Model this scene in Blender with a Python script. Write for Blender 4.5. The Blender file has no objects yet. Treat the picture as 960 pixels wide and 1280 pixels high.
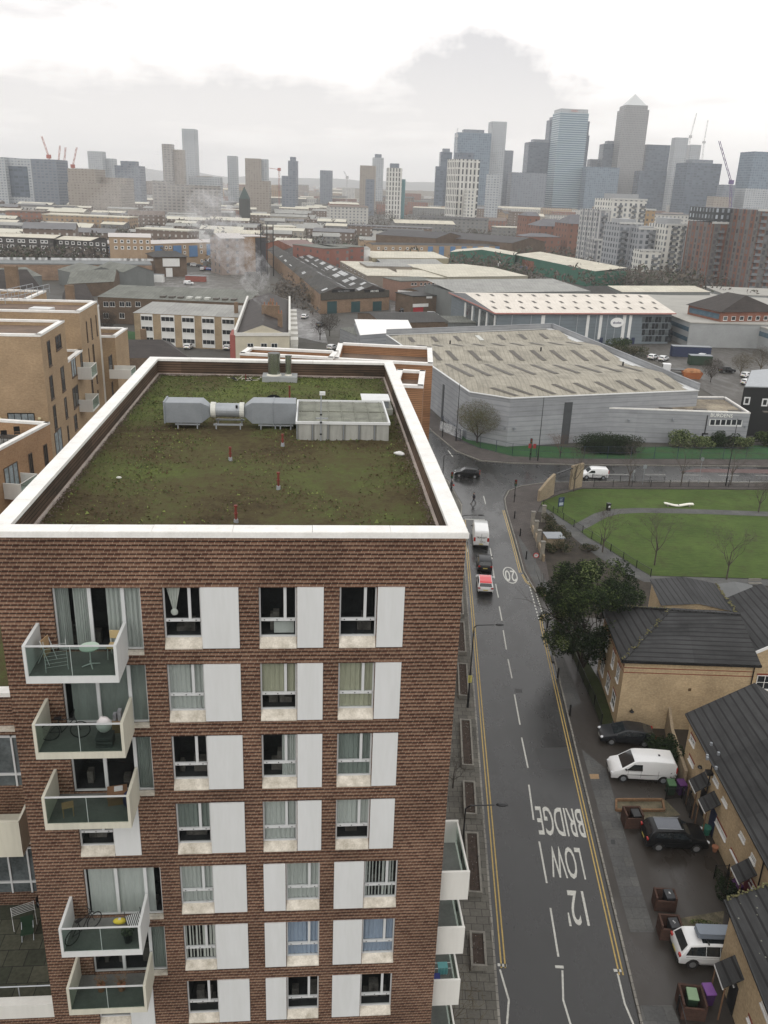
import bpy, math, random
from mathutils import Vector, Matrix, noise
R = random.Random(7)
sc = bpy.context.scene
COL = sc.collection
rad = math.radians
H = 43.0            # camera height above the street
FPX = 1078.0        # focal length in photograph pixels (960 wide)
_dn = Vector((-104, 2854, FPX)).normalized()
_fw = Vector((0, 0, 1))
_Y = (_fw - _dn * _fw.dot(_dn)).normalized()
_Z = -_dn
_X = _Y.cross(_Z)
def ray(u, v):
 c = Vector((u - 480, v - 640, FPX))
 return Vector((c.dot(_X), c.dot(_Y), c.dot(_Z)))
def at(u, v, z=0.0):
 """the spot on the level plane z seen at u, v of the photograph"""
 r = ray(u, v); s = (z - H) / r.z
 return Vector((r.x * s, r.y * s, z))
def far(u, v, Y):
 r = ray(u, v); s = Y / r.y
 return Vector((r.x * s, Y, H + r.z * s))
def hit(P0, P1, u, v):
 """u, v on the upright plane through P0, P1 -> metres along, height"""
 r = ray(u, v); d = (Vector(P1[:2]) - Vector(P0[:2])).normalized()
 n = Vector((-d.y, d.x)); s = n.dot(Vector(P0[:2])) / n.dot(Vector((r.x, r.y)))
 p = r * s
 return (Vector((p.x, p.y)) - Vector(P0[:2])).dot(d), H + p.z
GA = rad(5.1)
def BL(a, b, z=0.0):
 return Vector((a * math.cos(GA) - b * math.sin(GA), a * math.sin(GA) + b * math.cos(GA), z))
MATS = {}
def nn(nt, t, loc=None, **kw):
 n = nt.nodes.new(t)
 for k, v in kw.items():
  if k.startswith('_'): setattr(n, k[1:], v)
  else: n.inputs[k].default_value = v
 return n
def newmat(name):
 m = bpy.data.materials.new(name); m.use_nodes = True
 nt = m.node_tree
 return m, nt, nt.nodes['Principled BSDF'], nt.links
def math_n(nt, op, a, b=None, c=None):
 n = nt.nodes.new('ShaderNodeMath'); n.operation = op
 for i, x in enumerate((a, b, c)):
  if x is None: continue
  if isinstance(x, (int, float)): n.inputs[i].default_value = x
  else: nt.links.new(x, n.inputs[i])
 return n.outputs[0]
def mixc(nt, f, a, b, blend='MIX'):
 n = nt.nodes.new('ShaderNodeMix'); n.data_type = 'RGBA'; n.blend_type = blend
 for i, x in ((0, f), (6, a), (7, b)):
  if isinstance(x, (int, float)): n.inputs[i].default_value = x
  elif isinstance(x, tuple): n.inputs[i].default_value = (*x[:3], 1)
  else: nt.links.new(x, n.inputs[i])
 return n.outputs[2]
def M(name, c, rough=.8, var=.18, sc_=1.2, c2=None, metal=0, spec=.4, bump=0, bsc=None, streak=False, coat=0):
 """plain paint / plaster / metal with uneven wear"""
 if name in MATS: return MATS[name]
 m, nt, b, L = newmat(name)
 geo = nt.nodes.new('ShaderNodeNewGeometry')
 src = geo.outputs['Position']
 if streak:
  mp = nt.nodes.new('ShaderNodeMapping'); mp.inputs['Scale'].default_value = (1, 1, .12)
  L.new(src, mp.inputs[0]); src = mp.outputs[0]
 n1 = nn(nt, 'ShaderNodeTexNoise', Scale=sc_, Detail=5, Roughness=.65); L.new(src, n1.inputs['Vector'])
 n2 = nn(nt, 'ShaderNodeTexNoise', Scale=sc_ * 9, Detail=3); L.new(src, n2.inputs['Vector'])
 f = math_n(nt, 'ADD', math_n(nt, 'MULTIPLY', n1.outputs[0], .7), math_n(nt, 'MULTIPLY', n2.outputs[0], .3))
 f = nn(nt, 'ShaderNodeMapRange', **{'From Min': .35, 'From Max': .65}); L.new(math_n(nt, 'ADD', math_n(nt, 'MULTIPLY', n1.outputs[0], .7), math_n(nt, 'MULTIPLY', n2.outputs[0], .3)), f.inputs[0])
 lo = tuple(x * (1 - var) for x in (c2 or c)); hi = tuple(min(1, x * (1 + var * .6)) for x in c)
 L.new(mixc(nt, f.outputs[0], lo, hi), b.inputs['Base Color'])
 b.inputs['Roughness'].default_value = rough; b.inputs['Metallic'].default_value = metal
 b.inputs['Specular IOR Level'].default_value = spec
 if coat: b.inputs['Coat Weight'].default_value = coat; b.inputs['Coat Roughness'].default_value = .05
 if bump:
  bp = nn(nt, 'ShaderNodeBump', Strength=bump, Distance=.05)
  n3 = nn(nt, 'ShaderNodeTexNoise', Scale=bsc or sc_ * 12, Detail=4); L.new(geo.outputs['Position'], n3.inputs['Vector'])
  L.new(n3.outputs[0], bp.inputs['Height']); L.new(bp.outputs[0], b.inputs['Normal'])
 MATS[name] = m; return m
def brick(name, c1, c2, mort, w=.25, h=.085, ms=.012, var=.25, bump=.3, streakc=None):
 if name in MATS: return MATS[name]
 m, nt, b, L = newmat(name)
 uv = nt.nodes.new('ShaderNodeUVMap'); uv.uv_map = 'UVMap'
 br = nn(nt, 'ShaderNodeTexBrick', Scale=1, **{'Mortar Size': ms, 'Mortar Smooth': .2, 'Bias': 0, 'Brick Width': w, 'Row Height': h})
 br.inputs['Color1'].default_value = (*c1, 1); br.inputs['Color2'].default_value = (*c2, 1); br.inputs['Mortar'].default_value = (*mort, 1)
 L.new(uv.outputs[0], br.inputs['Vector'])
 no = nn(nt, 'ShaderNodeTexNoise', Scale=.35, Detail=6, Roughness=.6); L.new(uv.outputs[0], no.inputs['Vector'])
 n2 = nn(nt, 'ShaderNodeTexNoise', Scale=6, Detail=3); L.new(uv.outputs[0], n2.inputs['Vector'])
 s = math_n(nt, 'ADD', math_n(nt, 'MULTIPLY', no.outputs[0], .6), math_n(nt, 'MULTIPLY', n2.outputs[0], .4))
 mr = nn(nt, 'ShaderNodeMapRange', **{'From Min': .35, 'From Max': .65, 'To Min': 1 - var, 'To Max': 1 + var * .7}); L.new(s, mr.inputs[0])
 cm = nt.nodes.new('ShaderNodeCombineColor')
 for i in range(3): L.new(mr.outputs[0], cm.inputs[i])
 L.new(mixc(nt, 1.0, br.outputs[0], cm.outputs[0], 'MULTIPLY'), b.inputs['Base Color'])
 b.inputs['Roughness'].default_value = .9; b.inputs['Specular IOR Level'].default_value = .25
 if bump:
  bp = nn(nt, 'ShaderNodeBump', Strength=bump, Distance=.02); bp.invert = True
  L.new(br.outputs['Fac'], bp.inputs['Height']); L.new(bp.outputs[0], b.inputs['Normal'])
 MATS[name] = m; return m
def rusticated():
 """red brown brick, every second bed joint raked deep, its shade painted near black"""
 m, nt, b, L = newmat('ribbed red brown brick')
 uv = nt.nodes.new('ShaderNodeUVMap'); uv.uv_map = 'UVMap'
 sp = nt.nodes.new('ShaderNodeSeparateXYZ'); L.new(uv.outputs[0], sp.inputs[0])
 P = .158
 row = math_n(nt, 'FLOOR', math_n(nt, 'DIVIDE', sp.outputs[1], P / 2))
 fy = math_n(nt, 'FRACT', math_n(nt, 'DIVIDE', sp.outputs[1], P))
 xo = math_n(nt, 'ADD', math_n(nt, 'DIVIDE', sp.outputs[0], .24), math_n(nt, 'MULTIPLY', math_n(nt, 'MODULO', row, 2), .5))
 xo = math_n(nt, 'ADD', xo, math_n(nt, 'MULTIPLY', math_n(nt, 'MODULO', math_n(nt, 'FLOOR', math_n(nt, 'DIVIDE', sp.outputs[1], P)), 3), .33))
 fx = math_n(nt, 'FRACT', xo); ix = math_n(nt, 'FLOOR', xo)
 cb = nt.nodes.new('ShaderNodeCombineXYZ'); L.new(ix, cb.inputs[0]); L.new(row, cb.inputs[1])
 wn = nt.nodes.new('ShaderNodeTexWhiteNoise'); wn.noise_dimensions = '2D'; L.new(cb.outputs[0], wn.inputs['Vector'])
 cr = nt.nodes.new('ShaderNodeValToRGB'); L.new(wn.outputs[0], cr.inputs[0])
 e = cr.color_ramp; e.elements[0].position = 0; e.elements[0].color = (.10, .046, .030, 1); e.elements[1].position = 1; e.elements[1].color = (.215, .125, .083, 1)
 x = e.elements.new(.4); x.color = (.16, .083, .054, 1); x = e.elements.new(.75); x.color = (.19, .108, .072, 1)
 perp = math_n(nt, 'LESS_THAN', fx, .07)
 groove_shade = math_n(nt, 'LESS_THAN', fy, .29)
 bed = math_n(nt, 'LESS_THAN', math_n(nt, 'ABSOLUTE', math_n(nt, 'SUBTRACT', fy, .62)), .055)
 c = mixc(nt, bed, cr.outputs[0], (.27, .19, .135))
 c = mixc(nt, groove_shade, c, (.028, .018, .015))  # shade inside the raked joint, put into the base colour
 c = mixc(nt, math_n(nt, 'MULTIPLY', perp, math_n(nt, 'SUBTRACT', .75, math_n(nt, 'MULTIPLY', groove_shade, .45))), c, (.40, .33, .25))
 no = nn(nt, 'ShaderNodeTexNoise', Scale=.4, Detail=6); L.new(uv.outputs[0], no.inputs['Vector'])
 mr = nn(nt, 'ShaderNodeMapRange', **{'From Min': .3, 'From Max': .7, 'To Min': .72, 'To Max': 1.2}); L.new(no.outputs[0], mr.inputs[0])
 cm = nt.nodes.new('ShaderNodeCombineColor')
 for i in range(3): L.new(mr.outputs[0], cm.inputs[i])
 L.new(mixc(nt, 1.0, c, cm.outputs[0], 'MULTIPLY'), b.inputs['Base Color'])
 b.inputs['Roughness'].default_value = .9; b.inputs['Specular IOR Level'].default_value = .2
 bp = nn(nt, 'ShaderNodeBump', Strength=.5, Distance=.03); L.new(math_n(nt, 'SUBTRACT', 1, groove_shade), bp.inputs['Height']); L.new(bp.outputs[0], b.inputs['Normal'])
 MATS['rust'] = m; return m
def facade(name, wall, win, px=3.0, pz=3.1, fx=(.25, .75), fz=(.3, .8), var=.5, rough=.8, wrough=.25, wall2=None, panel=None):
 """wall with a regular rhythm of openings, for things far away"""
 if name in MATS: return MATS[name]
 m, nt, b, L = newmat(name)
 uv = nt.nodes.new('ShaderNodeUVMap'); uv.uv_map = 'UVMap'
 sp = nt.nodes.new('ShaderNodeSeparateXYZ'); L.new(uv.outputs[0], sp.inputs[0])
 ux = math_n(nt, 'DIVIDE', sp.outputs[0], px); uz = math_n(nt, 'DIVIDE', sp.outputs[1], pz)
 gx = math_n(nt, 'FRACT', ux); gz = math_n(nt, 'FRACT', uz)
 mx = math_n(nt, 'MULTIPLY', math_n(nt, 'GREATER_THAN', gx, fx[0]), math_n(nt, 'LESS_THAN', gx, fx[1]))
 mz = math_n(nt, 'MULTIPLY', math_n(nt, 'GREATER_THAN', gz, fz[0]), math_n(nt, 'LESS_THAN', gz, fz[1]))
 mk = math_n(nt, 'MULTIPLY', mx, mz)
 cb = nt.nodes.new('ShaderNodeCombineXYZ'); L.new(math_n(nt, 'FLOOR', ux), cb.inputs[0]); L.new(math_n(nt, 'FLOOR', uz), cb.inputs[1])
 wn = nt.nodes.new('ShaderNodeTexWhiteNoise'); wn.noise_dimensions = '2D'; L.new(cb.outputs[0], wn.inputs['Vector'])
 wc = mixc(nt, math_n(nt, 'MULTIPLY', wn.outputs[0], var), win, tuple(min(1, x * 3 + .12) for x in win))
 no = nn(nt, 'ShaderNodeTexNoise', Scale=.08, Detail=6); L.new(uv.outputs[0], no.inputs['Vector'])
 w_ = mixc(nt, no.outputs[0], tuple(x * .8 for x in wall), tuple(min(1, x * 1.15) for x in wall))
 if wall2:   # every other column of bays in a second cladding
  w_ = mixc(nt, math_n(nt, 'GREATER_THAN', math_n(nt, 'FRACT', math_n(nt, 'MULTIPLY', ux, .5)), .5), w_, wall2)
 L.new(mixc(nt, mk, w_, wc), b.inputs['Base Color'])
 L.new(math_n(nt, 'ADD', rough, math_n(nt, 'MULTIPLY', mk, wrough - rough)), b.inputs['Roughness'])
 MATS[name] = m; return m
def ribbed(name, c, pitch=.3, dark=.75, c2=None, sheet=6.0, rough=.6, along=0, var=.2):
 """ribbed / tiled sheet: lines along one uv axis plus sheet to sheet variation"""
 if name in MATS: return MATS[name]
 m, nt, b, L = newmat(name)
 uv = nt.nodes.new('ShaderNodeUVMap'); uv.uv_map = 'UVMap'
 sp = nt.nodes.new('ShaderNodeSeparateXYZ'); L.new(uv.outputs[0], sp.inputs[0])
 a, o = sp.outputs[along], sp.outputs[1 - along]
 f = math_n(nt, 'FRACT', math_n(nt, 'DIVIDE', a, pitch))
 ln = math_n(nt, 'LESS_THAN', f, .22)
 cb = nt.nodes.new('ShaderNodeCombineXYZ')
 L.new(math_n(nt, 'FLOOR', math_n(nt, 'DIVIDE', a, pitch * 3)), cb.inputs[0]); L.new(math_n(nt, 'FLOOR', math_n(nt, 'DIVIDE', o, sheet)), cb.inputs[1])
 wn = nt.nodes.new('ShaderNodeTexWhiteNoise'); wn.noise_dimensions = '2D'; L.new(cb.outputs[0], wn.inputs['Vector'])
 no = nn(nt, 'ShaderNodeTexNoise', Scale=.25, Detail=8, Roughness=.7); L.new(uv.outputs[0], no.inputs['Vector'])
 mpv = nt.nodes.new('ShaderNodeMapping'); mpv.inputs['Scale'].default_value = (3, .3, 1) if along == 0 else (.3, 3, 1)
 L.new(uv.outputs[0], mpv.inputs[0])
 n2 = nn(nt, 'ShaderNodeTexNoise', Scale=.9, Detail=6, Roughness=.7); L.new(mpv.outputs[0], n2.inputs['Vector'])
 s = math_n(nt, 'ADD', math_n(nt, 'MULTIPLY', no.outputs[0], .45), math_n(nt, 'ADD', math_n(nt, 'MULTIPLY', wn.outputs[0], .12), math_n(nt, 'MULTIPLY', n2.outputs[0], .43)))
 mr = nn(nt, 'ShaderNodeMapRange', **{'From Min': .32, 'From Max': .66}); L.new(s, mr.inputs[0])
 cc = mixc(nt, mr.outputs[0], tuple(x * (1 - var) for x in (c2 or c)), tuple(min(1, x * (1 + var)) for x in c))
 cc = mixc(nt, math_n(nt, 'MULTIPLY', ln, 1 - dark), cc, (.01, .01, .01))
 L.new(cc, b.inputs['Base Color']); b.inputs['Roughness'].default_value = rough; b.inputs['Specular IOR Level'].default_value = .18
 bp = nn(nt, 'ShaderNodeBump', Strength=.4, Distance=.03); L.new(f, bp.inputs['Height']); L.new(bp.outputs[0], b.inputs['Normal'])
 MATS[name] = m; return m
def glassmat(name, tint=(.55, .65, .6), see=.7, rough=.03):
 if name in MATS: return MATS[name]
 m, nt, b, L = newmat(name); out = nt.nodes['Material Output']
 tr = nt.nodes.new('ShaderNodeBsdfTransparent'); tr.inputs[0].default_value = (*tint, 1)
 b.inputs['Base Color'].default_value = (.01, .012, .012, 1); b.inputs['Roughness'].default_value = rough
 mx = nt.nodes.new('ShaderNodeMixShader'); mx.inputs[0].default_value = see
 L.new(b.outputs[0], mx.inputs[1]); L.new(tr.outputs[0], mx.inputs[2]); L.new(mx.outputs[0], out.inputs['Surface'])
 MATS[name] = m; return m
class MB:
 def __init__(s): s.v = []; s.f = []; s.m = []; s.T = Matrix.Identity(4)
 def at(s, loc=(0, 0, 0), rz=0):
  s.T = Matrix.Translation(loc) @ Matrix.Rotation(rz, 4, 'Z'); return s
 def add(s, vs, fs, mi=0):
  o = len(s.v); s.v += [s.T @ Vector(v) for v in vs]
  s.f += [tuple(i + o for i in f) for f in fs]; s.m += [mi] * len(fs); return s
 def box(s, x0, x1, y0, y1, z0, z1, mi=0, top=None):
  vs = [(x0, y0, z0), (x1, y0, z0), (x1, y1, z0), (x0, y1, z0), (x0, y0, z1), (x1, y0, z1), (x1, y1, z1), (x0, y1, z1)]
  s.add(vs, [(0, 3, 2, 1), (0, 1, 5, 4), (1, 2, 6, 5), (2, 3, 7, 6), (3, 0, 4, 7)], mi)
  return s.add(vs[4:], [(0, 1, 2, 3)], mi if top is None else top)
 def quad(s, a, b, c, d, mi=0): return s.add([a, b, c, d], [(0, 1, 2, 3)], mi)
 def prism(s, poly, z0, z1, mi=0, top=None, bottom=True):
  n = len(poly)
  ar = sum(poly[i][0] * poly[(i + 1) % n][1] - poly[(i + 1) % n][0] * poly[i][1] for i in range(n))
  if ar < 0: poly = poly[::-1]
  f = lambda z, i: z[i] if isinstance(z, (list, tuple)) else z
  lo = [(p[0], p[1], f(z0, i)) for i, p in enumerate(poly)]; hi = [(p[0], p[1], f(z1, i)) for i, p in enumerate(poly)]
  s.add(lo + hi, [(i, (i + 1) % n, n + (i + 1) % n, n + i) for i in range(n)], mi)
  s.add(hi, [tuple(range(n))], mi if top is None else top)
  if bottom: s.add(lo, [tuple(range(n))[::-1]], mi)
  return s
 def tube(s, p0, p1, r0, r1=None, n=6, mi=0, cap=True):
  p0 = Vector(p0); p1 = Vector(p1); r1 = r0 if r1 is None else r1
  d = (p1 - p0); 
  if d.length < 1e-6: return s
  d.normalize(); u = d.orthogonal().normalized(); w = d.cross(u)
  vs = [];
  for p, r in ((p0, r0), (p1, r1)):
   for i in range(n):
    a = 2 * math.pi * i / n; vs.append(p + u * (math.cos(a) * r) + w * (math.sin(a) * r))
  s.add(vs, [(i, (i + 1) % n, n + (i + 1) % n, n + i) for i in range(n)], mi)
  if cap: s.add(vs[:n], [tuple(range(n))[::-1]], mi); s.add(vs[n:], [tuple(range(n))], mi)
  return s
 def path(s, pts, r, n=6, mi=0):
  for a, b in zip(pts, pts[1:]): s.tube(a, b, r, r, n, mi)
  return s
 def bar(s, p0, p1, w, h, mi=0):
  """rectangular bar between two points, w sideways, h upwards"""
  p0 = Vector(p0); p1 = Vector(p1); d = (p1 - p0).normalized()
  sd = Vector((-d.y, d.x, 0)); sd = sd.normalized() if sd.length > 1e-4 else Vector((1, 0, 0))
  up = d.cross(sd); up = up if up.z > 0 or abs(d.z) > .99 else -up
  vs = [p + sd * (a * w / 2) + up * (b * h / 2) for p in (p0, p1) for a, b in ((-1, -1), (1, -1), (1, 1), (-1, 1))]
  return s.add(vs, [(0, 3, 2, 1), (4, 5, 6, 7), (0, 1, 5, 4), (1, 2, 6, 5), (2, 3, 7, 6), (3, 0, 4, 7)], mi)
 def ell(s, c, r, n=10, k=6, mi=0, zmin=-1):
  vs = []
  for j in range(k + 1):
   t = -math.pi / 2 + math.pi * j / k; zz = max(zmin, math.sin(t))
   for i in range(n):
    a = 2 * math.pi * i / n
    vs.append((c[0] + r[0] * math.cos(t) * math.cos(a), c[1] + r[1] * math.cos(t) * math.sin(a), c[2] + r[2] * zz))
  return s.add(vs, [(j * n + i, j * n + (i + 1) % n, (j + 1) * n + (i + 1) % n, (j + 1) * n + i) for j in range(k) for i in range(n)], mi)
 def gable(s, poly4, z, rise, mi=0, wall=0, axis=0, over=0):
  """poly4 = near-left, near-right, far-right, far-left; ridge along axis 0 (left-right) or 1 (near-far)"""
  a, b, c, d = [Vector((p[0], p[1], z)) for p in poly4]
  if axis == 0: e, f = (a + d) / 2, (b + c) / 2; e.z = f.z = z + rise; s.add([a, b, c, d, e, f], [(0, 1, 5, 4), (2, 3, 4, 5)], mi); s.add([a, d, e], [(0, 1, 2)], wall); s.add([b, c, f], [(0, 1, 2)], wall)
  else: e, f = (a + b) / 2, (d + c) / 2; e.z = f.z = z + rise; s.add([a, b, c, d, e, f], [(0, 4, 5, 3), (1, 2, 5, 4)], mi); s.add([a, b, e], [(0, 1, 2)], wall); s.add([d, c, f], [(0, 1, 2)], wall)
  return s
 def hip(s, poly4, z, rise, mi=0, inset=.3, axis=0):
  a, b, c, d = [Vector((p[0], p[1], z)) for p in poly4]
  if axis == 0: e, f = (a + d) / 2, (b + c) / 2
  else: e, f = (a + b) / 2, (d + c) / 2
  e, f = e.lerp(f, inset), f.lerp(e, inset); e.z = f.z = z + rise
  if axis == 0: return s.add([a, b, c, d, e, f], [(0, 1, 5, 4), (1, 2, 5), (2, 3, 4, 5), (3, 0, 4)], mi)
  return s.add([a, b, c, d, e, f], [(0, 1, 4), (1, 2, 5, 4), (2, 3, 5), (3, 0, 4, 5)], mi)
 def build(s, name, mats, parent=None, org=None, smooth=False, bevel=0, rz=0):
  me = bpy.data.meshes.new(name)
  vs = s.v
  if org is not None:
   T = (Matrix.Translation(org) @ Matrix.Rotation(rz, 4, 'Z')).inverted(); vs = [T @ v for v in vs]
  me.from_pydata([tuple(v) for v in vs], [], s.f)
  for m in (mats if isinstance(mats, (list, tuple)) else [mats]): me.materials.append(m)
  me.polygons.foreach_set('material_index', s.m)
  uvl = me.uv_layers.new(name='UVMap').data
  me.update()
  wv = s.v
  for p in me.polygons:
   n = p.normal
   if abs(n.z) > .75:
    for li in p.loop_indices: q = vs[me.loops[li].vertex_index]; uvl[li].uv = (q.x, q.y)
   elif abs(n.z) > .05:
    t = Vector((-n.y, n.x, 0)).normalized(); g = n.cross(t)
    for li in p.loop_indices: q = vs[me.loops[li].vertex_index]; uvl[li].uv = (q.dot(t), q.dot(g))
   else:
    t = Vector((-n.y, n.x, 0)).normalized()
    for li in p.loop_indices: q = vs[me.loops[li].vertex_index]; uvl[li].uv = (q.dot(t), q.z)
  if smooth: me.polygons.foreach_set('use_smooth', [True] * len(me.polygons))
  o = bpy.data.objects.new(name, me); COL.objects.link(o)
  if parent: o.parent = parent
  elif org is not None: o.location = org; o.rotation_euler = (0, 0, rz)
  if bevel:
   bm = o.modifiers.new('b', 'BEVEL'); bm.width = bevel; bm.segments = 2; bm.limit_method = 'ANGLE'; bm.angle_limit = rad(30)
  return o
def tag(o, label, cat, group=None, kind=None):
 o['label'] = label; o['category'] = cat
 if group: o['group'] = group
 if kind: o['kind'] = kind
 return o
def thing(name, label, cat, loc=(0, 0, 0), rz=0, group=None):
 o = bpy.data.objects.new(name, None); o.empty_display_size = .3; COL.objects.link(o)
 o.location = loc; o.rotation_euler = (0, 0, rz)
 return tag(o, label, cat, group)
def dup(root, loc, rz, label, group=None):
 def cp(o, par):
  c = o.copy(); COL.objects.link(c); c.parent = par
  for ch in kids.get(o, []): cp(ch, c)
  return c
 kids = {}
 for o in allkids(root): kids.setdefault(o.parent, []).append(o)
 r = cp(root, None); r.location = loc; r.rotation_euler = (0, 0, rz); r['label'] = label
 if group: r['group'] = group
 return r
def allkids(r):
 out = []
 st = list(r.children)
 while st:
  o = st.pop(); out.append(o); st += list(o.children)
 return out
def struct(name, mb, mats, **k):
 o = mb.build(name, mats, **k); o['kind'] = 'structure'; return o
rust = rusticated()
white = M('white render', (.63, .62, .58), .6, .08, .8, streak=True)
panelm = M('pale grey panel', (.62, .63, .63), .45, .045, 1.1, c2=(.60, .61, .60), streak=True)
coping = M('pale coping', (.78, .77, .74), .6, .08, 1.3, c2=(.73, .715, .68))
sillm = M('stained sill', (.58, .54, .47), .7, .3, 2.5, c2=(.5, .45, .36))
framem = M('light window frame', (.55, .56, .56), .4, .05)
wframe = M('white window frame', (.7, .7, .68), .45, .06)
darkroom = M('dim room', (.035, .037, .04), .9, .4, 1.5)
glass = glassmat('window glass', (.91, .93, .92), .82)
balglass = glassmat('balcony glass', (.80, .87, .84), .84)
darkglass = M('dark window glass', (.02, .024, .028), .08, .5, .8, spec=.6)
midglass = M('grey window glass', (.10, .115, .12), .12, .5, .8, spec=.6)
galv = M('galvanised steel', (.34, .36, .38), .45, .15, 1.5, metal=.3)
galvd = M('dull steel', (.26, .28, .30), .5, .12, 1.5, metal=.3)
black = M('black paint', (.012, .013, .014), .35, .2)
rubber = M('rubber', (.018, .018, .018), .75, .2)
chrome = M('steel', (.5, .5, .5), .3, .1, metal=.8)
tarp = M('grey floor paving', (.17, .17, .16), .7, .25, 1.4)
wood = M('pale wood', (.36, .23, .12), .6, .2)
CUR = [M('curtain green grey', (.52, .55, .53), .9, .14, 3, streak=True), M('curtain olive', (.46, .46, .35), .9, .15, 3, streak=True),
    M('curtain blue', (.36, .43, .55), .9, .15, 3, streak=True), M('curtain pale', (.6, .62, .58), .9, .15, 3, streak=True),
    M('curtain dim green', (.24, .28, .26), .9, .2, 3, streak=True)]
D0 = 27.15; AX0, AX1 = -10.62, 5.3; BR = 57.6
BO = BL(-2.6, D0); 
blk = thing('apartment_block', 'near red-brown brick apartment block with a mossy green roof and white coping', 'apartment block', BO, GA)
def LB(m, name, mats, parent=None, **k):    # geometry given in a, b, z of the block grid
 m.v = [Vector((v.x + 2.6, v.y - D0, v.z)) for v in m.v]
 return m.build(name, mats, parent or blk, **k)
ZT = [29.9 - 3.02 * i for i in range(9)]
WIN = []   # a0, a1, ztop, zbottom, kind
for i, z in enumerate(ZT):
 WIN.append((-5.12, -3.82, z, z - 2.33, 'w', i, 1))
 if i < 4: WIN += [(-1.83, -.52, z, z - 2.33, 'w', i, 2), (.98, 2.29, z, z - 2.33, 'w', i, 3)]
 else: WIN += [(-.96, .38, z, z - 2.33, 'w', i, 2), (2.16, 3.5, z, z - 2.33, 'w', i, 3)]
 if i in (3, 6): WIN.append((-8.8, -7.5, z, z - 2.33, 'w', i, 0))
 else: WIN.append((-8.8, -5.85, z, z - 2.5, 'd', i, 0))
PAN = []
for i, z in enumerate(ZT):
 PAN.append((-3.81, -2.52, z + .02, z - 2.34))
 if i < 4: PAN += [(-.50, .42, z + .02, z - 2.34), (2.31, 3.25, z + .02, z - 2.34)]
 else: PAN += [(-1.84, -.98, z + .02, z - 2.34), (.95, 2.14, z + .02, z - 2.34)]
 if i in (3, 6): PAN.append((-7.48, -6.5, z + .02, z - 2.34))
def holed(m, x0, x1, z0, z1, y, holes, dp=.25, mi=0):
 xs = sorted({x0, x1, *[h[0] for h in holes], *[h[1] for h in holes]}); zs = sorted({z0, z1, *[h[2] for h in holes], *[h[3] for h in holes]})
 for j in range(len(zs) - 1):
  for i in range(len(xs) - 1):
   cx, cz = (xs[i] + xs[i + 1]) / 2, (zs[j] + zs[j + 1]) / 2
   if any(h[0] < cx < h[1] and min(h[2], h[3]) < cz < max(h[2], h[3]) for h in holes): continue
   m.quad((xs[i], y, zs[j]), (xs[i + 1], y, zs[j]), (xs[i + 1], y, zs[j + 1]), (xs[i], y, zs[j + 1]), mi)
 for a, b, c, d in [h[:4] for h in holes]:
  lo, hi = min(c, d), max(c, d); e = y + dp
  m.quad((a, y, lo), (a, y, hi), (a, e, hi), (a, e, lo), mi); m.quad((b, e, lo), (b, e, hi), (b, y, hi), (b, y, lo), mi)
  m.quad((a, y, hi), (b, y, hi), (b, e, hi), (a, e, hi), mi); m.quad((a, e, lo), (b, e, lo), (b, y, lo), (a, y, lo), mi)
m = MB()
holed(m, AX0, AX1, 0, 31.85, D0, WIN)
m.quad((AX1, D0, 0), (AX1, BR, 0), (AX1, BR, 31.85), (AX1, D0, 31.85))
m.quad((AX0, BR, 0), (AX0, D0, 0), (AX0, D0, 31.85), (AX0, BR, 31.85))
m.quad((AX1, BR, 0), (AX0, BR, 0), (AX0, BR, 31.85), (AX1, BR, 31.85))
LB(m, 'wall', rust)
m = MB(); pi = .5
m.quad((AX0 + pi, BR - pi, 31.05), (AX1 - pi, BR - pi, 31.05), (AX1 - pi, BR - pi, 31.85), (AX0 + pi, BR - pi, 31.85))
m.quad((AX0 + pi, D0 + pi, 31.05), (AX0 + pi, BR - pi, 31.05), (AX0 + pi, BR - pi, 31.85), (AX0 + pi, D0 + pi, 31.85))
m.quad((AX1 - pi, BR - pi, 31.05), (AX1 - pi, D0 + pi, 31.05), (AX1 - pi, D0 + pi, 31.85), (AX1 - pi, BR - pi, 31.85))
m.quad((AX1 - pi, D0 + pi, 31.05), (AX0 + pi, D0 + pi, 31.05), (AX0 + pi, D0 + pi, 31.85), (AX1 - pi, D0 + pi, 31.85))
pw = ribbed('damp brown parapet brick', (.13, .085, .06), .158, .15, c2=(.03, .03, .022), rough=.9, along=1, var=.35)
LB(m, 'parapet_wall', pw)
m = MB()   # pale upstand at the foot of the parapet
for (x0, x1, y0, y1) in ((AX0 + pi, AX1 - pi, BR - pi - .12, BR - pi), (AX0 + pi, AX0 + pi + .1, D0 + pi, BR - pi - .12), (AX1 - pi - .1, AX1 - pi, D0 + pi, BR - pi - .12), (AX0 + pi + .1, AX1 - pi - .1, D0 + pi, D0 + pi + .1)):
 m.box(x0, x1, y0, y1, 30.8, 31.05)
LB(m, 'upstand', M('faded pink flashing', (.42, .36, .32), .7, .3, 1.5))
m = MB(); o = .06
z0, z1 = 31.85, 32.0
def ring(m, x0, x1, y0, y1, w, z0, z1, seg=2.4):
 def run(a0, a1, fix0, fix1, horiz):
  n = max(1, int((a1 - a0) / seg)); s = (a1 - a0) / n
  for k in range(n):
   p, q = a0 + k * s + .006, a0 + (k + 1) * s - .006; zt = z1 + R.uniform(-.004, .004)
   if horiz: m.box(p, q, fix0, fix1, z0, zt)
   else: m.box(fix0, fix1, p, q, z0, zt)
 run(x0, x1, y0, y0 + w, True); run(x0, x1, y1 - w, y1, True)
 run(y0 + w, y1 - w, x0, x0 + w, False); run(y0 + w, y1 - w, x1 - w, x1, False)
ring(m, AX0 - o, AX1 + o, D0 - o, BR + o, .56 + o, z0, z1)
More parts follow.
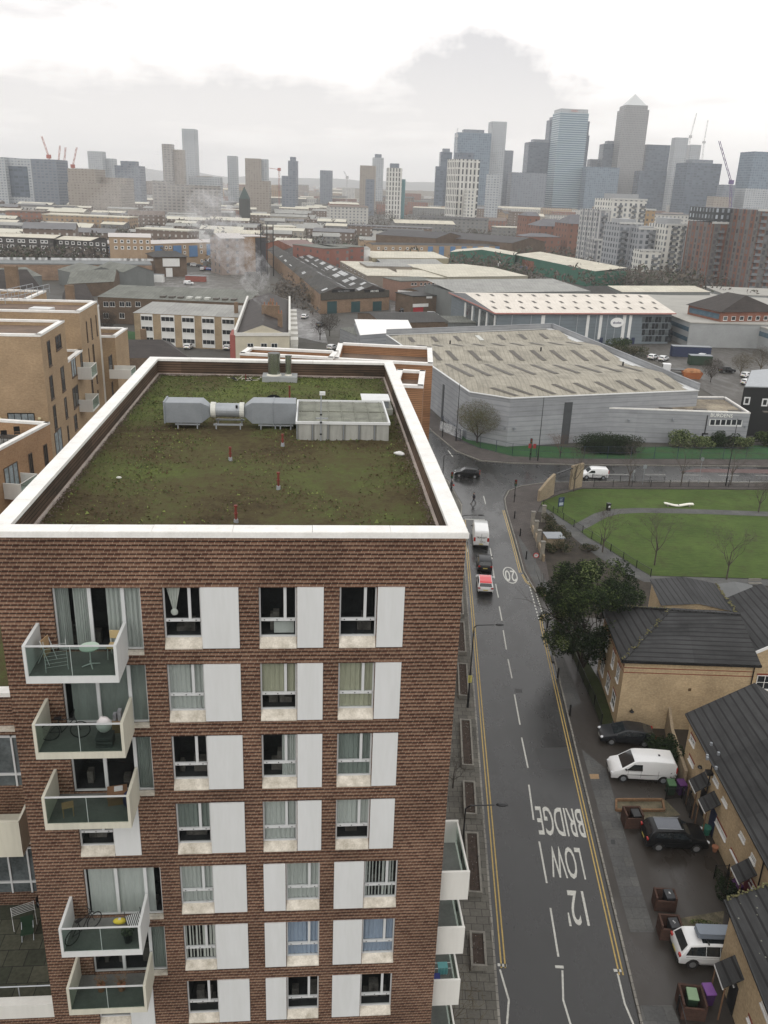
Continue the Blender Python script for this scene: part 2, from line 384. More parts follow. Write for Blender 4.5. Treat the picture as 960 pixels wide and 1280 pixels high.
m.box(AX0 - o - .02, AX1 + o + .02, D0 - o - .02, D0 - o + .01, 31.78, 31.98)
LB(m, 'coping', coping)
def mossmat():
 m_, nt, b, L = newmat('sedum and moss')
 geo = nt.nodes.new('ShaderNodeTexCoord')
 P = geo.outputs['Object']
 n1 = nn(nt, 'ShaderNodeTexNoise', Scale=.16, Detail=7, Roughness=.72, Distortion=.5); L.new(P, n1.inputs['Vector'])
 n2 = nn(nt, 'ShaderNodeTexNoise', Scale=2.2, Detail=8, Roughness=.8); L.new(P, n2.inputs['Vector'])
 n3 = nn(nt, 'ShaderNodeTexNoise', Scale=9, Detail=5, Roughness=.8); L.new(P, n3.inputs['Vector'])
 sp = nt.nodes.new('ShaderNodeSeparateXYZ'); L.new(P, sp.inputs[0])
 back = nn(nt, 'ShaderNodeMapRange', **{'From Min': 15.0, 'From Max': 21.0, 'To Min': -.012, 'To Max': .05}); L.new(sp.outputs[1], back.inputs[0])
 s = math_n(nt, 'ADD', math_n(nt, 'ADD', math_n(nt, 'MULTIPLY', n1.outputs[0], .5), math_n(nt, 'MULTIPLY', n2.outputs[0], .32)), math_n(nt, 'ADD', math_n(nt, 'MULTIPLY', n3.outputs[0], .18), back.outputs[0]))
 cr = nt.nodes.new('ShaderNodeValToRGB'); L.new(s, cr.inputs[0]); e = cr.color_ramp
 e.elements[0].position = .38; e.elements[0].color = (.045, .036, .02, 1)
 e.elements[1].position = .70; e.elements[1].color = (.17, .19, .05, 1)
 for p, c in ((.44, (.080, .062, .034)), (.49, (.10, .088, .042)), (.535, (.098, .104, .042)), (.59, (.115, .14, .045))):
  x = e.elements.new(p); x.color = (*c, 1)
 L.new(cr.outputs[0], b.inputs['Base Color']); b.inputs['Roughness'].default_value = .95; b.inputs['Specular IOR Level'].default_value = .1
 bp = nn(nt, 'ShaderNodeBump', Strength=.9, Distance=.12); L.new(math_n(nt, 'ADD', n3.outputs[0], n2.outputs[0]), bp.inputs['Height']); L.new(bp.outputs[0], b.inputs['Normal'])
 return m_
m = MB(); nx, ny = 60, 110; x0, x1, y0, y1 = AX0 + .6, AX1 - .6, D0 + .6, BR - .62
vs = []
for j in range(ny + 1):
 for i in range(nx + 1):
  x = x0 + (x1 - x0) * i / nx; y = y0 + (y1 - y0) * j / ny
  vs.append((x, y, 30.93 + .07 * noise.noise(Vector((x * .8, y * .8, 0))) + .05 * noise.noise(Vector((x * 3, y * 3, 4)))))
m.add(vs, [(j * (nx + 1) + i, j * (nx + 1) + i + 1, (j + 1) * (nx + 1) + i + 1, (j + 1) * (nx + 1) + i) for j in range(ny) for i in range(nx)])
LB(m, 'green_roof', mossmat(), smooth=True)
m = MB()
for k in range(30000):
 x, y = R.uniform(x0, x1), R.uniform(y0, y1)
 dn = noise.noise(Vector((x * .35, y * .35, 2))) + (.35 if y > 45 else 0) + (.25 if x < -7 or x > 3.6 else 0)
 if R.random() > .32 + dn * .9: continue
 s = R.uniform(.02, .06) * (1.5 if R.random() < .06 else 1); a = R.uniform(0, 6.28); z = 30.95 + .07 * noise.noise(Vector((x * .8, y * .8, 0)))
 ca, sa = math.cos(a) * s, math.sin(a) * s
 m.add([(x - ca, y - sa, z), (x + ca, y + sa, z), (x + R.uniform(-s, s), y + R.uniform(-s, s), z + s * R.uniform(.7, 1.7))], [(0, 1, 2)], 0 if R.random() < (.35 if y < 44 else .8) else (1 if R.random() < .75 else 2))
o_ = LB(m, 'sedum', [M('sedum green', (.075, .10, .03), .9, .4, 4), M('sedum brown', (.10, .07, .035), .9, .4, 4), M('sedum lime', (.2, .24, .07), .9, .3, 4)]); o_['kind'] = 'stuff'
m = MB()
for k in range(3200):
 if k % 3: x = (AX0 + .62 + abs(R.gauss(0, .16))) if k % 3 == 1 else (AX1 - .62 - abs(R.gauss(0, .16))); y = R.uniform(y0, y1)
 else: x = R.uniform(x0, x1); y = y1 - abs(R.gauss(0, .12))
 s = R.uniform(.015, .04); z = 31.0
 m.add([(x - s, y, z), (x, y - s, z), (x + s, y, z), (x, y + s, z), (x, y, z + s)], [(0, 1, 4), (1, 2, 4), (2, 3, 4), (3, 0, 4)], 0 if R.random() < .6 else 1)
o_ = LB(m, 'gravel_margin', [M('margin gravel', (.16, .12, .10), .9, .4, 5), M('margin gravel dark', (.08, .06, .05), .9, .4, 5)]); o_['kind'] = 'stuff'
def curt(m, x0, x1, y, z0, z1, amp=.03, n=22, mi=0):
 vs = []
 for i in range(n + 1):
  x = x0 + (x1 - x0) * i / n; yy = y + amp * math.sin(i * 1.9 + x * 3)
  vs += [(x, yy, z0), (x, yy, z1)]
 m.add(vs, [(2 * i, 2 * i + 2, 2 * i + 3, 2 * i + 1) for i in range(n)], mi)
look = {  # (row, column): curtain kind, cover from, to
 (0, 1): ('tie', 3), (0, 2): ('none', 0), (0, 3): ('none', 0), (1, 1): ('full', 0), (1, 2): ('top', 1), (1, 3): ('full', 1),
 (2, 1): ('none', 0), (2, 2): ('low', 0), (2, 3): ('full', 4), (3, 1): ('top', 4), (3, 2): ('full', 0), (3, 3): ('top', 0), (4, 1): ('full', 0), (4, 2): ('full', 0),
 (4, 3): ('part', 0), (5, 1): ('part', 3), (5, 2): ('full', 2), (5, 3): ('full', 2), (6, 1): ('none', 0), (6, 2): ('none', 0), (6, 3): ('none', 0), (3, 0): ('none', 0), (6, 0): ('none', 0)}
for (a0, a1, zt, zb, kind, i, c) in WIN:
 if i > 7: continue
 y = D0 + .14; f = .055
 zg = zt - 2.0 if kind == 'w' else zb + .05
 m = MB()
 m.box(a0, a0 + f, y, y + .08, zg, zt); m.box(a1 - f, a1, y, y + .08, zg, zt); m.box(a0 + f, a1 - f, y, y + .08, zt - f, zt); m.box(a0 + f, a1 - f, y, y + .08, zg, zg + f)
 if kind == 'w':
  zr = zt - 1.31; xm = a0 + (a1 - a0) * .69
  m.box(a0 + f, a1 - f, y - .03, y + .06, zr - .05, zr + .05); m.box(xm - .05, xm + .05, y - .03, y + .06, zr + .05, zt - f)
 else:
  for xm in (a0 + 1.2, a0 + 2.32): m.box(xm - .06, xm + .06, y - .03, y + .06, zg + f, zt - f)
 w = LB(m, 'window' if kind == 'w' else 'balcony_door', framem)
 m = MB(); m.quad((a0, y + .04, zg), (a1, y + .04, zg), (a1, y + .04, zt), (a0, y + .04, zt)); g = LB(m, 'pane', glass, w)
 if kind == 'w':
  m = MB(); yo = D0 - .05
  m.add([(a0 + .003, yo, zb), (a1 - .003, yo, zb), (a1 - .003, y + .01, zg), (a0 + .003, y + .01, zg), (a0 + .003, yo, zb - .05), (a1 - .003, yo, zb - .05)], [(0, 1, 2, 3), (4, 5, 1, 0)]); LB(m, 'sill', sillm, w)
  for xx in (a0 + .18, a0 + .62, a1 - .2): LB(MB().box(xx - .02, xx + .02, y - .04, y - .03, zr - .02, zr + .02), 'latch', black, w)
 else:
  m = MB(); m.box(a1 - .62, a1 - .003, D0 - .04, y + .01, zb - .1, zb + .02); LB(m, 'sill', sillm, w)
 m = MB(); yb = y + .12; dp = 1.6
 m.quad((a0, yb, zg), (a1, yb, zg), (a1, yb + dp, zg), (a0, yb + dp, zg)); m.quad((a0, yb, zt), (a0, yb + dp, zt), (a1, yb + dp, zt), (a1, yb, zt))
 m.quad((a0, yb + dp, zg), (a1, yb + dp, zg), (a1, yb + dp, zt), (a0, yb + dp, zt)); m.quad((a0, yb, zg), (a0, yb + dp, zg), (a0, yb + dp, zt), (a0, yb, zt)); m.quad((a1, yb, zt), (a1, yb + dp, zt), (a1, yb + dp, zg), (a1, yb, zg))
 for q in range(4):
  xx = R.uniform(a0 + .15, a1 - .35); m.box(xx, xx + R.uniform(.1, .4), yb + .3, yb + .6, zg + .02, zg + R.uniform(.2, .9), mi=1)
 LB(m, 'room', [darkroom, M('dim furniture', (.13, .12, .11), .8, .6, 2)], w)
 ck, cc = look.get((i, c), ('full', 0)) if kind == 'w' else (('door%d' % i), 0)
 m = MB(); yc = y + .1
 if ck == 'full': curt(m, a0 + .02, a1 - .02, yc, zg + .02, zt)
 elif ck == 'top': curt(m, a0 + .02, a1 - .02, yc, zt - 1.3, zt)
 elif ck == 'low': curt(m, a0 + .75, a1 - .02, yc, zg, zt)
 elif ck == 'part':
  for q in range(9):
   xx = a0 + .06 + q * .135; curt(m, xx, xx + R.uniform(.04, .1), yc, zg + .05, zt, .01, 3)
 elif ck == 'tie':
  vs = []; n = 12
  for q in range(n + 1):
   t_ = q / n; vs += [(a0 + .1 + t_ * .5, yc + .02 * math.sin(q * 2), zt), (a0 + .29 + t_ * .12, yc + .02 * math.sin(q * 2), zt - .95)]
  m.add(vs, [(2 * q, 2 * q + 1, 2 * q + 3, 2 * q + 2) for q in range(n)]); m.ell((a0 + .35, yc, zt - 1.05), (.13, .05, .14), 8, 5)
 elif ck == 'door0':
  curt(m, a0 + .05, a0 + .5, yc, zg, zt, .05); curt(m, a0 + .62, a0 + 1.2, yc, zg, zt, .04); curt(m, a0 + 1.75, a1 - .05, yc, zg, zt, .05); cc = 0
 elif ck == 'door1': curt(m, a0 + .25, a1 - .02, yc, zg, zt, .015); cc = 4
 elif ck == 'door4': curt(m, a0 + .12, a1 - .3, yc, zg, zt, .02); cc = 0
 elif ck == 'door5' or ck == 'door2': curt(m, a1 - .6, a1 - .02, yc, zg, zt, .02); cc = 4
 elif ck == 'none' and c == 2 and i == 0: m.box(a0 + .5, a1 - .1, yc + .1, yc + .3, zg + .05, zg + .5)
 if m.v: LB(m, 'curtain', CUR[cc], w)
for (a0, a1, zt, zb) in PAN:
 m = MB().box(a0, a1, D0 - .07, D0 - .012, zb, zt); LB(m, 'panel', panelm)
def balcony(a0, a1, zt, tone):
 b0 = D0 - 1.6; zs = zt - 2.74
 m = MB().box(a0, a1, b0, D0 - .003, zs, zs + .26); m2 = LB(m, 'balcony', tone)
 m = MB().box(a0 + .1, a1 - .1, b0 + .05, D0 - .006, zs + .262, zs + .285); LB(m, 'floor', tarp, m2)
 for x0, x1 in ((a0, a0 + .1), (a1 - .1, a1)):
  m = MB().box(x0 - .002, x1 + .002, b0 - .004, D0 - .004, zs + .262, zs + 1.42); LB(m, 'side_panel', tone, m2, bevel=.006)
 m = MB()
 for k in range(2):
  w = (a1 - a0 - .24) / 2; x0 = a0 + .11 + k * (w + .02); m.box(x0, x0 + w, b0 + .03, b0 + .045, zs + .27, zs + 1.36)
 LB(m, 'glass', balglass, m2)
 m = MB().box(a0 + .1, a1 - .1, b0 + .015, b0 + .06, zs + 1.36, zs + 1.41); LB(m, 'rail', framem, m2)
 m = MB().box((a0 + a1) / 2 - .015, (a0 + a1) / 2 + .015, b0 + .046, b0 + .06, zs + .27, zs + 1.36); LB(m, 'mullion', framem, m2)
cool = M('cool white balcony', (.60, .61, .60), .55, .08, .8, streak=True); warm = M('cream white balcony', (.56, .54, .45), .6, .14, .8, streak=True)
for i, tn in ((0, cool), (1, warm), (2, warm), (4, cool), (5, warm), (7, warm)): balcony(-9.42, -6.4, ZT[i], tn)
for i in (4, 5, 6, 7):
 zs = ZT[i] - 2.74; b0, b1 = 27.75, 30.9; x1 = 6.6
 m = MB().box(AX1 + .003, x1, b0, b1, zs, zs + .26); bb = LB(m, 'balcony', white)
 m = MB().box(AX1 + .006, x1 - .08, b0 + .1, b1 - .1, zs + .262, zs + .285); LB(m, 'floor', tarp, bb)
 for y0_, y1_ in ((b0, b0 + .1), (b1 - .1, b1)):
  m = MB().box(AX1 + .004, x1 + .003, y0_ - .003, y1_ + .003, zs + .262, zs + 1.47); LB(m, 'side_panel', white, bb, bevel=.006)
 m = MB()
 for k in range(3):
  w = (b1 - b0 - .24) / 3; yy = b0 + .11 + k * (w + .01); m.box(x1 - .06, x1 - .045, yy, yy + w - .01, zs + .27, zs + 1.38)
 LB(m, 'glass', balglass, bb)
 m = MB().box(x1 - .085, x1 - .01, b0 + .1, b1 - .1, zs + 1.38, zs + 1.44).box(x1 - .03, x1 + .0, b0 + .1, b1 - .1, zs + 1.0, zs + 1.04); LB(m, 'rail', white, bb)
 m = MB().box(AX1 + .001, AX1 + .03, b0 + .5, b1 - .5, zs + .3, zs + 2.4); LB(m, 'balcony_door', darkglass)
ZR = 30.97
def RB(a, b, z=ZR): return BL(a, b, z)
def obj(m, name, mats, parent=None, **k): return m.build(name, mats, parent, **k)
t = thing('ventilation_unit', 'long grey ventilation duct unit with a round fan drum in its middle', 'ventilation unit', RB(-4.1, 44.3), GA)
def octbox(m, x0, x1, z0, z1, y0, y1, cx, mi=0):    # box that narrows to a neck at cx
 d = 1 if cx > (x0 + x1) / 2 else -1
 a, b_ = (x0, x1) if d > 0 else (x1, x0)
 ne = b_ + d * .45; yc, zc = (y0 + y1) / 2, (z0 + z1) / 2
 p = [(y0, z0), (y1, z0), (y1, z1), (y0, z1)]; q = [(yc + (y - yc) * .45, zc + (z - zc) * .45) for y, z in p]
 vs = [(a, *k) for k in p] + [(b_, *k) for k in p] + [(ne, *k) for k in q]
 m.add(vs, [(0, 1, 2, 3), (0, 4, 5, 1), (1, 5, 6, 2), (2, 6, 7, 3), (3, 7, 4, 0), (4, 8, 9, 5), (5, 9, 10, 6), (6, 10, 11, 7), (7, 11, 8, 4), (8, 11, 10, 9)], mi)
m = MB(); octbox(m, -3.45, -1.6, .28, 1.35, -.5, .7, 0); m.box(-3.5, -3.42, -.55, .75, .24, 1.39); obj(m, 'casing', galvd, t, bevel=.02)
m = MB(); octbox(m, 1.0, 3.25, .28, 1.4, -.5, .75, 0); m.box(2.05, 2.1, -.53, .78, .25, 1.43); obj(m, 'casing', galvd, t, bevel=.02)
m = MB(); m.tube((-1.15, .1, .85), (.55, .1, .85), .36, .36, 20)
for xx in (-.75, -.3, .15): m.tube((xx - .02, .1, .85), (xx + .02, .1, .85), .375, .375, 20)
obj(m, 'fan_drum', galv, t, smooth=False)
m = MB(); m.tube((-1.16, .1, .85), (-.9, .1, .85), .41, .41, 20); m.tube((.32, .1, .85), (.56, .1, .85), .41, .41, 20); obj(m, 'collar', M('pale grease collar', (.6, .6, .55), .5, .2), t)
m = MB().box(.14, .24, -.3, -.2, 1.05, 1.2); obj(m, 'switch', black, t)
for x0_, x1_ in ((-2.95, -1.7), (-1.0, .5), (1.3, 2.3), (2.3, 3.1)):
 m = MB(); 
 for yy in (-.45, .55): m.box(x0_, x1_, yy, yy + .06, .16, .24); m.box(x0_ + .1, x0_ + .16, yy, yy + .06, -.05, .28); m.box(x1_ - .16, x1_ - .1, yy, yy + .06, -.05, .28)
 obj(m, 'stand', galv, t)
t = thing('roof_housing', 'pale panelled metal housing with a low railed lid, beside the ventilation duct', 'roof housing', RB(1.5, 44.3), GA)
m = MB().box(-2.28, 2.35, -2.3, 2.3, -.05, .82); obj(m, 'casing', ribbed('streaky pale sheet', (.38, .38, .35), .78, .6, c2=(.24, .24, .22), rough=.5, var=.25), t)
m = MB().box(-2.2, 2.27, -2.22, 2.22, .822, .855)
for k in range(7): xx = -2.1 + k * .7; m.box(xx, xx + .04, -2.2, 2.2, .856, .89)
m.box(-2.2, 2.27, -.03, .03, .857, .90); obj(m, 'lid', M('mossy grey lid', (.18, .185, .15), .8, .4, 1.5), t)
m = MB(); 
for (x0_, x1_, y0_, y1_) in ((-2.34, 2.4, -2.36, -2.28), (-2.34, 2.4, 2.28, 2.36), (-2.34, -2.26, -2.28, 2.28), (2.32, 2.4, -2.28, 2.28)): m.box(x0_, x1_, y0_, y1_, .8, .93)
obj(m, 'edge_trim', panelm, t)
for k in range(6): m = MB().box(-2.3 + k * .78, -2.26 + k * .78, -2.34, -2.3, 0, .8); obj(m, 'seam', galvd, t)
t = thing('camera_pole', 'thin pole with a small security camera, in front of the pale roof housing', 'camera pole', RB(.42, 41.85), GA)
m = MB().tube((0, 0, -.05), (0, 0, 2.35), .035, .03, 8).box(-.25, .35, -.03, .03, 1.1, 1.16); obj(m, 'pole', galv, t)
m = MB().box(-.08, .2, -.12, .06, 2.33, 2.48); obj(m, 'camera', panelm, t)
for z in (.3, .9, 1.3): m = MB().box(-.06, .06, -.08, -.03, z, z + .07); obj(m, 'clamp', black, t)
t = thing('roof_hatch', 'white louvred hatch box on a pale kerb behind the roof housing', 'roof hatch', RB(3.55, 48.1), GA)
m = MB().box(-.95, .95, -.95, .95, -.03, .32); obj(m, 'kerb', M('hatch kerb', (.38, .38, .34), .7, .2), t)
m = MB().box(-.72, .72, -.72, .72, .322, .72); obj(m, 'casing', galvd, t)
m = MB().box(-.8, .8, -.8, .8, .722, .8); obj(m, 'lid', panelm, t, bevel=.02)
t = thing('black_drum_fan', 'round black disc shaped vent standing behind the ventilation duct', 'vent', RB(-2.15, 47.2), GA)
m = MB().tube((0, -.06, .52), (0, .1, .52), .55, .5, 22); obj(m, 'disc', black, t)
m = MB().box(-.3, .3, 0, .12, -.05, .2); obj(m, 'foot', galvd, t)
t = thing('flue_stack', 'pair of mirror steel flues on a grey plinth at the back of the green roof', 'flue', RB(-2.2, 56.1), GA)
m = MB().box(-1.05, 1.2, -.75, .65, -.05, .3); obj(m, 'plinth', M('plinth concrete', (.3, .31, .31), .8, .15), t, bevel=.02)
stl = M('mirror steel', (.36, .38, .33), .22, .35, 1.4, metal=.85, streak=True)
for x_, r_, h_ in ((-.3, .40, 1.45), (.62, .2, 1.3)):
 m = MB().tube((x_, -.1, .3), (x_, -.1, .3 + h_), r_, r_, 24, cap=False); m.tube((x_, -.1, .3 + h_ - .02), (x_, -.1, .3 + h_), r_ * .98, r_ * .98, 24, 1); f_ = obj(m, 'flue', [stl, black], t, smooth=False)
 m = MB().tube((x_, -.1, .302), (x_, -.1, .4), r_ * 1.25, r_ * 1.02, 24); obj(m, 'collar', M('cream collar', (.6, .58, .5), .6, .1), f_)
redp = M('faded red plastic', (.17, .035, .025), .6, .3, 3); 
spots = [(-2.85, 30.57, .62, 'red capped post nearest the front parapet of the green roof'), (-1.41, 34.45, .66, 'red capped post with a pale foot, in the middle of the green roof'),
   (-3.76, 38.43, .55, 'slim red post left of the middle of the green roof'), (-1.45, 40.9, .5, 'slim red post just in front of the ventilation duct'),
   (-1.35, 50.3, .8, 'red post with a wide cap behind the ventilation duct'), (-1.42, 56.2, 1.5, 'tall thin red post beside the twin steel flues')]
post = None
for k, (a, b, h, lb) in enumerate(spots):
 t = thing('vent_post', lb, 'roof post', RB(a, b), GA, 'red posts on the green roof')
 m = MB().tube((0, 0, .12), (0, 0, h), .048, .045, 10).tube((0, 0, h), (0, 0, h + .07), .07, .07, 10).tube((0, 0, h * .55), (0, 0, h * .55 + .04), .08, .08, 10); obj(m, 'pipe', redp, t)
 m = MB().tube((0, 0, -.05), (0, 0, .13), .1, .08, 10); obj(m, 'foot', galv, t)
m = MB(); m.ell((0, 0, .05), (.24, .14, .11), 14, 8); m.ell((.15, -.06, .04), (.12, .1, .08), 10, 6); m.ell((-.15, .07, .04), (.14, .09, .07), 10, 6)
for i, v in enumerate(m.v): m.v[i] = v * (1 + .25 * noise.noise(v * 6))
o = m.build('plastic_bag', M('white plastic film', (.72, .72, .70), .4, .1), smooth=True); o.location = RB(4.2, 39.5, ZR + .02); tag(o, 'crumpled white plastic bag lying on the right side of the green roof', 'bag')
m = MB(); m.ell((0, 0, .03), (.12, .08, .05), 8, 5); o = m.build('paper_scrap', M('paper scrap', (.6, .6, .55), .8, .2)); o.location = RB(-8.2, 35.6, ZR + .02); tag(o, 'small pale scrap lying by the left parapet of the green roof', 'litter')
t = thing('roof_debris', 'low tangle of pale and dark debris near the back parapet, left of the steel flues', 'debris', RB(-4.3, 55.6), GA)
m = MB(); m2 = MB()
for k in range(26):
 p = Vector((R.uniform(-.9, .9), R.uniform(-.3, .3), .05)); q = p + Vector((R.uniform(-.5, .5), R.uniform(-.3, .3), R.uniform(-.02, .25))); (m if k % 2 else m2).tube(p, q, .025, .02, 5)
obj(m, 'sticks', M('pale sticks', (.5, .47, .4), .8, .2), t); obj(m2, 'dark_sticks', black, t)
m = MB().tube((0, 0, 0), (0, 0, .4), .05, .03, 6); obj(m, 'red_spike', redp, t)
def fz(i): return ZT[i] - 2.74 + .287
gm = M('green white table top', (.5, .62, .52), .5, .05)
t = thing('cafe_table', 'round mint white cafe table on the top balcony', 'table', BL(-7.45, 26.2, fz(0)), GA)
m = MB().tube((0, 0, .70), (0, 0, .73), .33, .33, 26); obj(m, 'tabletop', gm, t)
m = MB().tube((0, 0, .05), (0, 0, .7), .025, .02, 8); obj(m, 'column', panelm, t)
m = MB()
for k in range(4): a = k * math.pi / 2 + .4; m.tube((0, 0, .08), (.3 * math.cos(a), .3 * math.sin(a), .02), .025, .018, 6)
obj(m, 'foot', panelm, t)
def chairlet(lb, loc, rz, mat, fold=False):
 t = thing('balcony_chair', lb, 'chair', loc, rz)
 if fold:
  m = MB().box(-.2, .2, -.03, .0, .05, .85); obj(MB().box(-.22, .22, -.02, .02, .55, .9), 'backrest', mat, t); obj(MB().box(-.2, .2, -.06, -.03, .25, .5), 'seat', mat, t)
  for s in (-1, 1): obj(MB().tube((s * .23, -.25, 0), (s * .23, .02, .9), .014), 'leg', panelm, t); obj(MB().tube((s * .2, .2, 0), (s * .2, -.12, .6), .014), 'leg', panelm, t)
  return t
 obj(MB().box(-.22, .22, -.22, .22, .42, .46), 'seat', mat, t, bevel=.01); obj(MB().box(-.22, .22, .2, .24, .62, .92), 'backrest', mat, t, bevel=.01)
 for sx in (-1, 1):
  obj(MB().tube((sx * .2, -.2, 0), (sx * .19, -.19, .42), .014), 'leg', panelm, t); obj(MB().tube((sx * .2, .24, 0), (sx * .2, .22, .92), .014), 'leg', panelm, t)
 return t
chairlet('beige chair beside the mint cafe table on the top balcony', BL(-6.75, 26.75, fz(0)), GA - .1, M('beige vinyl', (.50, .38, .20), .6, .1))
chairlet('folded wooden chair leaning on the left panel of the top balcony', BL(-9.0, 26.5, fz(0)), GA + 1.3, wood, True)
t = thing('clothes_airer', 'wire clothes airer standing folded on the top balcony', 'clothes airer', BL(-8.55, 26.1, fz(0)), GA + .3)
m = MB()
for k in range(7): z = .15 + k * .11; m.tube((-.35, -.2 + k * .05, z), (.35, -.2 + k * .05, z), .007, n=4); 
m.tube((-.35, -.25, .0), (-.35, .15, .95), .01, n=4).tube((.35, -.25, 0), (.35, .15, .95), .01, n=4).tube((-.35, .15, 0), (-.35, -.15, .9), .01, n=4).tube((.35, .15, 0), (.35, -.15, .9), .01, n=4); obj(m, 'frame', panelm, t)
def bicycle(lb, loc, rz):
 t = thing('bicycle', lb, 'bicycle', loc, rz)
 for x in (-.5, .52):
  m = MB(); n = 20
  for k in range(n):
   a, b_ = 2 * math.pi * k / n, 2 * math.pi * (k + 1) / n
   m.tube((x + .33 * math.cos(a), 0, .34 + .33 * math.sin(a)), (x + .33 * math.cos(b_), 0, .34 + .33 * math.sin(b_)), .02, n=5)
  for k in range(8): a = math.pi * k / 4; m.tube((x, 0, .34), (x + .32 * math.cos(a), 0, .34 + .32 * math.sin(a)), .003, n=3)
  obj(m, 'wheel', rubber, t)
 m = MB().path([(-.5, 0, .34), (-.1, 0, .3), (-.18, 0, .8), (.36, 0, .82), (-.1, 0, .3)], .018).tube((-.5, 0, .34), (-.17, 0, .75), .014).tube((.36, 0, .9), (.52, 0, .34), .016); obj(m, 'frame', black, t)
 obj(MB().box(-.3, -.06, -.06, .06, .86, .92), 'saddle', black, t); obj(MB().tube((.36, 0, .82), (.34, 0, 1.0), .014).tube((.36, -.27, 1.02), (.36, .27, 1.02), .014), 'handlebar', black, t)
bicycle('dark bicycle standing on the second balcony from the top', BL(-8.6, 26.3, fz(1)), GA + .15)
m = MB(); m.ell((0, 0, .42), (.27, .22, .3), 14, 9)
for i, v in enumerate(m.v): m.v[i] = Vector((v.x, v.y, v.z)) * (1 + .14 * noise.noise(v * 7))
o = m.build('laundry_sack', M('white knotted sack', (.62, .58, .58), .7, .1), smooth=True); o.location = BL(-7.15, 25.95, fz(1) + .4); tag(o, 'white knotted sack on a low crate at the rail of the second balcony', 'sack')
t = thing('low_crate', 'low dark crate under the white sack on the second balcony', 'crate', BL(-7.15, 25.98, fz(1)), GA)
m = MB()
for z in (0, .15, .3): m.box(-.28, .28, -.24, .24, z, z + .1)
obj(m, 'slats', M('dark crate', (.07, .07, .07), .7, .2), t)
t = thing('clutter_box', 'mixed clutter in a brown box on the second balcony, behind the sack', 'box', BL(-6.8, 26.8, fz(1)), GA)
obj(MB().box(-.25, .25, -.2, .2, 0, .45), 'carton', wood, t); m = MB(); [m.box(x, x + .12, -.12, .1, .45, .45 + h) for x, h in ((-.22, .25), (-.05, .4), (.1, .2))]; obj(m, 'contents', M('grey clutter', (.3, .3, .32), .6, .5, 3), t)
t = thing('cardboard_box', 'open brown cardboard box at the back of the third balcony', 'box', BL(-7.1, 26.7, fz(2)), GA + .2)
obj(MB().box(-.35, .35, -.25, .25, 0, .5), 'carton', M('brown cardboard', (.22, .12, .065), .8, .15), t); obj(MB().box(-.35, .35, -.45, -.26, .46, .48).box(-.1, .2, -.1, .1, .5, .58, 1), 'flap', [M('brown cardboard', (.22, .12, .065)), panelm], t)
t = thing('blue_sack', 'dark blue sack beside the cardboard box on the third balcony', 'sack', BL(-6.65, 26.4, fz(2)), GA); m = MB(); m.ell((0, 0, .3), (.2, .25, .34), 12, 8); obj(m, 'sack', M('navy sack', (.02, .02, .07), .7, .2), t, smooth=True)
t = thing('wooden_stool', 'small pale wooden stool on the third balcony', 'stool', BL(-8.7, 26.0, fz(2)), GA + .3)
obj(MB().box(-.2, .2, -.17, .17, .4, .44), 'seat', wood, t)
for sx in (-1, 1):
 for sy in (-1, 1): obj(MB().tube((sx * .17, sy * .14, 0), (sx * .17, sy * .14, .4), .018), 'leg', wood, t)
bicycle('dark bicycle standing on the balcony with the yellow bag', BL(-8.75, 26.3, fz(4)), GA + .9)
t = thing('yellow_bag', 'bright yellow bag lying by the door of the fourth balcony', 'bag', BL(-7.5, 26.85, fz(4)), GA); m = MB(); m.ell((0, 0, .1), (.27, .14, .12), 12, 6); obj(m, 'bag', M('yellow fabric', (.65, .52, .06), .7, .15), t, smooth=True); obj(MB().box(-.05, .05, -.05, .05, .19, .22), 'strap', panelm, t)
t = thing('striped_deckchair', 'deckchair with black and white striped fabric on the fourth balcony', 'chair', BL(-6.85, 26.55, fz(4)), GA + .4)
m = MB()
for k in range(8): m.box(-.28 + k * .07, -.245 + k * .07, -.3, .35, .4, .42, 0)
for k in range(8): m.box(-.245 + k * .07, -.21 + k * .07, -.3, .35, .4, .42, 1)
obj(m, 'fabric', [panelm, black], t); obj(MB().tube((-.3, -.35, 0), (-.3, .4, .6), .015).tube((.3, -.35, 0), (.3, .4, .6), .015).tube((-.3, .35, 0), (-.3, -.3, .42), .015).tube((.3, .35, 0), (.3, -.3, .42), .015), 'frame', black, t)
t = thing('plant_pot', 'dark pot with a trailing plant at the right rail of the fourth balcony', 'plant', BL(-7.0, 25.95, fz(4)), GA)
obj(MB().tube((0, 0, 0), (0, 0, .4), .14, .19, 12), 'pot', black, t)
def leaves(m, c, r, n, s, mi=0, up=0):
 for k in range(n):
  while True:
   p = Vector((R.uniform(-1, 1), R.uniform(-1, 1), R.uniform(-1, 1)))
   if p.length < 1: break
  p = Vector((p.x * r[0] + c[0], p.y * r[1] + c[1], p.z * r[2] + c[2])); d = Vector((R.gauss(0, 1), R.gauss(0, 1), R.gauss(0, .7))).normalized() * s * R.uniform(.6, 1.3); e = d.orthogonal().normalized() * s * .5
  m.add([p - d, p + e, p + d, p - e], [(0, 1, 2, 3)], mi if not isinstance(mi, tuple) else R.choice(mi))
m = MB(); leaves(m, (0, 0, .5), (.24, .22, .22), 120, .05, (0, 1)); obj(m, 'foliage', [M('pot leaves', (.03, .05, .02)), M('pot leaves pale', (.12, .13, .08))], t)
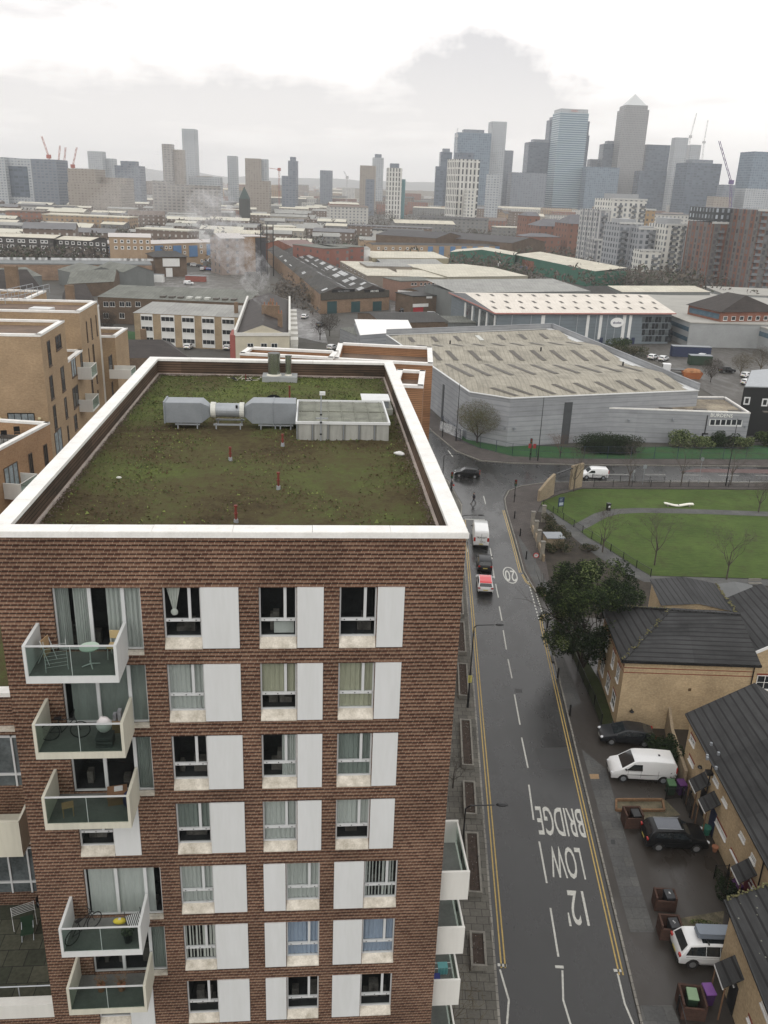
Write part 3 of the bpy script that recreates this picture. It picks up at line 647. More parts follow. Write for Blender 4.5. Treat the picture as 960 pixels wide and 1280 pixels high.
for q, (a, lb) in enumerate(((-8.35, 'dry brown potted plant on the left of the lowest visible balcony'), (-7.55, 'spreading dry potted plant in the middle of the lowest visible balcony'))):
 t = thing('dry_plant', lb, 'plant', BL(a, 26.4, fz(5)), GA)
 obj(MB().tube((0, 0, 0), (0, 0, .3), .13, .17, 12), 'pot', M('clay pot', (.3, .13, .07), .8, .2), t)
 m = MB()
 for k in range(26): a_ = R.uniform(0, 6.28); m.tube((0, 0, .3), (math.cos(a_) * R.uniform(.1, .35), math.sin(a_) * R.uniform(.1, .35), R.uniform(.4, .9)), .008, .004, 4)
 leaves(m, (0, 0, .6), (.28, .28, .28), 60, .04); obj(m, 'stems', M('dry stems', (.16, .10, .06), .9, .3), t)
t = thing('towel_rack', 'turquoise towels on a rack on the lowest road-side balcony', 'towels', BL(6.0, 28.9, ZT[6] - 2.74 + .29), GA)
obj(MB().tube((-.35, 0, .6), (.4, 0, .6), .012).tube((-.35, 0, 0), (-.35, 0, .6), .012).tube((.4, 0, 0), (.4, 0, .6), .012).tube((-.35, .3, .6), (.4, .3, .6), .012), 'rack', chrome, t)
m = MB(); curt(m, -.2, .25, -.02, .25, .63, .02, 10); m.box(-.2, .25, -.02, .32, .62, .64); obj(m, 'towel', M('turquoise towel', (.16, .42, .43), .9, .1), t)
t = thing('blue_crate', 'dark blue plastic crate next to the turquoise towels', 'crate', BL(5.62, 28.5, ZT[6] - 2.74 + .29), GA); obj(MB().box(-.2, .2, -.2, .2, 0, .5).box(-.22, .22, -.22, .22, .502, .54), 'crate', M('blue crate', (.03, .04, .22), .5, .1), t)
def P2(*pts, z=0.0): return [at(u, v, z)[:2] for u, v in pts]
def wetasphalt(name, c, r0=.18, r1=.36, sc_=.5):
 m, nt, b, L = newmat(name)
 g = nt.nodes.new('ShaderNodeNewGeometry')
 mp = nt.nodes.new('ShaderNodeMapping'); mp.inputs['Scale'].default_value = (1.0, .4, 1); L.new(g.outputs['Position'], mp.inputs[0])
 n1 = nn(nt, 'ShaderNodeTexNoise', Scale=sc_ * .6, Detail=7, Roughness=.65); L.new(mp.outputs[0], n1.inputs['Vector'])
 n2 = nn(nt, 'ShaderNodeTexNoise', Scale=30, Detail=3); L.new(g.outputs['Position'], n2.inputs['Vector'])
 n3 = nn(nt, 'ShaderNodeTexNoise', Scale=.11, Detail=5); L.new(g.outputs['Position'], n3.inputs['Vector'])
 s = math_n(nt, 'ADD', math_n(nt, 'MULTIPLY', n1.outputs[0], .4), math_n(nt, 'ADD', math_n(nt, 'MULTIPLY', n2.outputs[0], .3), math_n(nt, 'MULTIPLY', n3.outputs[0], .3)))
 mr = nn(nt, 'ShaderNodeMapRange', **{'From Min': .38, 'From Max': .62}); L.new(s, mr.inputs[0])
 L.new(mixc(nt, mr.outputs[0], tuple(x * .86 for x in c), tuple(x * 1.15 for x in c)), b.inputs['Base Color'])
 mr2 = nn(nt, 'ShaderNodeMapRange', **{'From Min': .4, 'From Max': .6, 'To Min': r0, 'To Max': r1}); L.new(n1.outputs[0], mr2.inputs[0])
 L.new(mr2.outputs[0], b.inputs['Roughness']); b.inputs['Specular IOR Level'].default_value = .5
 bp = nn(nt, 'ShaderNodeBump', Strength=.15, Distance=.01); L.new(n2.outputs[0], bp.inputs['Height']); L.new(bp.outputs[0], b.inputs['Normal'])
 MATS[name] = m; return m
asph = wetasphalt('wet asphalt', (.023, .023, .0225))
tarm = wetasphalt('brown wet tarmac', (.030, .025, .0205), .25, .6)
redtar = wetasphalt('reddish bus lane', (.085, .042, .038), .3, .6)
slab = brick('pavement slabs', (.10, .096, .084), (.135, .128, .11), (.035, .033, .03), .75, .6, .018, .25, .1)
slab2 = brick('grey path slabs', (.085, .086, .086), (.105, .105, .10), (.07, .07, .068), 1.2, .9, .02, .3, .1)
kerbm = brick('kerb stone', (.20, .19, .17), (.26, .25, .22), (.07, .065, .06), .9, .5, .02, .25, .1)
redslab = brick('reddish slabs', (.072, .064, .060), (.090, .078, .072), (.04, .036, .033), .6, .4, .02, .3, .1)
def grassmat(name, c1, c2):
 m, nt, b, L = newmat(name); g = nt.nodes.new('ShaderNodeNewGeometry')
 n1 = nn(nt, 'ShaderNodeTexNoise', Scale=.12, Detail=6, Roughness=.7); L.new(g.outputs['Position'], n1.inputs['Vector'])
 mp = nt.nodes.new('ShaderNodeMapping'); mp.inputs['Scale'].default_value = (.5, 2, 1); L.new(g.outputs['Position'], mp.inputs[0])
 n2 = nn(nt, 'ShaderNodeTexNoise', Scale=1.4, Detail=8, Roughness=.8); L.new(mp.outputs[0], n2.inputs['Vector'])
 s = math_n(nt, 'ADD', math_n(nt, 'MULTIPLY', n1.outputs[0], .5), math_n(nt, 'MULTIPLY', n2.outputs[0], .5))
 mr = nn(nt, 'ShaderNodeMapRange', **{'From Min': .36, 'From Max': .64}); L.new(s, mr.inputs[0])
 n4 = nn(nt, 'ShaderNodeTexNoise', Scale=.35, Detail=8, Roughness=.75); L.new(g.outputs['Position'], n4.inputs['Vector'])
 mud = nn(nt, 'ShaderNodeMapRange', **{'From Min': .50, 'From Max': .66, 'To Max': .6}); L.new(n4.outputs[0], mud.inputs[0])
 L.new(mixc(nt, mud.outputs[0], mixc(nt, mr.outputs[0], c1, c2), (.05, .05, .022)), b.inputs['Base Color']); b.inputs['Roughness'].default_value = .95; b.inputs['Specular IOR Level'].default_value = .15
 bp = nn(nt, 'ShaderNodeBump', Strength=.6, Distance=.08); L.new(n2.outputs[0], bp.inputs['Height']); L.new(bp.outputs[0], b.inputs['Normal'])
 return m
grassM = grassmat('park grass', (.036, .060, .014), (.085, .128, .032))
vergeM = grassmat('verge grass', (.028, .075, .03), (.05, .12, .045))
earth = M('dark yard ground', (.07, .066, .058), .85, .4, .05, c2=(.045, .044, .038), bump=.3)
m = MB()
e_ = [-30, 40, 120, 300, 800, 2500, 9000, 26000]
m.quad((-26000, -400, -.05), (26000, -400, -.05), (26000, 26000, -.05), (-26000, 26000, -.05))
def groundmat():
 mt, nt, b, L = newmat('city ground'); g = nt.nodes.new('ShaderNodeNewGeometry')
 n1 = nn(nt, 'ShaderNodeTexNoise', Scale=.012, Detail=8, Roughness=.7); L.new(g.outputs['Position'], n1.inputs['Vector'])
 n2 = nn(nt, 'ShaderNodeTexNoise', Scale=.3, Detail=8, Roughness=.7); L.new(g.outputs['Position'], n2.inputs['Vector'])
 s = math_n(nt, 'ADD', math_n(nt, 'MULTIPLY', n1.outputs[0], .6), math_n(nt, 'MULTIPLY', n2.outputs[0], .4))
 cr = nt.nodes.new('ShaderNodeValToRGB'); L.new(s, cr.inputs[0]); e = cr.color_ramp
 e.elements[0].position = .38; e.elements[0].color = (.035, .036, .022, 1); e.elements[1].position = .66; e.elements[1].color = (.085, .08, .07, 1)
 x = e.elements.new(.48); x.color = (.06, .055, .045, 1); x = e.elements.new(.56); x.color = (.075, .074, .068, 1)
 L.new(cr.outputs[0], b.inputs['Base Color']); b.inputs['Roughness'].default_value = .8; return mt
struct('ground', m, groundmat())
def poly(name, pts, z, mat, h=None):
 m = MB()
 if h: m.prism(pts, -.04, z, bottom=False)
 else:
  n = len(pts); ar = sum(pts[i][0] * pts[(i + 1) % n][1] - pts[(i + 1) % n][0] * pts[i][1] for i in range(n)); pts = pts[::-1] if ar < 0 else pts
  m.add([(p[0], p[1], z) for p in pts], [tuple(range(n))])
 return struct(name, m, mat)
def kx(Y): return 7.62 + .0433 * (Y - 38.6)       # left kerb of the road
def rx(Y): return 15.42 + .050 * (Y - 38.4)       # right kerb of the road
poly('road', [(kx(-20), -20), (rx(-20), -20), (rx(86), 86)] + P2((668, 745), (652, 712), (641, 672), (631, 636), (629, 622), (634, 613), (650, 607), (680, 603), (760, 602), (1400, 606), (1400, 587), (960, 584), (720, 582), (641, 580), (601, 577), (570, 565), (540, 540), (505, 500), (480, 488), (505, 560), (560, 600), (578, 630)) + [(kx(112), 112)], .004, asph)
poly('bus_lane', P2((848, 590), (1400, 599), (1400, 591), (870, 586)), .009, redtar)
poly('side_street', [(rx(82.5) + .3, 82.5), (rx(95) - .3, 95)] + P2((700, 745), (730, 770)), .006, tarm)
lp = [(-30, -20), (kx(-20) - .14, -20), (kx(112) - .14, 112)] + P2((577, 632), (560, 602), (505, 562), (470, 540)) + [(-30, 150)]
poly('pavement_left', lp, .11, slab, h=1)
def kerb(name, pts, w=.14, z=.125):
 m = MB()
 for a, b in zip(pts, pts[1:]):
  a, b = Vector(a), Vector(b); n = max(1, int((b - a).length / 6))
  for k in range(n): p, q = a.lerp(b, k / n), a.lerp(b, (k + 1) / n); m.bar((*p, z - .1), (*q, z - .1), w, .2)
 return struct(name, m, kerbm)
kerb('kerb_left', [(kx(-20) - .07, -20), (kx(112) - .07, 112)] + P2((577, 632), (560, 602), (505, 562)))
fr = [(rx(-20) + .14, -20), (rx(82) + .14, 82), (rx(82) + 1.4, 83.5), (45, 83.5), (45, -20)]
poly('forecourt', fr, .10, tarm, h=1)
kerb('kerb_right', [(rx(-20) + .07, -20), (rx(81) + .07, 81), (rx(82) + .5, 83), (rx(82) + 1.6, 83.7)])
poly('pavement_right', P2((727, 938), (757, 962), (800, 1110), (818, 1167), (788, 1167), (775, 1120), (748, 1015)), .108, slab2)
poly('pavement_patch', P2((640 + 480 / 3, 1040 + 655 / 3), (640 + 600 / 3, 1040 + 655 / 3), (870, 1330), (810, 1330)), .108, slab2)
poly('inspection_cover', P2((736.5, 969), (748, 969), (749, 975), (738, 975)), .112, M('rusty cover', (.3, .2, .11), .7, .2))
poly('inspection_cover', P2((763, 1051), (768, 1051), (769, 1057), (764, 1057)), .112, black)
poly('inspection_cover', P2((688, 820), (698, 820), (700, 828), (690, 828)), .112, M('cover grid', (.04, .04, .04), .6, .3))
poly('wet_patch', P2((688, 808), (700, 808), (726, 880), (708, 890)), .106, slab2)
corner = P2((668, 738), (655, 714), (644, 674), (634, 637), (632, 624), (637, 615), (652, 609), (682, 604.5), (760, 603.5), (1400, 608), (1400, 615), (745, 611), (728, 611), (700, 618), (678, 627), (667, 650), (680, 690), (690, 745))
poly('pavement_corner', corner, .11, redslab, h=1)
poly('pavement_corner_slabs', P2((646, 668), (668, 700), (690, 742), (672, 738), (658, 712)), .116, slab2)
kerb('kerb_corner', P2((670, 741), (655, 715), (644, 674), (633, 637), (631, 624), (636, 614), (651, 608), (682, 603.5), (760, 602.5), (1400, 607)))
poly('pavement_far', P2((480, 478), (505, 497), (540, 538), (570, 563), (601, 575), (641, 578), (720, 580), (960, 582), (1400, 584), (1400, 577), (960, 575), (700, 574), (640, 571), (598, 560), (566, 545), (545, 520), (530, 490)), .11, redslab, h=1)
kerb('kerb_far', P2((505, 498), (540, 539), (570, 564), (601, 576), (641, 579), (720, 581), (960, 583), (1400, 585.5)))
poly('verge', P2((566, 545), (598, 560), (640, 571), (700, 574), (960, 575), (1400, 577), (1400, 560), (940, 557), (720, 560), (636, 556), (590, 545)), .05, vergeM)
poly('park_grass', P2((676, 630), (678, 627.5), (700, 618.5), (728, 611.5), (745, 611.5), (1400, 616), (1400, 728), (960, 724), (813, 720), (795, 709), (763, 688), (735, 672), (717, 658), (678, 633)), .06, grassM)
poly('park_path', P2((678, 633.5), (717, 658.5), (735, 672.5), (763, 688.5), (795, 709.5), (813, 720.5), (960, 725), (1400, 729), (1400, 736), (960, 733), (805, 728), (770, 711), (745, 695), (722, 677), (700, 657.5), (684, 642)), .075, slab2)
def strip(u0, pts, w): 
 L_, R_ = [], []
 q = [Vector(at(u, v)[:2]) for u, v in pts]
 for i, p in enumerate(q):
  d = (q[min(i + 1, len(q) - 1)] - q[max(i - 1, 0)]).normalized(); n = Vector((-d.y, d.x)) * w / 2; L_.append(p + n); R_.append(p - n)
 return [tuple(x) for x in L_] + [tuple(x) for x in R_[::-1]]
poly('park_path_middle', strip(0, [(716, 663), (732, 655), (750, 645), (768, 640), (800, 638.5), (860, 639.5), (960, 643), (1400, 655)], 2.0), .078, slab2)
poly('garden_ground', P2((668, 640), (684, 641), (700, 657), (722, 677), (760, 704), (812, 722), (1000, 730), (1000, 790), (700, 800), (690, 750)), .05, M('damp garden soil', (.035, .028, .02), .9, .5, .8, bump=.4))
poly('front_garden', P2((704, 795), (712, 790), (748, 850), (772, 905), (752, 910)), .118, grassmat('scruffy lawn', (.018, .022, .01), (.045, .06, .02)))
poly('mossy_strip', P2((764, 1000), (830, 1000), (850, 1020), (800, 1030), (768, 1012)), .106, M('mossy paving', (.13, .11, .07), .8, .4, 1.2, c2=(.06, .06, .035)))
poly('mossy_strip', P2((845, 1150), (905, 1140), (902, 1165), (850, 1172)), .106, M('mossy paving', (.13, .11, .07)))
wl = M('worn white line', (.50, .50, .46), .7, .3, 6); yl = M('worn yellow line', (.42, .30, .10), .7, .3, 5)
def mark(name, pts, mat=wl, z=.010): return poly(name, pts, z, mat)
def line(name, p, q, w, mat=wl, z=.010):
 p, q = Vector(p), Vector(q); d = (q - p).normalized(); n = Vector((-d.y, d.x)) * w / 2
 return mark(name, [tuple(p + n), tuple(p - n), tuple(q - n), tuple(q + n)], mat, z)
for k, off in enumerate((.32, .55)):
 line('yellow_line', (kx(38.3) + off, 38.3), (kx(112) + off, 112), .09, yl)
 line('yellow_line', (rx(38.1) - off, 38.1), (rx(81.5) - off, 81.5), .09, yl)
 pts = [Vector(p) for p in P2((655, 716), (644, 675), (633, 638))]
 for a, b in zip(pts, pts[1:]): line('yellow_line', a - Vector((off, 0)), b - Vector((off, 0)), .09, yl)
 arc = [(rx(81.5) - off, 81.5), (rx(82) - off + .12, 82.9), (rx(82) - off + .6, 84.0), (rx(82) + 1.3, 84.9 - off)]
 for a, b in zip(arc, arc[1:]): line('yellow_line', a, b, .09, yl)
 arc = P2((655, 717), (660, 726), (672, 736), (684, 744))
 for a, b in zip(arc, arc[1:]): line('yellow_line', (a[0] - off * .6, a[1] - off * .6), (b[0] - off * .6, b[1] - off * .6), .09, yl)
for a, b in (((667, 1025), (661, 981)), ((683.5, 1104), (674, 1052)), ((698, 1196), (688, 1135)), ((660, 960), (652, 922)), ((650, 906), (643, 868)), ((640, 848), (635, 824)), ((633, 812), (629, 788)), ((627.5, 776), (624, 758)), ((623, 747), (619.5, 730)), ((618, 723), (615.5, 707)), ((615, 699), (612.5, 685)), ((607, 630), (604.5, 620))):
 line('centre_line', at(*a)[:2], at(*b)[:2], .12)
for pts in ([(703, 1213), (704, 1250), (716, 1290)], [(772, 1217), (781, 1255), (800, 1300)], [(625, 1212), (636, 1250), (633, 1290)]):
 q = P2(*pts)
 for a, b in zip(q, q[1:]): line('zigzag_line', a, b, .11)
for a, b in (((694, 1208.5), (704.5, 1209)), ((767, 1213), (778, 1213.5)), ((622, 1206), (633, 1207))): line('end_bar', at(*a)[:2], at(*b)[:2], .2)
for u0, v0, u1, v1 in ((659, 722, 674, 776), (666, 730, 680, 772)):
 p, q = Vector(at(u0, v0)[:2]), Vector(at(u1, v1)[:2]); n = 14
 for k in range(n): line('give_way_dash', p.lerp(q, (k + .2) / n), p.lerp(q, (k + .75) / n), .13)
line('stop_line', at(581, 649)[:2], at(606, 650)[:2], .2); line('lane_line', at(584, 661)[:2], at(584.5, 690)[:2], .1)
for k in range(9):
 u = 760 + k * 46; line('cross_lane_dash', at(u, 593 + k * .35)[:2], at(u + 26, 593.2 + k * .35)[:2], .12)
line('cross_edge_line', at(735, 600)[:2], at(960, 602)[:2], .12); line('crossing_dash', at(560, 563)[:2], at(566, 571)[:2], .15)
def roadtext(name, body, uc, vt, vb, ul, ur, w=.1):
 cu = bpy.data.curves.new(name, 'FONT'); cu.body = body; cu.size = 1; cu.align_x = 'CENTER'; cu.resolution_u = 3; cu.offset = .006
 tmp = bpy.data.objects.new('tmp', cu); COL.objects.link(tmp); bpy.context.view_layer.update()
 me = bpy.data.meshes.new_from_object(tmp.evaluated_get(bpy.context.evaluated_depsgraph_get())); bpy.data.objects.remove(tmp)
 xs = [v.co.x for v in me.vertices]; ys = [v.co.y for v in me.vertices]; cx_, cy_ = (min(xs) + max(xs)) / 2, (min(ys) + max(ys)) / 2
 far_, near_ = Vector(at(uc, vt)[:2]), Vector(at(uc, vb)[:2]); L_, R_ = Vector(at(ul, (vt + vb) / 2)[:2]), Vector(at(ur, (vt + vb) / 2)[:2])
 sx = (R_ - L_).length / (max(xs) - min(xs)); sy = abs(far_.y - near_.y) / (max(ys) - min(ys)); c = (L_ + R_) / 2
 a = math.pi - .045
 for v in me.vertices:
  x, y = (v.co.x - cx_) * sx, (v.co.y - cy_) * sy; v.co = (x, y, 0)
 me.materials.clear(); me.materials.append(wl)
 o = bpy.data.objects.new(name, me); COL.objects.link(o); o.location = (c.x, c.y, .012); o.rotation_euler = (0, 0, a); o['kind'] = 'structure'
 return o
roadtext('road_lettering', 'BRIDGE', 698, 1009, 1045, 671.5, 728.5)
roadtext('road_lettering', 'LOW', 705, 1058, 1098, 688, 728)
roadtext('road_lettering', "12'", 718, 1113, 1158, 708, 733)
roadtext('road_lettering', '20', 637.5, 713, 726.5, 631.5, 644.5)
m = MB(); c = Vector(at(637.7, 719)[:2]); n = 32; rw, rh = .84, 2.35
vs = []
for k in range(n):
 a = 2 * math.pi * k / n
 for s_ in (1, .86 if abs(math.cos(a)) > .7 else .9): vs.append((c.x + rw * s_ * math.cos(a), c.y + rh * s_ * math.sin(a), .011))
m.add(vs, [(2 * k, 2 * ((k + 1) % n), 2 * ((k + 1) % n) + 1, 2 * k + 1) for k in range(n)]); struct('speed_roundel', m, wl)
poly('road_patch', [(13.2, 60), (16.2, 60.3), (16.3, 57.5), (13.3, 57.2)], .0065, wetasphalt('patch asphalt', (.026, .026, .026), .4, .6))
poly('drain', P2((643, 861), (652, 861), (653, 866), (644, 866)), .008, M('iron grate', (.03, .03, .03), .5, .3))
conc = M('weathered concrete edge', (.20, .19, .165), .85, .3, 2); soil = M('planter soil', (.05, .036, .028), .95, .4, 4, bump=.5)
pl = [(577.5, 768, 768, 'concrete planter furthest up the left pavement, half hidden by the near block', 741), (580, 797, 0, 'short concrete planter beside the upper street lamp', 0)]
def planter(u, vt, vb, lb, soilkind=0):
 far_, near_ = at(u, vt, .5), at(u + (vb - vt) * .13, vb, .5)
 yc = (far_.y + near_.y) / 2; L_ = abs(far_.y - near_.y); xc = kx(yc) - 1.05
 t = thing('planter', lb, 'planter', (xc, yc, .11), -.043, 'long concrete planters along the left kerb')
 m = MB(); w = .48; h = .42; 
 for x0, x1, y0, y1 in ((-w, -w + .14, -L_ / 2, L_ / 2), (w - .14, w, -L_ / 2, L_ / 2), (-w + .14, w - .14, -L_ / 2, -L_ / 2 + .14), (-w + .14, w - .14, L_ / 2 - .14, L_ / 2)): m.box(x0, x1, y0, y1, 0, h)
 obj(m, 'edging', conc, t, bevel=.02)
 m = MB().box(-w + .142, w - .142, -L_ / 2 + .142, L_ / 2 - .142, .01, .33); obj(m, 'soil', soil, t)
 m = MB(); 
 for k in range(int(L_ * 12)): s = R.uniform(.02, .05); x, y = R.uniform(-.28, .28), R.uniform(-L_ / 2 + .2, L_ / 2 - .2); a = R.uniform(0, 3); m.add([(x - s * math.cos(a), y - s * math.sin(a), .335), (x + s * math.cos(a), y + s * math.sin(a), .335), (x, y, .34 + s)], [(0, 1, 2)], k % 3)
 if m.v: obj(m, 'dead_leaves', [M('dead leaf', (.14, .07, .03)), M('weed leaf', (.05, .07, .02)), M('litter white', (.5, .5, .45))], t)['kind'] = 'stuff'
 obj(MB().box(-.38, -.3, -.04, .04, h - .02, h + .012).box(.3, .38, .4, .48, h - .02, h + .012), 'bracket', black, t)
planter(577, 741, 768, 'concrete planter at the top of the left pavement, half hidden by the near block')
planter(578.5, 777, 815, 'concrete planter just above the upper street lamp on the left pavement')
planter(581, 829, 870, 'concrete planter beside the foot of the upper street lamp')
planter(586, 899, 957, 'long concrete planter on the cracked stretch of left pavement below the upper lamp')
planter(590, 976, 1018, 'concrete planter under the arm of the lower street lamp')
planter(593, 1040, 1116, 'longest concrete planter, beside the top road-side balcony')
planter(599, 1164, 1208, 'short concrete planter nearest the camera, beside the end of the yellow lines')
def lamp(lb, x, y, h, arm, rz=0, notice=False, r=.075, col=black):
 t = thing('street_lamp', lb, 'street lamp', (x, y, .1), rz)
 m = MB().tube((0, 0, 0), (0, 0, 1.4), r * 1.5, r * 1.5, 10).tube((0, 0, 1.4), (0, 0, h), r, r * .6, 10); obj(m, 'pole', col, t)
 if arm:
  m = MB().path([(0, 0, h - .05), (arm * .12, 0, h + .18), (arm * .75, 0, h + .25)], .04); obj(m, 'arm', col, t)
  m = MB(); m.ell((arm * .95, 0, h + .26), (.38, .15, .09), 12, 6); obj(m, 'lamp_head', col, t, smooth=True)
 if notice:
  m = MB().box(-.17, .17, -.125, -.11, 2.6, 3.3); nb = obj(m, 'notice', M('yellow notice', (.62, .56, .16), .6, .1), t)
  m = MB(); [m.box(-.13, R.uniform(.02, .14), -.129, -.126, z, z + .03) for z in (3.18, 3.08, 3.0, 2.92, 2.84, 2.76, 2.68)]; obj(m, 'lines_of_print', black, nb)
 return t
p = at(584.5, 884, .1); lamp('black street lamp with a yellow notice tied to its pole, on the left pavement', p.x, p.y, 8.0, 2.3, .04, True)
p = at(582, 1010, 8.1); lamp('black street lamp rising behind the top road-side balcony', p.x, p.y, 8.0, 2.3, .04)
p = at(577, 646, 8.1); lamp('street lamp whose arm shows above the queueing white van', p.x, p.y, 8.0, 2.3, .04)
p = at(555, 570, 8.1); lamp('slim lamp post left of the dark hatchback at the junction', p.x, p.y, 8.0, 2.2, .1)
p = at(672, 576, .1); lamp('tall bare lamp column on the far pavement beside the red signs', p.x, p.y, 11.0, 0)
p = at(570, 551, .1); lamp('tall lamp column standing by the round bare bush and blue fence', p.x, p.y, 10.5, 0)
p = at(907, 607, .1); lamp('tall leaning dark lamp column on the park side pavement', p.x, p.y, 11.0, 0)
p = at(553, 546, .1); lamp('short black signal post left of the round bush', p.x, p.y, 4.0, 0)
for u, v, lb in ((643, 648, 'bollard nearest the junction corner'), (650, 670, 'bollard second from the junction corner'), (657.5, 699, 'bollard close to the speed limit sign post'), (684, 785, 'bollard under the edge of the evergreen tree'), (697, 847, 'bollard beside the metal cover on the right pavement'), (712, 894, 'bollard nearest the parked cars on the right pavement')):
 p = at(u, v, .11); t = thing('bollard', 'black ' + lb, 'bollard', p, 0, 'black bollards along the right pavement')
 obj(MB().tube((0, 0, 0), (0, 0, .85), .1, .075, 10), 'post', black, t); m = MB(); m.ell((0, 0, .97), (.1, .1, .15), 10, 6); m.tube((0, 0, .83), (0, 0, .9), .11, .11, 10); obj(m, 'cap', black, t)
def signal(lb, u, v, h=3.6):
 p = at(u, v, .1); t = thing('traffic_light', lb, 'traffic light', p)
 obj(MB().tube((0, 0, 0), (0, 0, h), .06, .05, 8), 'pole', black, t); b_ = obj(MB().box(-.17, .17, -.15, .13, h - 1.0, h), 'signal_box', black, t)
 for k, c in enumerate(((.25, .01, .01), (.2, .1, .01), (.01, .12, .05))): m = MB().tube((0, -.2, h - .17 - .32 * k), (0, -.14, h - .17 - .32 * k), .1, .1, 12); obj(m, 'lens', M('lens%d' % k, c, .3), b_)
 obj(MB().box(-.1, .1, -.14, -.05, 1.0, 1.3), 'push_button_box', black, t)
signal('traffic light on the near corner of the junction, right of the walking person', 642.5, 628)
signal('traffic light on the far pavement, left of the tall bare column', 662, 575, 3.8)
signal('traffic light on the left corner beside the standing person', 563.5, 618, 3.6)
p = at(667.5, 719, .11); t = thing('speed_sign', 'round 20 speed limit sign on a thin post at the side street corner', 'road sign', p)
obj(MB().tube((0, 0, 0), (0, 0, 2.9), .035, .03, 8), 'post', galvd, t); s_ = obj(MB().tube((0, -.06, 2.6), (0, -.04, 2.6), .33, .33, 20), 'sign_plate', M('sign red', (.45, .02, .02), .4, .05), t)
obj(MB().tube((0, -.066, 2.6), (0, -.06, 2.6), .24, .24, 20), 'sign_face', panelm, s_)
def word(body, loc, rot, size, mat, name, parent=None, depth=.02, sx=1):
 cu = bpy.data.curves.new(name, 'FONT'); cu.body = body; cu.size = size; cu.align_x = 'CENTER'; cu.align_y = 'CENTER'; cu.extrude = depth; cu.resolution_u = 2
 tmp = bpy.data.objects.new('tmp', cu); COL.objects.link(tmp); bpy.context.view_layer.update()
 me = bpy.data.meshes.new_from_object(tmp.evaluated_get(bpy.context.evaluated_depsgraph_get())); bpy.data.objects.remove(tmp)
 me.materials.clear(); me.materials.append(mat); o = bpy.data.objects.new(name, me); COL.objects.link(o); o.location = loc; o.rotation_euler = rot; o.scale = (sx, 1, 1)
 if parent: o.parent = parent
 return o
word('20', (0, -.072, 2.6), (rad(90), 0, 0), .3, black, 'numerals', t, .003)
for u, v in ((654, 552.5), (661.5, 552)):   # small red boards on the far columns
 pass
p = at(672, 576, .1); t = thing('warning_board', 'pair of small red boards fixed high beside the tall bare column', 'sign', (p.x - 1.2, p.y, .1))
obj(MB().tube((0, 0, 0), (0, 0, 3.2), .04), 'post', black, t)
for x in (-.35, .45): obj(MB().box(x - .25, x + .25, -.08, -.04, 2.2, 3.0), 'board', M('dull red board', (.25, .03, .03), .5, .2), t)
def railing(name, lb, pts, h, step, mat, z0=.06, rails=(.12, .9), barstep=.14, r=.02, cat='railing', post_r=.05):
 q = [Vector((p[0], p[1], z0)) for p in pts]; c = q[0]
 t = thing(name, lb, cat, c)
 mr = MB(); n_post = 0
 for a, b in zip(q, q[1:]):
  L_ = (b - a).length; d = (b - a) / L_; n = max(1, round(L_ / step))
  for f in rails: mr.tube(a + Vector((0, 0, h * f)), b + Vector((0, 0, h * f)), r * 1.3, n=4)
  k = barstep
  while barstep and k < L_:
   p = a + d * k; mr.tube(p + Vector((0, 0, h * rails[0])), p + Vector((0, 0, h * rails[-1])), r * .5, n=3, cap=False); k += barstep
  for k in range(n + 1):
   if n_post < 90: p = a + d * (L_ * k / n); obj(MB().tube(p, p + Vector((0, 0, h)), post_r, n=5), 'post', mat, t, org=c); n_post += 1
 obj(mr, 'rails', mat, t, org=c)
 return t
railing('park_railing', 'long black park railing between the grass and the cross road', P2((742, 609.5), (860, 609.5), (960, 610), (1300, 614)), 1.25, 3.0, black)
railing('blue_fence', 'dark blue mesh fence along the verge in front of the big grey warehouse', P2((552, 534), (575, 552), (600, 561), (640, 570), (700, 573.5), (960, 574.5), (1300, 577)), 2.2, 4.0, M('navy fence', (.018, .03, .06), .5, .1), rails=(.05, .5, .97), barstep=.22)
railing('path_railing', 'black railing following the park path towards the evergreen tree', P2((679, 634), (717, 659.5), (763, 690), (795, 711), (813, 721.5)), 1.1, 2.5, black)
railing('garden_fence', 'dark railing along the right pavement under the evergreen tree', P2((704, 797), (722, 840), (742, 885), (751, 909)), 1.3, 2.0, black, rails=(.08, .95), barstep=.12)
railing('corner_railing', 'short black guard railing at the road bend under the signals', P2((740, 601), (775, 603), (830, 604)), 1.1, 2.2, black)
tanw = brick('old tan wall brick', (.25, .19, .12), (.32, .25, .16), (.3, .26, .2), .23, .08, .012, .35, .2)
c0 = at(676, 628, 0)
t = thing('boundary_wall', 'curved tan brick wall with a barred opening at the junction corner of the park', 'wall', c0)
def wallseg(pts, h0, h1, th=.35):
 m = MB(); q = [Vector(p) for p in P2(*pts)]
 n = len(q)
 for i, (a, b) in enumerate(zip(q, q[1:])):
  za = h0 + (h1 - h0) * i / (n - 1); zb = h0 + (h1 - h0) * (i + 1) / (n - 1); d = (b - a).normalized(); w = Vector((-d.y, d.x)) * th
  m.prism([tuple(a), tuple(b), tuple(b + w), tuple(a + w)], 0, [za, zb, zb, za] if (a.x * b.y) is not None else 0)
 return m
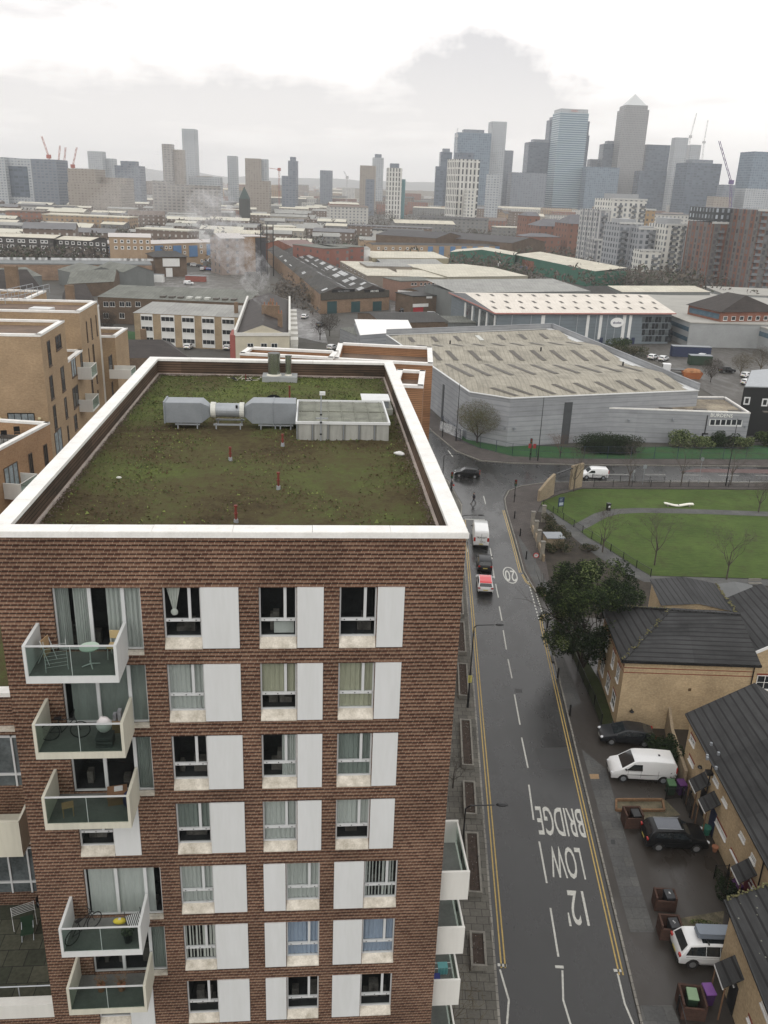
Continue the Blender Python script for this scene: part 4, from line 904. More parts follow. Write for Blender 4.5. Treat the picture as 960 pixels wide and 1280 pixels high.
def wallrun(pts, hs, th, name, mat, parent, org):
 m = MB(); q = [Vector(p) for p in P2(*pts)]
 for i, (a, b) in enumerate(zip(q, q[1:])):
  d = (b - a).normalized(); w = Vector((-d.y, d.x)) * th; 
  A, B, C_, D_ = a, b, b + w, a + w; h0, h1 = hs[i], hs[i + 1]
  m.add([(*A, 0), (*B, 0), (*C_, 0), (*D_, 0), (*A, h0), (*B, h1), (*C_, h1), (*D_, h0)], [(0, 1, 5, 4), (1, 2, 6, 5), (2, 3, 7, 6), (3, 0, 4, 7), (4, 5, 6, 7)])
 return obj(m, name, mat, parent, org=org)
wallrun([(674, 628), (684, 624), (692, 619)], [1.8, 3.0, 3.4], .4, 'wall_piece', tanw, t, c0)
wallrun([(713, 613), (727, 609.5)], [3.9, 4.0], .4, 'wall_piece', tanw, t, c0)
m = MB(); a, b = [Vector(p) for p in P2((693, 618), (712, 613))]
for k in range(12): p = a.lerp(b, k / 11); m.tube((*p, .3), (*p, 2.6), .025, n=4)
for z in (.4, 2.6): m.tube((*a, z), (*b, z), .04, n=4)
m.bar((*a, 3.3), (*b, 3.6), .3, .12)
obj(m, 'barred_opening', black, t, org=c0)
for k, (u, v) in enumerate(((665, 660), (669, 672), (672.5, 684), (677, 699), (678.5, 652))):
 p = at(u, v, .1); lb = ['first stone pier from the junction end of the garden wall', 'second stone pier of the garden wall', 'third stone pier of the garden wall', 'stone pier nearest the evergreen tree', 'stone pier set back beside the curved wall'][k]
 t = thing('stone_pier', lb, 'gate pier', p, .1, 'stone piers beside the corner pavement')
 obj(MB().box(-.22, .22, -.22, .22, -.05, 2.3), 'shaft', M('grey stone pier', (.26, .24, .2), .85, .3, 2), t, bevel=.02); obj(MB().box(-.28, .28, -.28, .28, 2.301, 2.42), 'cap', conc, t)
c0 = at(680, 690, 0); t = thing('garden_wall', 'low brick wall joining the stone piers below the park path', 'wall', c0)
wallrun([(664, 664), (669, 676), (673, 688), (678, 703)], [.9, .9, .9, .9], .25, 'wall_piece', tanw, t, c0)
c0 = at(745, 880, 0); t = thing('boundary_wall', 'mossy tan brick wall running back from beside the white van to the tan house', 'wall', c0)
wallrun([(856, 985), (838, 935), (834, 912)], [1.6, 1.9, 2.3], .25, 'wall_piece', tanw, t, c0)
p = at(848, 633, .07); t = thing('wavy_bench', 'long white wave-shaped bench on the park grass', 'bench', p, 0)
m = MB(); n = 26; L_ = 4.3
pr = [(-L_ / 2 + L_ * k / n, .38 + .16 * math.sin(k / n * 2 * math.pi + 1.9)) for k in range(n + 1)]
for (xa, za), (xb, zb) in zip(pr, pr[1:]): m.add([(xa, -.28, za), (xb, -.28, zb), (xb, .28, zb), (xa, .28, za), (xa, -.28, za - .14), (xb, -.28, zb - .14), (xb, .28, zb - .14), (xa, .28, za - .14)], [(0, 1, 2, 3), (4, 7, 6, 5), (0, 4, 5, 1), (2, 6, 7, 3)])
m.add([(x, y, z) for x, z in (pr[0], pr[-1]) for y, z in ((-.28, z - .14), (.28, z - .14), (.28, z), (-.28, z))], [(0, 1, 2, 3), (4, 7, 6, 5)])
obj(m, 'seat', M('bench white', (.78, .76, .68), .5, .06), t)
for x, zz in ((-1.6, .3), (0, .1), (1.6, .38)): obj(MB().box(x - .08, x + .08, -.2, .2, -.02, .26), 'leg', conc, t)
p = at(760, 638, .07); t = thing('litter_bin', 'black litter bin beside the park path', 'litter bin', p, .3); obj(MB().box(-.25, .25, -.25, .25, 0, .95), 'body', black, t, bevel=.03); obj(MB().box(-.28, .28, -.28, .28, 1.0, 1.12), 'hood', black, t); obj(MB().box(-.15, .15, -.262, -.25, .5, .8), 'label_plate', panelm, t)
p = at(700, 641, .07); t = thing('notice_board', 'blue park notice board on two posts by the curved wall', 'notice board', p, .35)
for x in (-.4, .4): obj(MB().tube((x, 0, 0), (x, 0, 2.3), .04, n=6), 'post', black, t)
bd = obj(MB().box(-.45, .45, -.04, .04, 1.0, 2.35), 'board', M('park board blue', (.012, .03, .08), .4, .1), t)
m = MB(); [m.box(-.3, R.uniform(.05, .3), -.05, -.041, z, z + .05) for z in (2.1, 1.95, 1.8)]; m.box(-.33, .33, -.05, -.041, 1.15, 1.6); obj(m, 'lettering', M('board print', (.4, .45, .5), .5), bd)
p = at(790, 607, .1); t = thing('feeder_pillar', 'small pale post with a box by the park railings, right of the white van', 'post', p); obj(MB().tube((0, 0, 0), (0, 0, 2.6), .04), 'post', galvd, t); obj(MB().box(-.15, .15, -.1, .1, 2.2, 2.6), 'box', galv, t)
p = at(803, 606, .1); t = thing('sign_post', 'thin grey sign post on the park side pavement between two bare trees', 'sign', p); obj(MB().tube((0, 0, 0), (0, 0, 3.4), .04), 'post', galvd, t); obj(MB().box(-.3, .3, -.06, -.03, 2.7, 3.3), 'plate', galvd, t)
p = at(873, 604, .1); t = thing('sign_post', 'thin grey post with a small plate right of the middle bare tree', 'sign', p); obj(MB().tube((0, 0, 0), (0, 0, 4.4), .04), 'post', galvd, t); obj(MB().box(-.25, .25, -.06, -.03, 3.8, 4.3), 'plate', galvd, t)
p = at(943, 733, .08); t = thing('park_bench', 'pale slatted bench on the path at the right edge above the grey roof', 'bench', p, .1)
obj(MB().box(-.8, .8, -.2, .2, .4, .46), 'seat', conc, t); obj(MB().box(-.8, .8, .18, .24, .6, .95), 'backrest', conc, t)
for x in (-.6, .6): obj(MB().box(x - .04, x + .04, -.18, .2, 0, .4), 'leg', black, t)
def paint(name, c): return M(name, c, .28, .04, .6, coat=.6)
pb, pw_, pd, pn, pr_ = M('black car paint', (.006, .007, .008), .3, .04, .6, spec=.35), paint('white car paint', (.72, .73, .73)), M('charcoal car paint', (.014, .016, .019), .3, .04, .6, spec=.4), paint('dark grey car paint', (.10, .11, .12)), paint('red car paint', (.62, .02, .03))
carglass = M('car glass', (.02, .025, .028), .05, .3, spec=.8)
lampr = M('tail lamp red', (.35, .02, .015), .25, .1); lampw = M('headlamp', (.6, .62, .64), .15, .1)
platem = M('number plate yellow', (.6, .5, .12), .5, .05); platew = M('number plate white', (.65, .65, .6), .5, .05)
PROF = {   # top outline from tail to nose, beltline height, half width, wheel x, wheel r
 'hatch': dict(p=[(-2.0, .32), (-2.03, .72), (-1.93, 1.0), (-1.68, 1.38), (-1.45, 1.48), (-.3, 1.53), (.35, 1.46), (1.08, 1.0), (1.8, .84), (2.0, .62), (2.0, .28)], rw=(2, 3), ws=(6, 7), sw=[[(-1.5, 1.05), (-1.35, 1.36), (-.45, 1.41), (-.45, 1.02)], [(-.38, 1.02), (-.38, 1.41), (.28, 1.37), (.85, 1.02)]], w=.87, wx=(-1.25, 1.25), r=.31, belt=.98),
 'fastback': dict(p=[(-2.2, .32), (-2.24, .8), (-2.12, 1.08), (-1.2, 1.42), (-.2, 1.5), (.25, 1.45), (1.25, 1.0), (1.95, .82), (2.22, .6), (2.22, .28)], rw=(2, 3), ws=(5, 6), sw=[[(-1.75, 1.05), (-1.1, 1.3), (-.3, 1.38), (-.3, 1.0)], [(-.22, 1.0), (-.22, 1.38), (.2, 1.36), (1.05, 1.0)]], w=.87, wx=(-1.38, 1.33), r=.32, belt=.98),
 'suv': dict(p=[(-2.15, .35), (-2.2, .85), (-2.1, 1.15), (-1.85, 1.55), (-1.6, 1.66), (-.2, 1.7), (.4, 1.62), (1.0, 1.16), (1.95, 1.0), (2.18, .75), (2.18, .3)], rw=(2, 3), ws=(6, 7), sw=[[(-1.7, 1.2), (-1.5, 1.5), (-.5, 1.56), (-.5, 1.15)], [(-.42, 1.15), (-.42, 1.56), (.32, 1.51), (.8, 1.15)]], w=.91, wx=(-1.32, 1.32), r=.35, belt=1.1),
 'mpv': dict(p=[(-2.2, .32), (-2.25, .8), (-2.12, 1.12), (-1.75, 1.6), (-1.5, 1.68), (0, 1.72), (.7, 1.6), (1.6, 1.05), (2.1, .85), (2.25, .6), (2.25, .28)], rw=(2, 3), ws=(6, 7), sw=[[(-1.9, 1.06), (-1.62, 1.54), (-.72, 1.6), (-.72, 1.04)], [(-.69, 1.04), (-.69, 1.6), (.12, 1.61), (.12, 1.03)], [(.15, 1.03), (.15, 1.61), (.68, 1.53), (1.35, 1.03)]], w=.91, wx=(-1.38, 1.38), r=.33, belt=1.05),
 'van': dict(p=[(-2.45, .35), (-2.5, .9), (-2.46, 1.7), (-2.3, 1.92), (-.8, 1.99), (.45, 1.96), (.75, 1.9), (1.75, 1.17), (2.3, 1.0), (2.5, .7), (2.5, .3)], rw=None, ws=(6, 7), sw=[[(.15, 1.12), (.2, 1.66), (.85, 1.66), (1.45, 1.12)]], w=.95, wx=(-1.55, 1.55), r=.33, belt=1.2),
 'bigvan': dict(p=[(-2.75, .4), (-2.8, .9), (-2.76, 2.1), (-2.6, 2.42), (-.5, 2.5), (1.2, 2.4), (1.5, 2.2), (2.05, 1.3), (2.6, 1.05), (2.8, .75), (2.8, .35)], rw=None, ws=(6, 7), sw=[[(.75, 1.25), (.8, 1.85), (1.4, 1.85), (1.8, 1.25)]], w=1.0, wx=(-1.75, 1.8), r=.35, belt=1.3),
 'smallvan': dict(p=[(-2.1, .35), (-2.14, .9), (-2.1, 1.55), (-1.95, 1.78), (-.5, 1.84), (.45, 1.8), (.7, 1.7), (1.3, 1.12), (1.95, .92), (2.12, .65), (2.12, .3)], rw=None, ws=(6, 7), sw=[[(.05, 1.1), (.1, 1.5), (.68, 1.5), (1.1, 1.1)]], w=.88, wx=(-1.35, 1.35), r=.32, belt=1.1)}
def car(name, lb, kind, loc, rz, body, cat='car', roof=None, group=None, plate_rear=True, detail=True, privacy=None):
 q = PROF[kind]; pr = q['p']; t = thing(name, lb, cat, loc, rz, group)
 def w(z): return q['w'] - (.0 if z < q['belt'] else (z - q['belt']) * (.30 if 'van' not in kind else .10)) - (.06 if z < .45 else 0)
 out = list(pr)
 x1, x2 = q['wx'][1], q['wx'][0]; ra = q['r'] + .06; zb = pr[-1][1]
 bot = []
 for xc in (x1, x2):
  bot += [(xc + ra, zb)] + [(xc + ra * math.cos(math.pi * k / 6), max(zb, q['r'] + ra * math.sin(math.pi * k / 6) * .96)) for k in range(1, 6)] + [(xc - ra, zb)]
 out += bot; n = len(out)
 m = MB(); c = .07
 L_ = [(x, w(z), z) for x, z in out]; R_ = [(x, -w(z), z) for x, z in out]
 import mathutils.geometry as mg
 tri = mg.tessellate_polygon([[Vector((x, z, 0)) for x, z in out]])
 nt_ = len(pr)
 m.add(L_ + R_, [(i, n + i, n + (i + 1) % n, (i + 1) % n) for i in range(n)])
 def orient(tr, flip):
  a, b, c_ = [Vector((*out[i], 0)) for i in tr]; ccw = (b - a).cross(c_ - a).z > 0
  tr = tuple(tr) if ccw == flip else tuple(tr)[::-1]; return tr
 m.add(L_, [orient(tr, False) for tr in tri]); m.add(R_, [orient(tr, True) for tr in tri])
 b_ = obj(m, 'body', body, t)
 bm = bpy.data.meshes and None
 import bmesh
 bmm = bmesh.new(); bmm.from_mesh(b_.data); bmesh.ops.remove_doubles(bmm, verts=bmm.verts, dist=.0005)
 bmesh.ops.recalc_face_normals(bmm, faces=bmm.faces); bmm.to_mesh(b_.data); bmm.free()
 bv = b_.modifiers.new('b', 'BEVEL'); bv.width = .07; bv.segments = 3; bv.limit_method = 'ANGLE'; bv.angle_limit = rad(40)
 b_.data.polygons.foreach_set('use_smooth', [True] * len(b_.data.polygons))
 def lay(i, j, name, mat, k=.86, off=.012, t0=.06, t1=.94):
  (xa, za), (xb, zb_) = pr[i], pr[j]; a = (xa + (xb - xa) * t0, za + (zb_ - za) * t0); b = (xa + (xb - xa) * t1, za + (zb_ - za) * t1)
  nx, nz = -(zb_ - za), xb - xa; l = math.hypot(nx, nz); nx, nz = nx / l * off, nz / l * off
  if nz < 0: nx, nz = -nx, -nz
  m = MB().add([(a[0] + nx, -w(a[1]) * k, a[1] + nz), (a[0] + nx, w(a[1]) * k, a[1] + nz), (b[0] + nx, w(b[1]) * k, b[1] + nz), (b[0] + nx, -w(b[1]) * k, b[1] + nz)], [(0, 3, 2, 1)]); return obj(m, name, mat, t)
 lay(*q['ws'], 'windscreen', carglass)
 if q['rw']: lay(*q['rw'], 'rear_window', privacy or carglass, .84)
 if roof:
  i0, i1 = q['rw'][1], q['ws'][0]; m = MB()
  for i in range(i0, i1):
   (xa, za), (xb, zb_) = pr[i], pr[i + 1]; m.add([(xa, -w(za) * .93, za + .014), (xa, w(za) * .93, za + .014), (xb, w(zb_) * .93, zb_ + .014), (xb, -w(zb_) * .93, zb_ + .014)], [(0, 3, 2, 1)])
  obj(m, 'roof', roof, t)
 for poly_ in q['sw']:
  for s in (1, -1): m = MB().add([(x, s * (w(z) + .012), z) for x, z in poly_], [tuple(range(len(poly_)))]); obj(m, 'side_window', carglass, t)
 for xc in q['wx']:
  for s in (1, -1):
   y = s * (q['w'] - .12); m = MB().tube((xc, y - s * .1, q['r']), (xc, y + s * .12, q['r']), q['r'], q['r'], 18); wh = obj(m, 'wheel', rubber, t)
   m = MB().tube((xc, y + s * .121, q['r']), (xc, y + s * .13, q['r']), q['r'] * .62, q['r'] * .55, 14); obj(m, 'rim', M('alloy rim', (.32, .33, .34), .3, .1, metal=.6) if 'van' not in kind else galvd, wh)
   m = MB().tube((xc, y - s * .12, q['r'] + .0), (xc, y - s * .02, q['r']), ra, ra, 16); obj(m, 'wheel_arch', black, t)
 xf, xr_ = pr[-2][0], pr[1][0]; zf = pr[-2][1]; zt_ = pr[1][1] 
 for s in (1, -1):
  m = MB(); m.ell((xf - .13, s * (q['w'] - .2), zf + .06), (.2, .17, .1), 10, 6); obj(m, 'headlight', lampw, t, smooth=True)
  zz = zt_ + (.1 if 'van' not in kind else .15); m = MB().box(xr_ - .02, xr_ + .1, s * (q['w'] - .14) - .12, s * (q['w'] - .14) + .13, zz - .02, zz + (.14 if 'van' not in kind else .5)); obj(m, 'taillight', lampr, t, bevel=.02)
  m = MB(); m.ell((pr[q['ws'][1]][0] - .28, s * (q['w'] + .1), q['belt'] + .06), (.08, .11, .08), 8, 6); obj(m, 'mirror', body if 'van' not in kind else black, t, smooth=True)
  if detail:
   m = MB().box(q['sw'][0][0][0] + .05, q['sw'][-1][-1][0], s * (q['w'] - .002) - .006, s * (q['w'] - .002) + .009, q['belt'] - .16, q['belt'] - .145); obj(m, 'door_seam', black, t)
   if 'van' in kind:
    for xx in (.25, 1.25 if kind != 'bigvan' else 1.6, -1.1): m = MB().box(xx - .008, xx + .008, s * q['w'] - .004, s * q['w'] + .008, .5, q['belt'] - .02); obj(m, 'door_seam', black, t)
 m = MB().box(xf - .07, xf + .025, -q['w'] + .12, q['w'] - .12, .3, .52); obj(m, 'front_bumper', black, t, bevel=.03)
 m = MB().box(xr_ - .02, xr_ + .08, -q['w'] + .1, q['w'] - .1, .32, .52); obj(m, 'rear_bumper', black, t, bevel=.03)
 m = MB().box(xr_ - .035, xr_ - .022, -.26, .26, .62, .73); obj(m, 'number_plate', platem, t)
 m = MB().box(xf + .026, xf + .034, -.26, .26, .38, .49); obj(m, 'number_plate', platew, t)
 return t
rd = math.pi / 2 - .045
def lane(Y, off=2.45): return (kx(Y) + off, Y, .006)
p = at(603, 686); tv = car('panel_van', 'large white panel van with black lettering on its rear doors, first in the queue', 'bigvan', (p.x - .1, p.y + 2.7, .006), rd, pw_, 'van')
m = MB().box(-2.83, -2.79, -.015, .015, .6, 2.1); obj(m, 'door_seam', black, tv)
word('TRANSIT', (-2.815, 0, 1.55), (rad(90), 0, rad(-90)), .33, black, 'lettering', tv, .004); word('TREND', (-2.815, -.35, .98), (rad(90), 0, rad(-90)), .13, black, 'lettering', tv, .004)
for s in (1, -1): m = MB().box(-2.82, -2.79, s * .12 - .0, s * .12 + .03 * s, .9, 1.15); obj(m, 'door_handle', black, tv)
p = at(608, 717); t2 = car('hatchback_car', 'dark grey hatchback between the white van and the red-roofed car', 'hatch', (p.x - .1, p.y + 2.0, .006), rd, pd)
p = at(609, 744); t3 = car('hatchback_car', 'small white car with a bright red roof, last in the queue', 'hatch', (p.x - .15, p.y + 1.9, .006), rd, pw_, roof=pr_)
p = at(584, 597); car('hatchback_car', 'small black hatchback turning across the junction', 'hatch', (p.x, p.y + .5, .006), math.pi - .12, pb)
p = at(743, 599); car('small_van', 'small white van on the cross road beside the curved wall', 'smallvan', (p.x, p.y + .6, .006), math.pi, pw_, 'van')
g = .102
p = at(784, 933); car('saloon_car', 'charcoal fastback car parked nose to the street against the tan house', 'fastback', (p.x, p.y + .7, g), math.pi - .06, pd)
p = at(803, 979); v_ = car('panel_van', 'white short panel van parked in a forecourt beside green and purple bins', 'van', (p.x, p.y + .8, g), math.pi - .03, pw_, 'van')
obj(MB().box(-1.3, -1.15, -.08, .08, 1.98, 2.03), 'roof_vent', black, v_)
p = at(845, 1065); s_ = car('estate_suv', 'black hatchback with roof rails parked facing the houses', 'suv', (p.x, p.y + .75, g), .0, pb)
for y in (-.6, .6): obj(MB().tube((-1.5, y, 1.72), (.3, y, 1.74), .025, n=5), 'roof_rail', galvd, s_)
obj(MB().add([(-1.5, -.55, 1.712), (.2, -.55, 1.722), (.2, .55, 1.722), (-1.5, .55, 1.712)], [(0, 1, 2, 3)]), 'glass_roof', M('grey glass roof', (.10, .11, .13), .12, .1), s_)
p = at(893, 1213); v_ = car('people_carrier', 'white people carrier with a grey roof box, parked tail to the street', 'mpv', (p.x, p.y + .85, g), .0, pw_)
m = MB()
rb = [(-1.15, .36), (-1.05, .42), (.95, .42), (1.15, .25), (1.15, -.25), (.95, -.42), (-1.05, -.42), (-1.15, -.36)]
m.prism([(x, y) for x, y in rb], 1.86, 2.0); m.prism([(x * .97, y * .93) for x, y in rb], 2.0, 2.2); bx_ = obj(m, 'roof_box', M('grey blue roof box', (.17, .20, .24), .4, .06), v_, bevel=.05)
for x in (-.6, .6): obj(MB().box(x - .03, x + .03, -.8, .8, 1.76, 1.85), 'roof_bar', black, v_)
obj(MB().add([(-.9, -.6, 1.722), (.65, -.6, 1.722), (.65, .6, 1.722), (-.9, .6, 1.722)], [(0, 1, 2, 3)]), 'glass_roof', carglass, v_)
skin = M('skin', (.42, .26, .18), .6, .05)
def skinmesh(name, pts, edges, radii, mat, parent, sub=1):
 me = bpy.data.meshes.new(name); me.from_pydata(pts, edges, [])
 me.materials.append(mat); o = bpy.data.objects.new(name, me); COL.objects.link(o); o.parent = parent
 o.modifiers.new('skin', 'SKIN').use_smooth_shade = True
 sv = me.skin_vertices[0].data
 for i, r in enumerate(radii): sv[i].radius = (r, r); sv[i].use_root = (i == 0)
 s = o.modifiers.new('sub', 'SUBSURF'); s.levels = sub; s.render_levels = sub
 return o
def person(lb, loc, rz, coat, trousers, hair, stride=.28):
 t = thing('person', lb, 'person', loc, rz)
 J = dict(pel=(0, 0, .95), ch=(.03, 0, 1.30), nk=(.04, 0, 1.48), hd=(.06, 0, 1.64), top=(.06, 0, 1.72),
    hl=(0, .1, .9), kl=(stride * .55, .1, .50), al=(stride, .1, .09), tl=(stride + .15, .1, .04),
    hr=(0, -.1, .9), kr=(-stride * .1, -.1, .50), ar=(-stride * 1.1, -.1, .13), tr=(-stride * .9, -.1, .03),
    sl=(.03, .2, 1.40), el=(-.08, .25, 1.13), wl=(.06, .24, .90), gl=(.1, .23, .80), sr=(.03, -.2, 1.40), er=(.0, -.25, 1.13), wr=(.2, -.22, 1.0), gr=(.28, -.2, .95))
 names = list(J); ix = {k: i for i, k in enumerate(names)}
 E_ = [('pel', 'ch'), ('ch', 'nk'), ('nk', 'hd'), ('hd', 'top'), ('pel', 'hl'), ('hl', 'kl'), ('kl', 'al'), ('al', 'tl'), ('pel', 'hr'), ('hr', 'kr'), ('kr', 'ar'), ('ar', 'tr'), ('ch', 'sl'), ('sl', 'el'), ('el', 'wl'), ('wl', 'gl'), ('ch', 'sr'), ('sr', 'er'), ('er', 'wr'), ('wr', 'gr')]
 RR = dict(pel=.13, ch=.14, nk=.055, hd=.095, top=.07, hl=.08, kl=.055, al=.038, tl=.035, hr=.08, kr=.055, ar=.038, tr=.035, sl=.06, el=.042, wl=.03, gl=.035, sr=.06, er=.042, wr=.03, gr=.035)
 skinmesh('body', [J[k] for k in names], [(ix[a], ix[b]) for a, b in E_], [RR[k] for k in names], skin, t)
 def sub(name, keys, edges, add, mat):
  i2 = {k: i for i, k in enumerate(keys)}; return skinmesh(name, [J[k] for k in keys], [(i2[a], i2[b]) for a, b in edges], [RR[k] + add for k in keys], mat, t)
 J['hem'] = (0, 0, .82); RR['hem'] = .15; J['cl'] = (.035, 0, 1.44); RR['cl'] = .07
 sub('coat', ['ch', 'pel', 'hem', 'cl', 'sl', 'el', 'wl', 'sr', 'er', 'wr'], [('ch', 'pel'), ('pel', 'hem'), ('ch', 'cl'), ('ch', 'sl'), ('sl', 'el'), ('el', 'wl'), ('ch', 'sr'), ('sr', 'er'), ('er', 'wr')], .03, coat)
 sub('trousers', ['pel', 'hl', 'kl', 'al', 'hr', 'kr', 'ar'], [('pel', 'hl'), ('hl', 'kl'), ('kl', 'al'), ('pel', 'hr'), ('hr', 'kr'), ('kr', 'ar')], .02, trousers)
 for k in ('l', 'r'): 
  a, b = Vector(J['a' + k]), Vector(J['t' + k]); m = MB(); m.ell(tuple((a + b) / 2), (.14, .05, .05), 8, 5); obj(m, 'shoe', black, t, smooth=True)
 m = MB(); m.ell((.04, 0, 1.69), (.115, .1, .1), 12, 7); obj(m, 'hair', hair, t, smooth=True)
 m = MB(); m.ell((.165, 0, 1.635), (.02, .014, .02), 6, 4); [m.ell((.145, s * .035, 1.66), (.01, .014, .008), 6, 4, 1) for s in (1, -1)]; m.box(.145, .155, -.025, .025, 1.585, 1.595, 1); obj(m, 'face_features', [skin, black], t)
 return t
p = at(592, 629.5); person('person in dark clothes striding across the junction', (p.x, p.y, .004), math.pi + .2, M('navy coat', (.02, .022, .035), .8), M('dark trousers', (.02, .02, .024), .8), black, .34)
p = at(565.5, 614); pp = person('person in a black coat with a red bag standing on the left corner', (p.x - .2, p.y, .11), -.6, M('black coat', (.016, .016, .018), .8), black, M('pale hat', (.4, .4, .4), .8), .06)
p = at(565.5, 614); t = thing('shoulder_bag', 'small red bag held by the person on the left corner', 'bag', (p.x + .12, p.y - .12, 1.0)); obj(MB().box(-.12, .12, -.06, .06, -.12, .14), 'bag', M('red bag', (.4, .03, .03), .6), t, bevel=.02); obj(MB().tube((-.1, 0, .14), (0, 0, .32), .01).tube((.1, 0, .14), (0, 0, .32), .01), 'strap', black, t)
bark = M('wet bark', (.045, .036, .028), .9, .3, 3); barkl = M('grey bark', (.075, .062, .05), .9, .3, 3)
def branches(m, p, d, L_, r, depth, tips, spread=.55, up=.15, seg=2):
 for s in range(seg):
  q = p + d * (L_ / seg); m.tube(p, q, r, r * .82, 5 if r > .03 else 3, cap=False); p = q; r *= .82
  d = (d + Vector((R.gauss(0, .1), R.gauss(0, .1), R.gauss(0, .05) + up * .2))).normalized()
 if depth == 0: tips.append(p); return
 n = R.choice((2, 3, 3)) if depth > 1 else 3
 for k in range(n):
  ax = d.orthogonal().normalized(); ax.rotate(Matrix.Rotation(R.uniform(0, 6.28), 3, d)); nd = (d + ax * R.uniform(spread * .6, spread * 1.3) + Vector((0, 0, up))).normalized()
  branches(m, p, nd, L_ * R.uniform(.62, .85), r * .72, depth - 1, tips, spread, up)
def baretree(name, lb, loc, h, depth=5, mat=None, spread=.5, trunk=.28, group=None, r=None, cat='tree'):
 t = thing(name, lb, cat, loc, R.uniform(0, 6), group); m = MB(); r = r or h * .018
 tl = h * trunk; m.tube((0, 0, -.1), (0, 0, tl), r * 1.25, r, 8, cap=False); obj(m, 'trunk', mat or bark, t)
 m = MB(); tips = []
 for k in range(4): a = k * 1.57 + R.uniform(-.4, .4); branches(m, Vector((0, 0, tl * (.85 + .05 * k))), Vector((math.cos(a) * spread, math.sin(a) * spread, 1)).normalized(), h * .26, r * .6, depth - 1, tips, spread)
 branches(m, Vector((0, 0, tl)), Vector((0, 0, 1)), h * .28, r * .9, depth - 1, tips, spread)
 for k in range(240 if depth > 4 else 60):
  p = R.choice(tips) + Vector((R.gauss(0, .25), R.gauss(0, .25), R.gauss(0, .25))); m.tube(p, p + Vector((R.gauss(0, .3), R.gauss(0, .3), R.uniform(0, .5))), .012, .006, 3, cap=False)
 c = obj(m, 'crown', mat or bark, t); return t, tips
def bush(name, lb, loc, rx_, ry_, rz_, n, s, mats, group=None, cat='bush', core=False):
 t = thing(name, lb, cat, loc, 0, group)
 m = MB(); cl = [Vector((R.uniform(-.75, .75) * rx_, R.uniform(-.75, .75) * ry_, R.uniform(.25, .9) * rz_)) for k in range(max(5, int(n / 140)))]
 for k in range(n):
  c = R.choice(cl); d = Vector((R.gauss(0, 1), R.gauss(0, 1), R.gauss(0, 1))).normalized() * R.uniform(.5, 1) ** .5
  p = c + Vector((d.x * rx_ * .42, d.y * ry_ * .42, d.z * rz_ * .33)); p.z = max(.03, p.z)
  a = Vector((R.gauss(0, 1), R.gauss(0, 1), R.gauss(0, .6))).normalized() * s * R.uniform(.6, 1.4); e = a.orthogonal().normalized() * s * .45
  m.add([p - a, p + e, p + a, p - e], [(0, 1, 2, 3)], R.randrange(len(mats)))
 if core: m.ell((0, 0, rz_ * .1), (rx_ * .86, ry_ * .8, rz_ * .78), 20, 10, 0, zmin=0)
 obj(m, 'foliage', mats, t)
 m = MB()
 for k in range(7): m.tube((R.uniform(-.1, .1) * rx_, R.uniform(-.1, .1) * ry_, 0), R.choice(cl), .03 + rx_ * .01, .01, 4, cap=False)
 obj(m, 'stems', bark, t); return t
g1, g2, g3, g4 = M('leaf dark green', (.008, .015, .006), .8, .3, 3, spec=.12), M('leaf mid green', (.018, .032, .010), .8, .3, 3, spec=.12), M('leaf olive', (.065, .09, .028), .8, .3, 3, spec=.12), M('leaf pale', (.17, .20, .09), .8, .3, 3, spec=.12)
b1, b2 = M('twig brown', (.10, .08, .045), .9, .3, 3), M('twig olive', (.14, .12, .06), .9, .3, 3)
pt = at(728, 838, .1); t = thing('evergreen_tree', 'large dark evergreen tree in front of the nearest tan house', 'tree', pt, .3)
m = MB(); tips = []
for k in range(5):
 a = k * 1.26; branches(m, Vector((0, 0, .4)), Vector((math.cos(a) * .45, math.sin(a) * .45, 1)).normalized(), 3.6, .16, 3, tips, .5, .1, 3)
obj(m, 'trunk', bark, t)
m = MB(); cl = []
cx0 = Vector((.3, 4.6, 0))
for k in range(150):
 d = Vector((R.gauss(0, 1), R.gauss(0, 1), R.gauss(0, 1))).normalized() * R.uniform(.35, 1) ** .6
 c = Vector((d.x * 4.5, d.y * 4.8, 6.6 + d.z * 4.9))
 if c.z < 3.2 and R.random() < .6: continue
 if noise.noise(c * .35 + Vector((3, 1, 7))) < -.12: continue
 cl.append((c, R.uniform(.5, 1.15), R.random()))
cl += [(Vector(x), R.uniform(.5, .9), R.random()) for x in tips if x.z > 2.5 and Vector((x.x, x.y)).length < 4.2]
for c, r_, tone in cl:
 for k in range(int(230 * r_ * r_) + 60):
  d = Vector((R.gauss(0, 1), R.gauss(0, 1), R.gauss(0, .8))).normalized() * r_ * R.uniform(.3, 1.05) ** .5; p = c + d
  a = Vector((R.gauss(0, 1), R.gauss(0, 1), R.gauss(0, .6))).normalized() * R.uniform(.07, .16); e = a.orthogonal().normalized() * a.length * .42
  mi = (0, 0, 1)[R.randrange(3)] if tone < .45 else ((0, 1, 1, 2)[R.randrange(4)] if tone < .82 else (1, 2, 2, 3)[R.randrange(4)])
  m.add([p - a, p + e, p + a, p - e], [(0, 1, 2, 3)], mi)
obj(m, 'crown', [g1, g2, g3, g4], t)
pt = at(596, 553, .06); t, tips = baretree('bushy_tree', 'wide rounded olive brown winter tree in front of the grey warehouse corner', pt, 7.6, 5, bark, .95, .12)
m = MB()
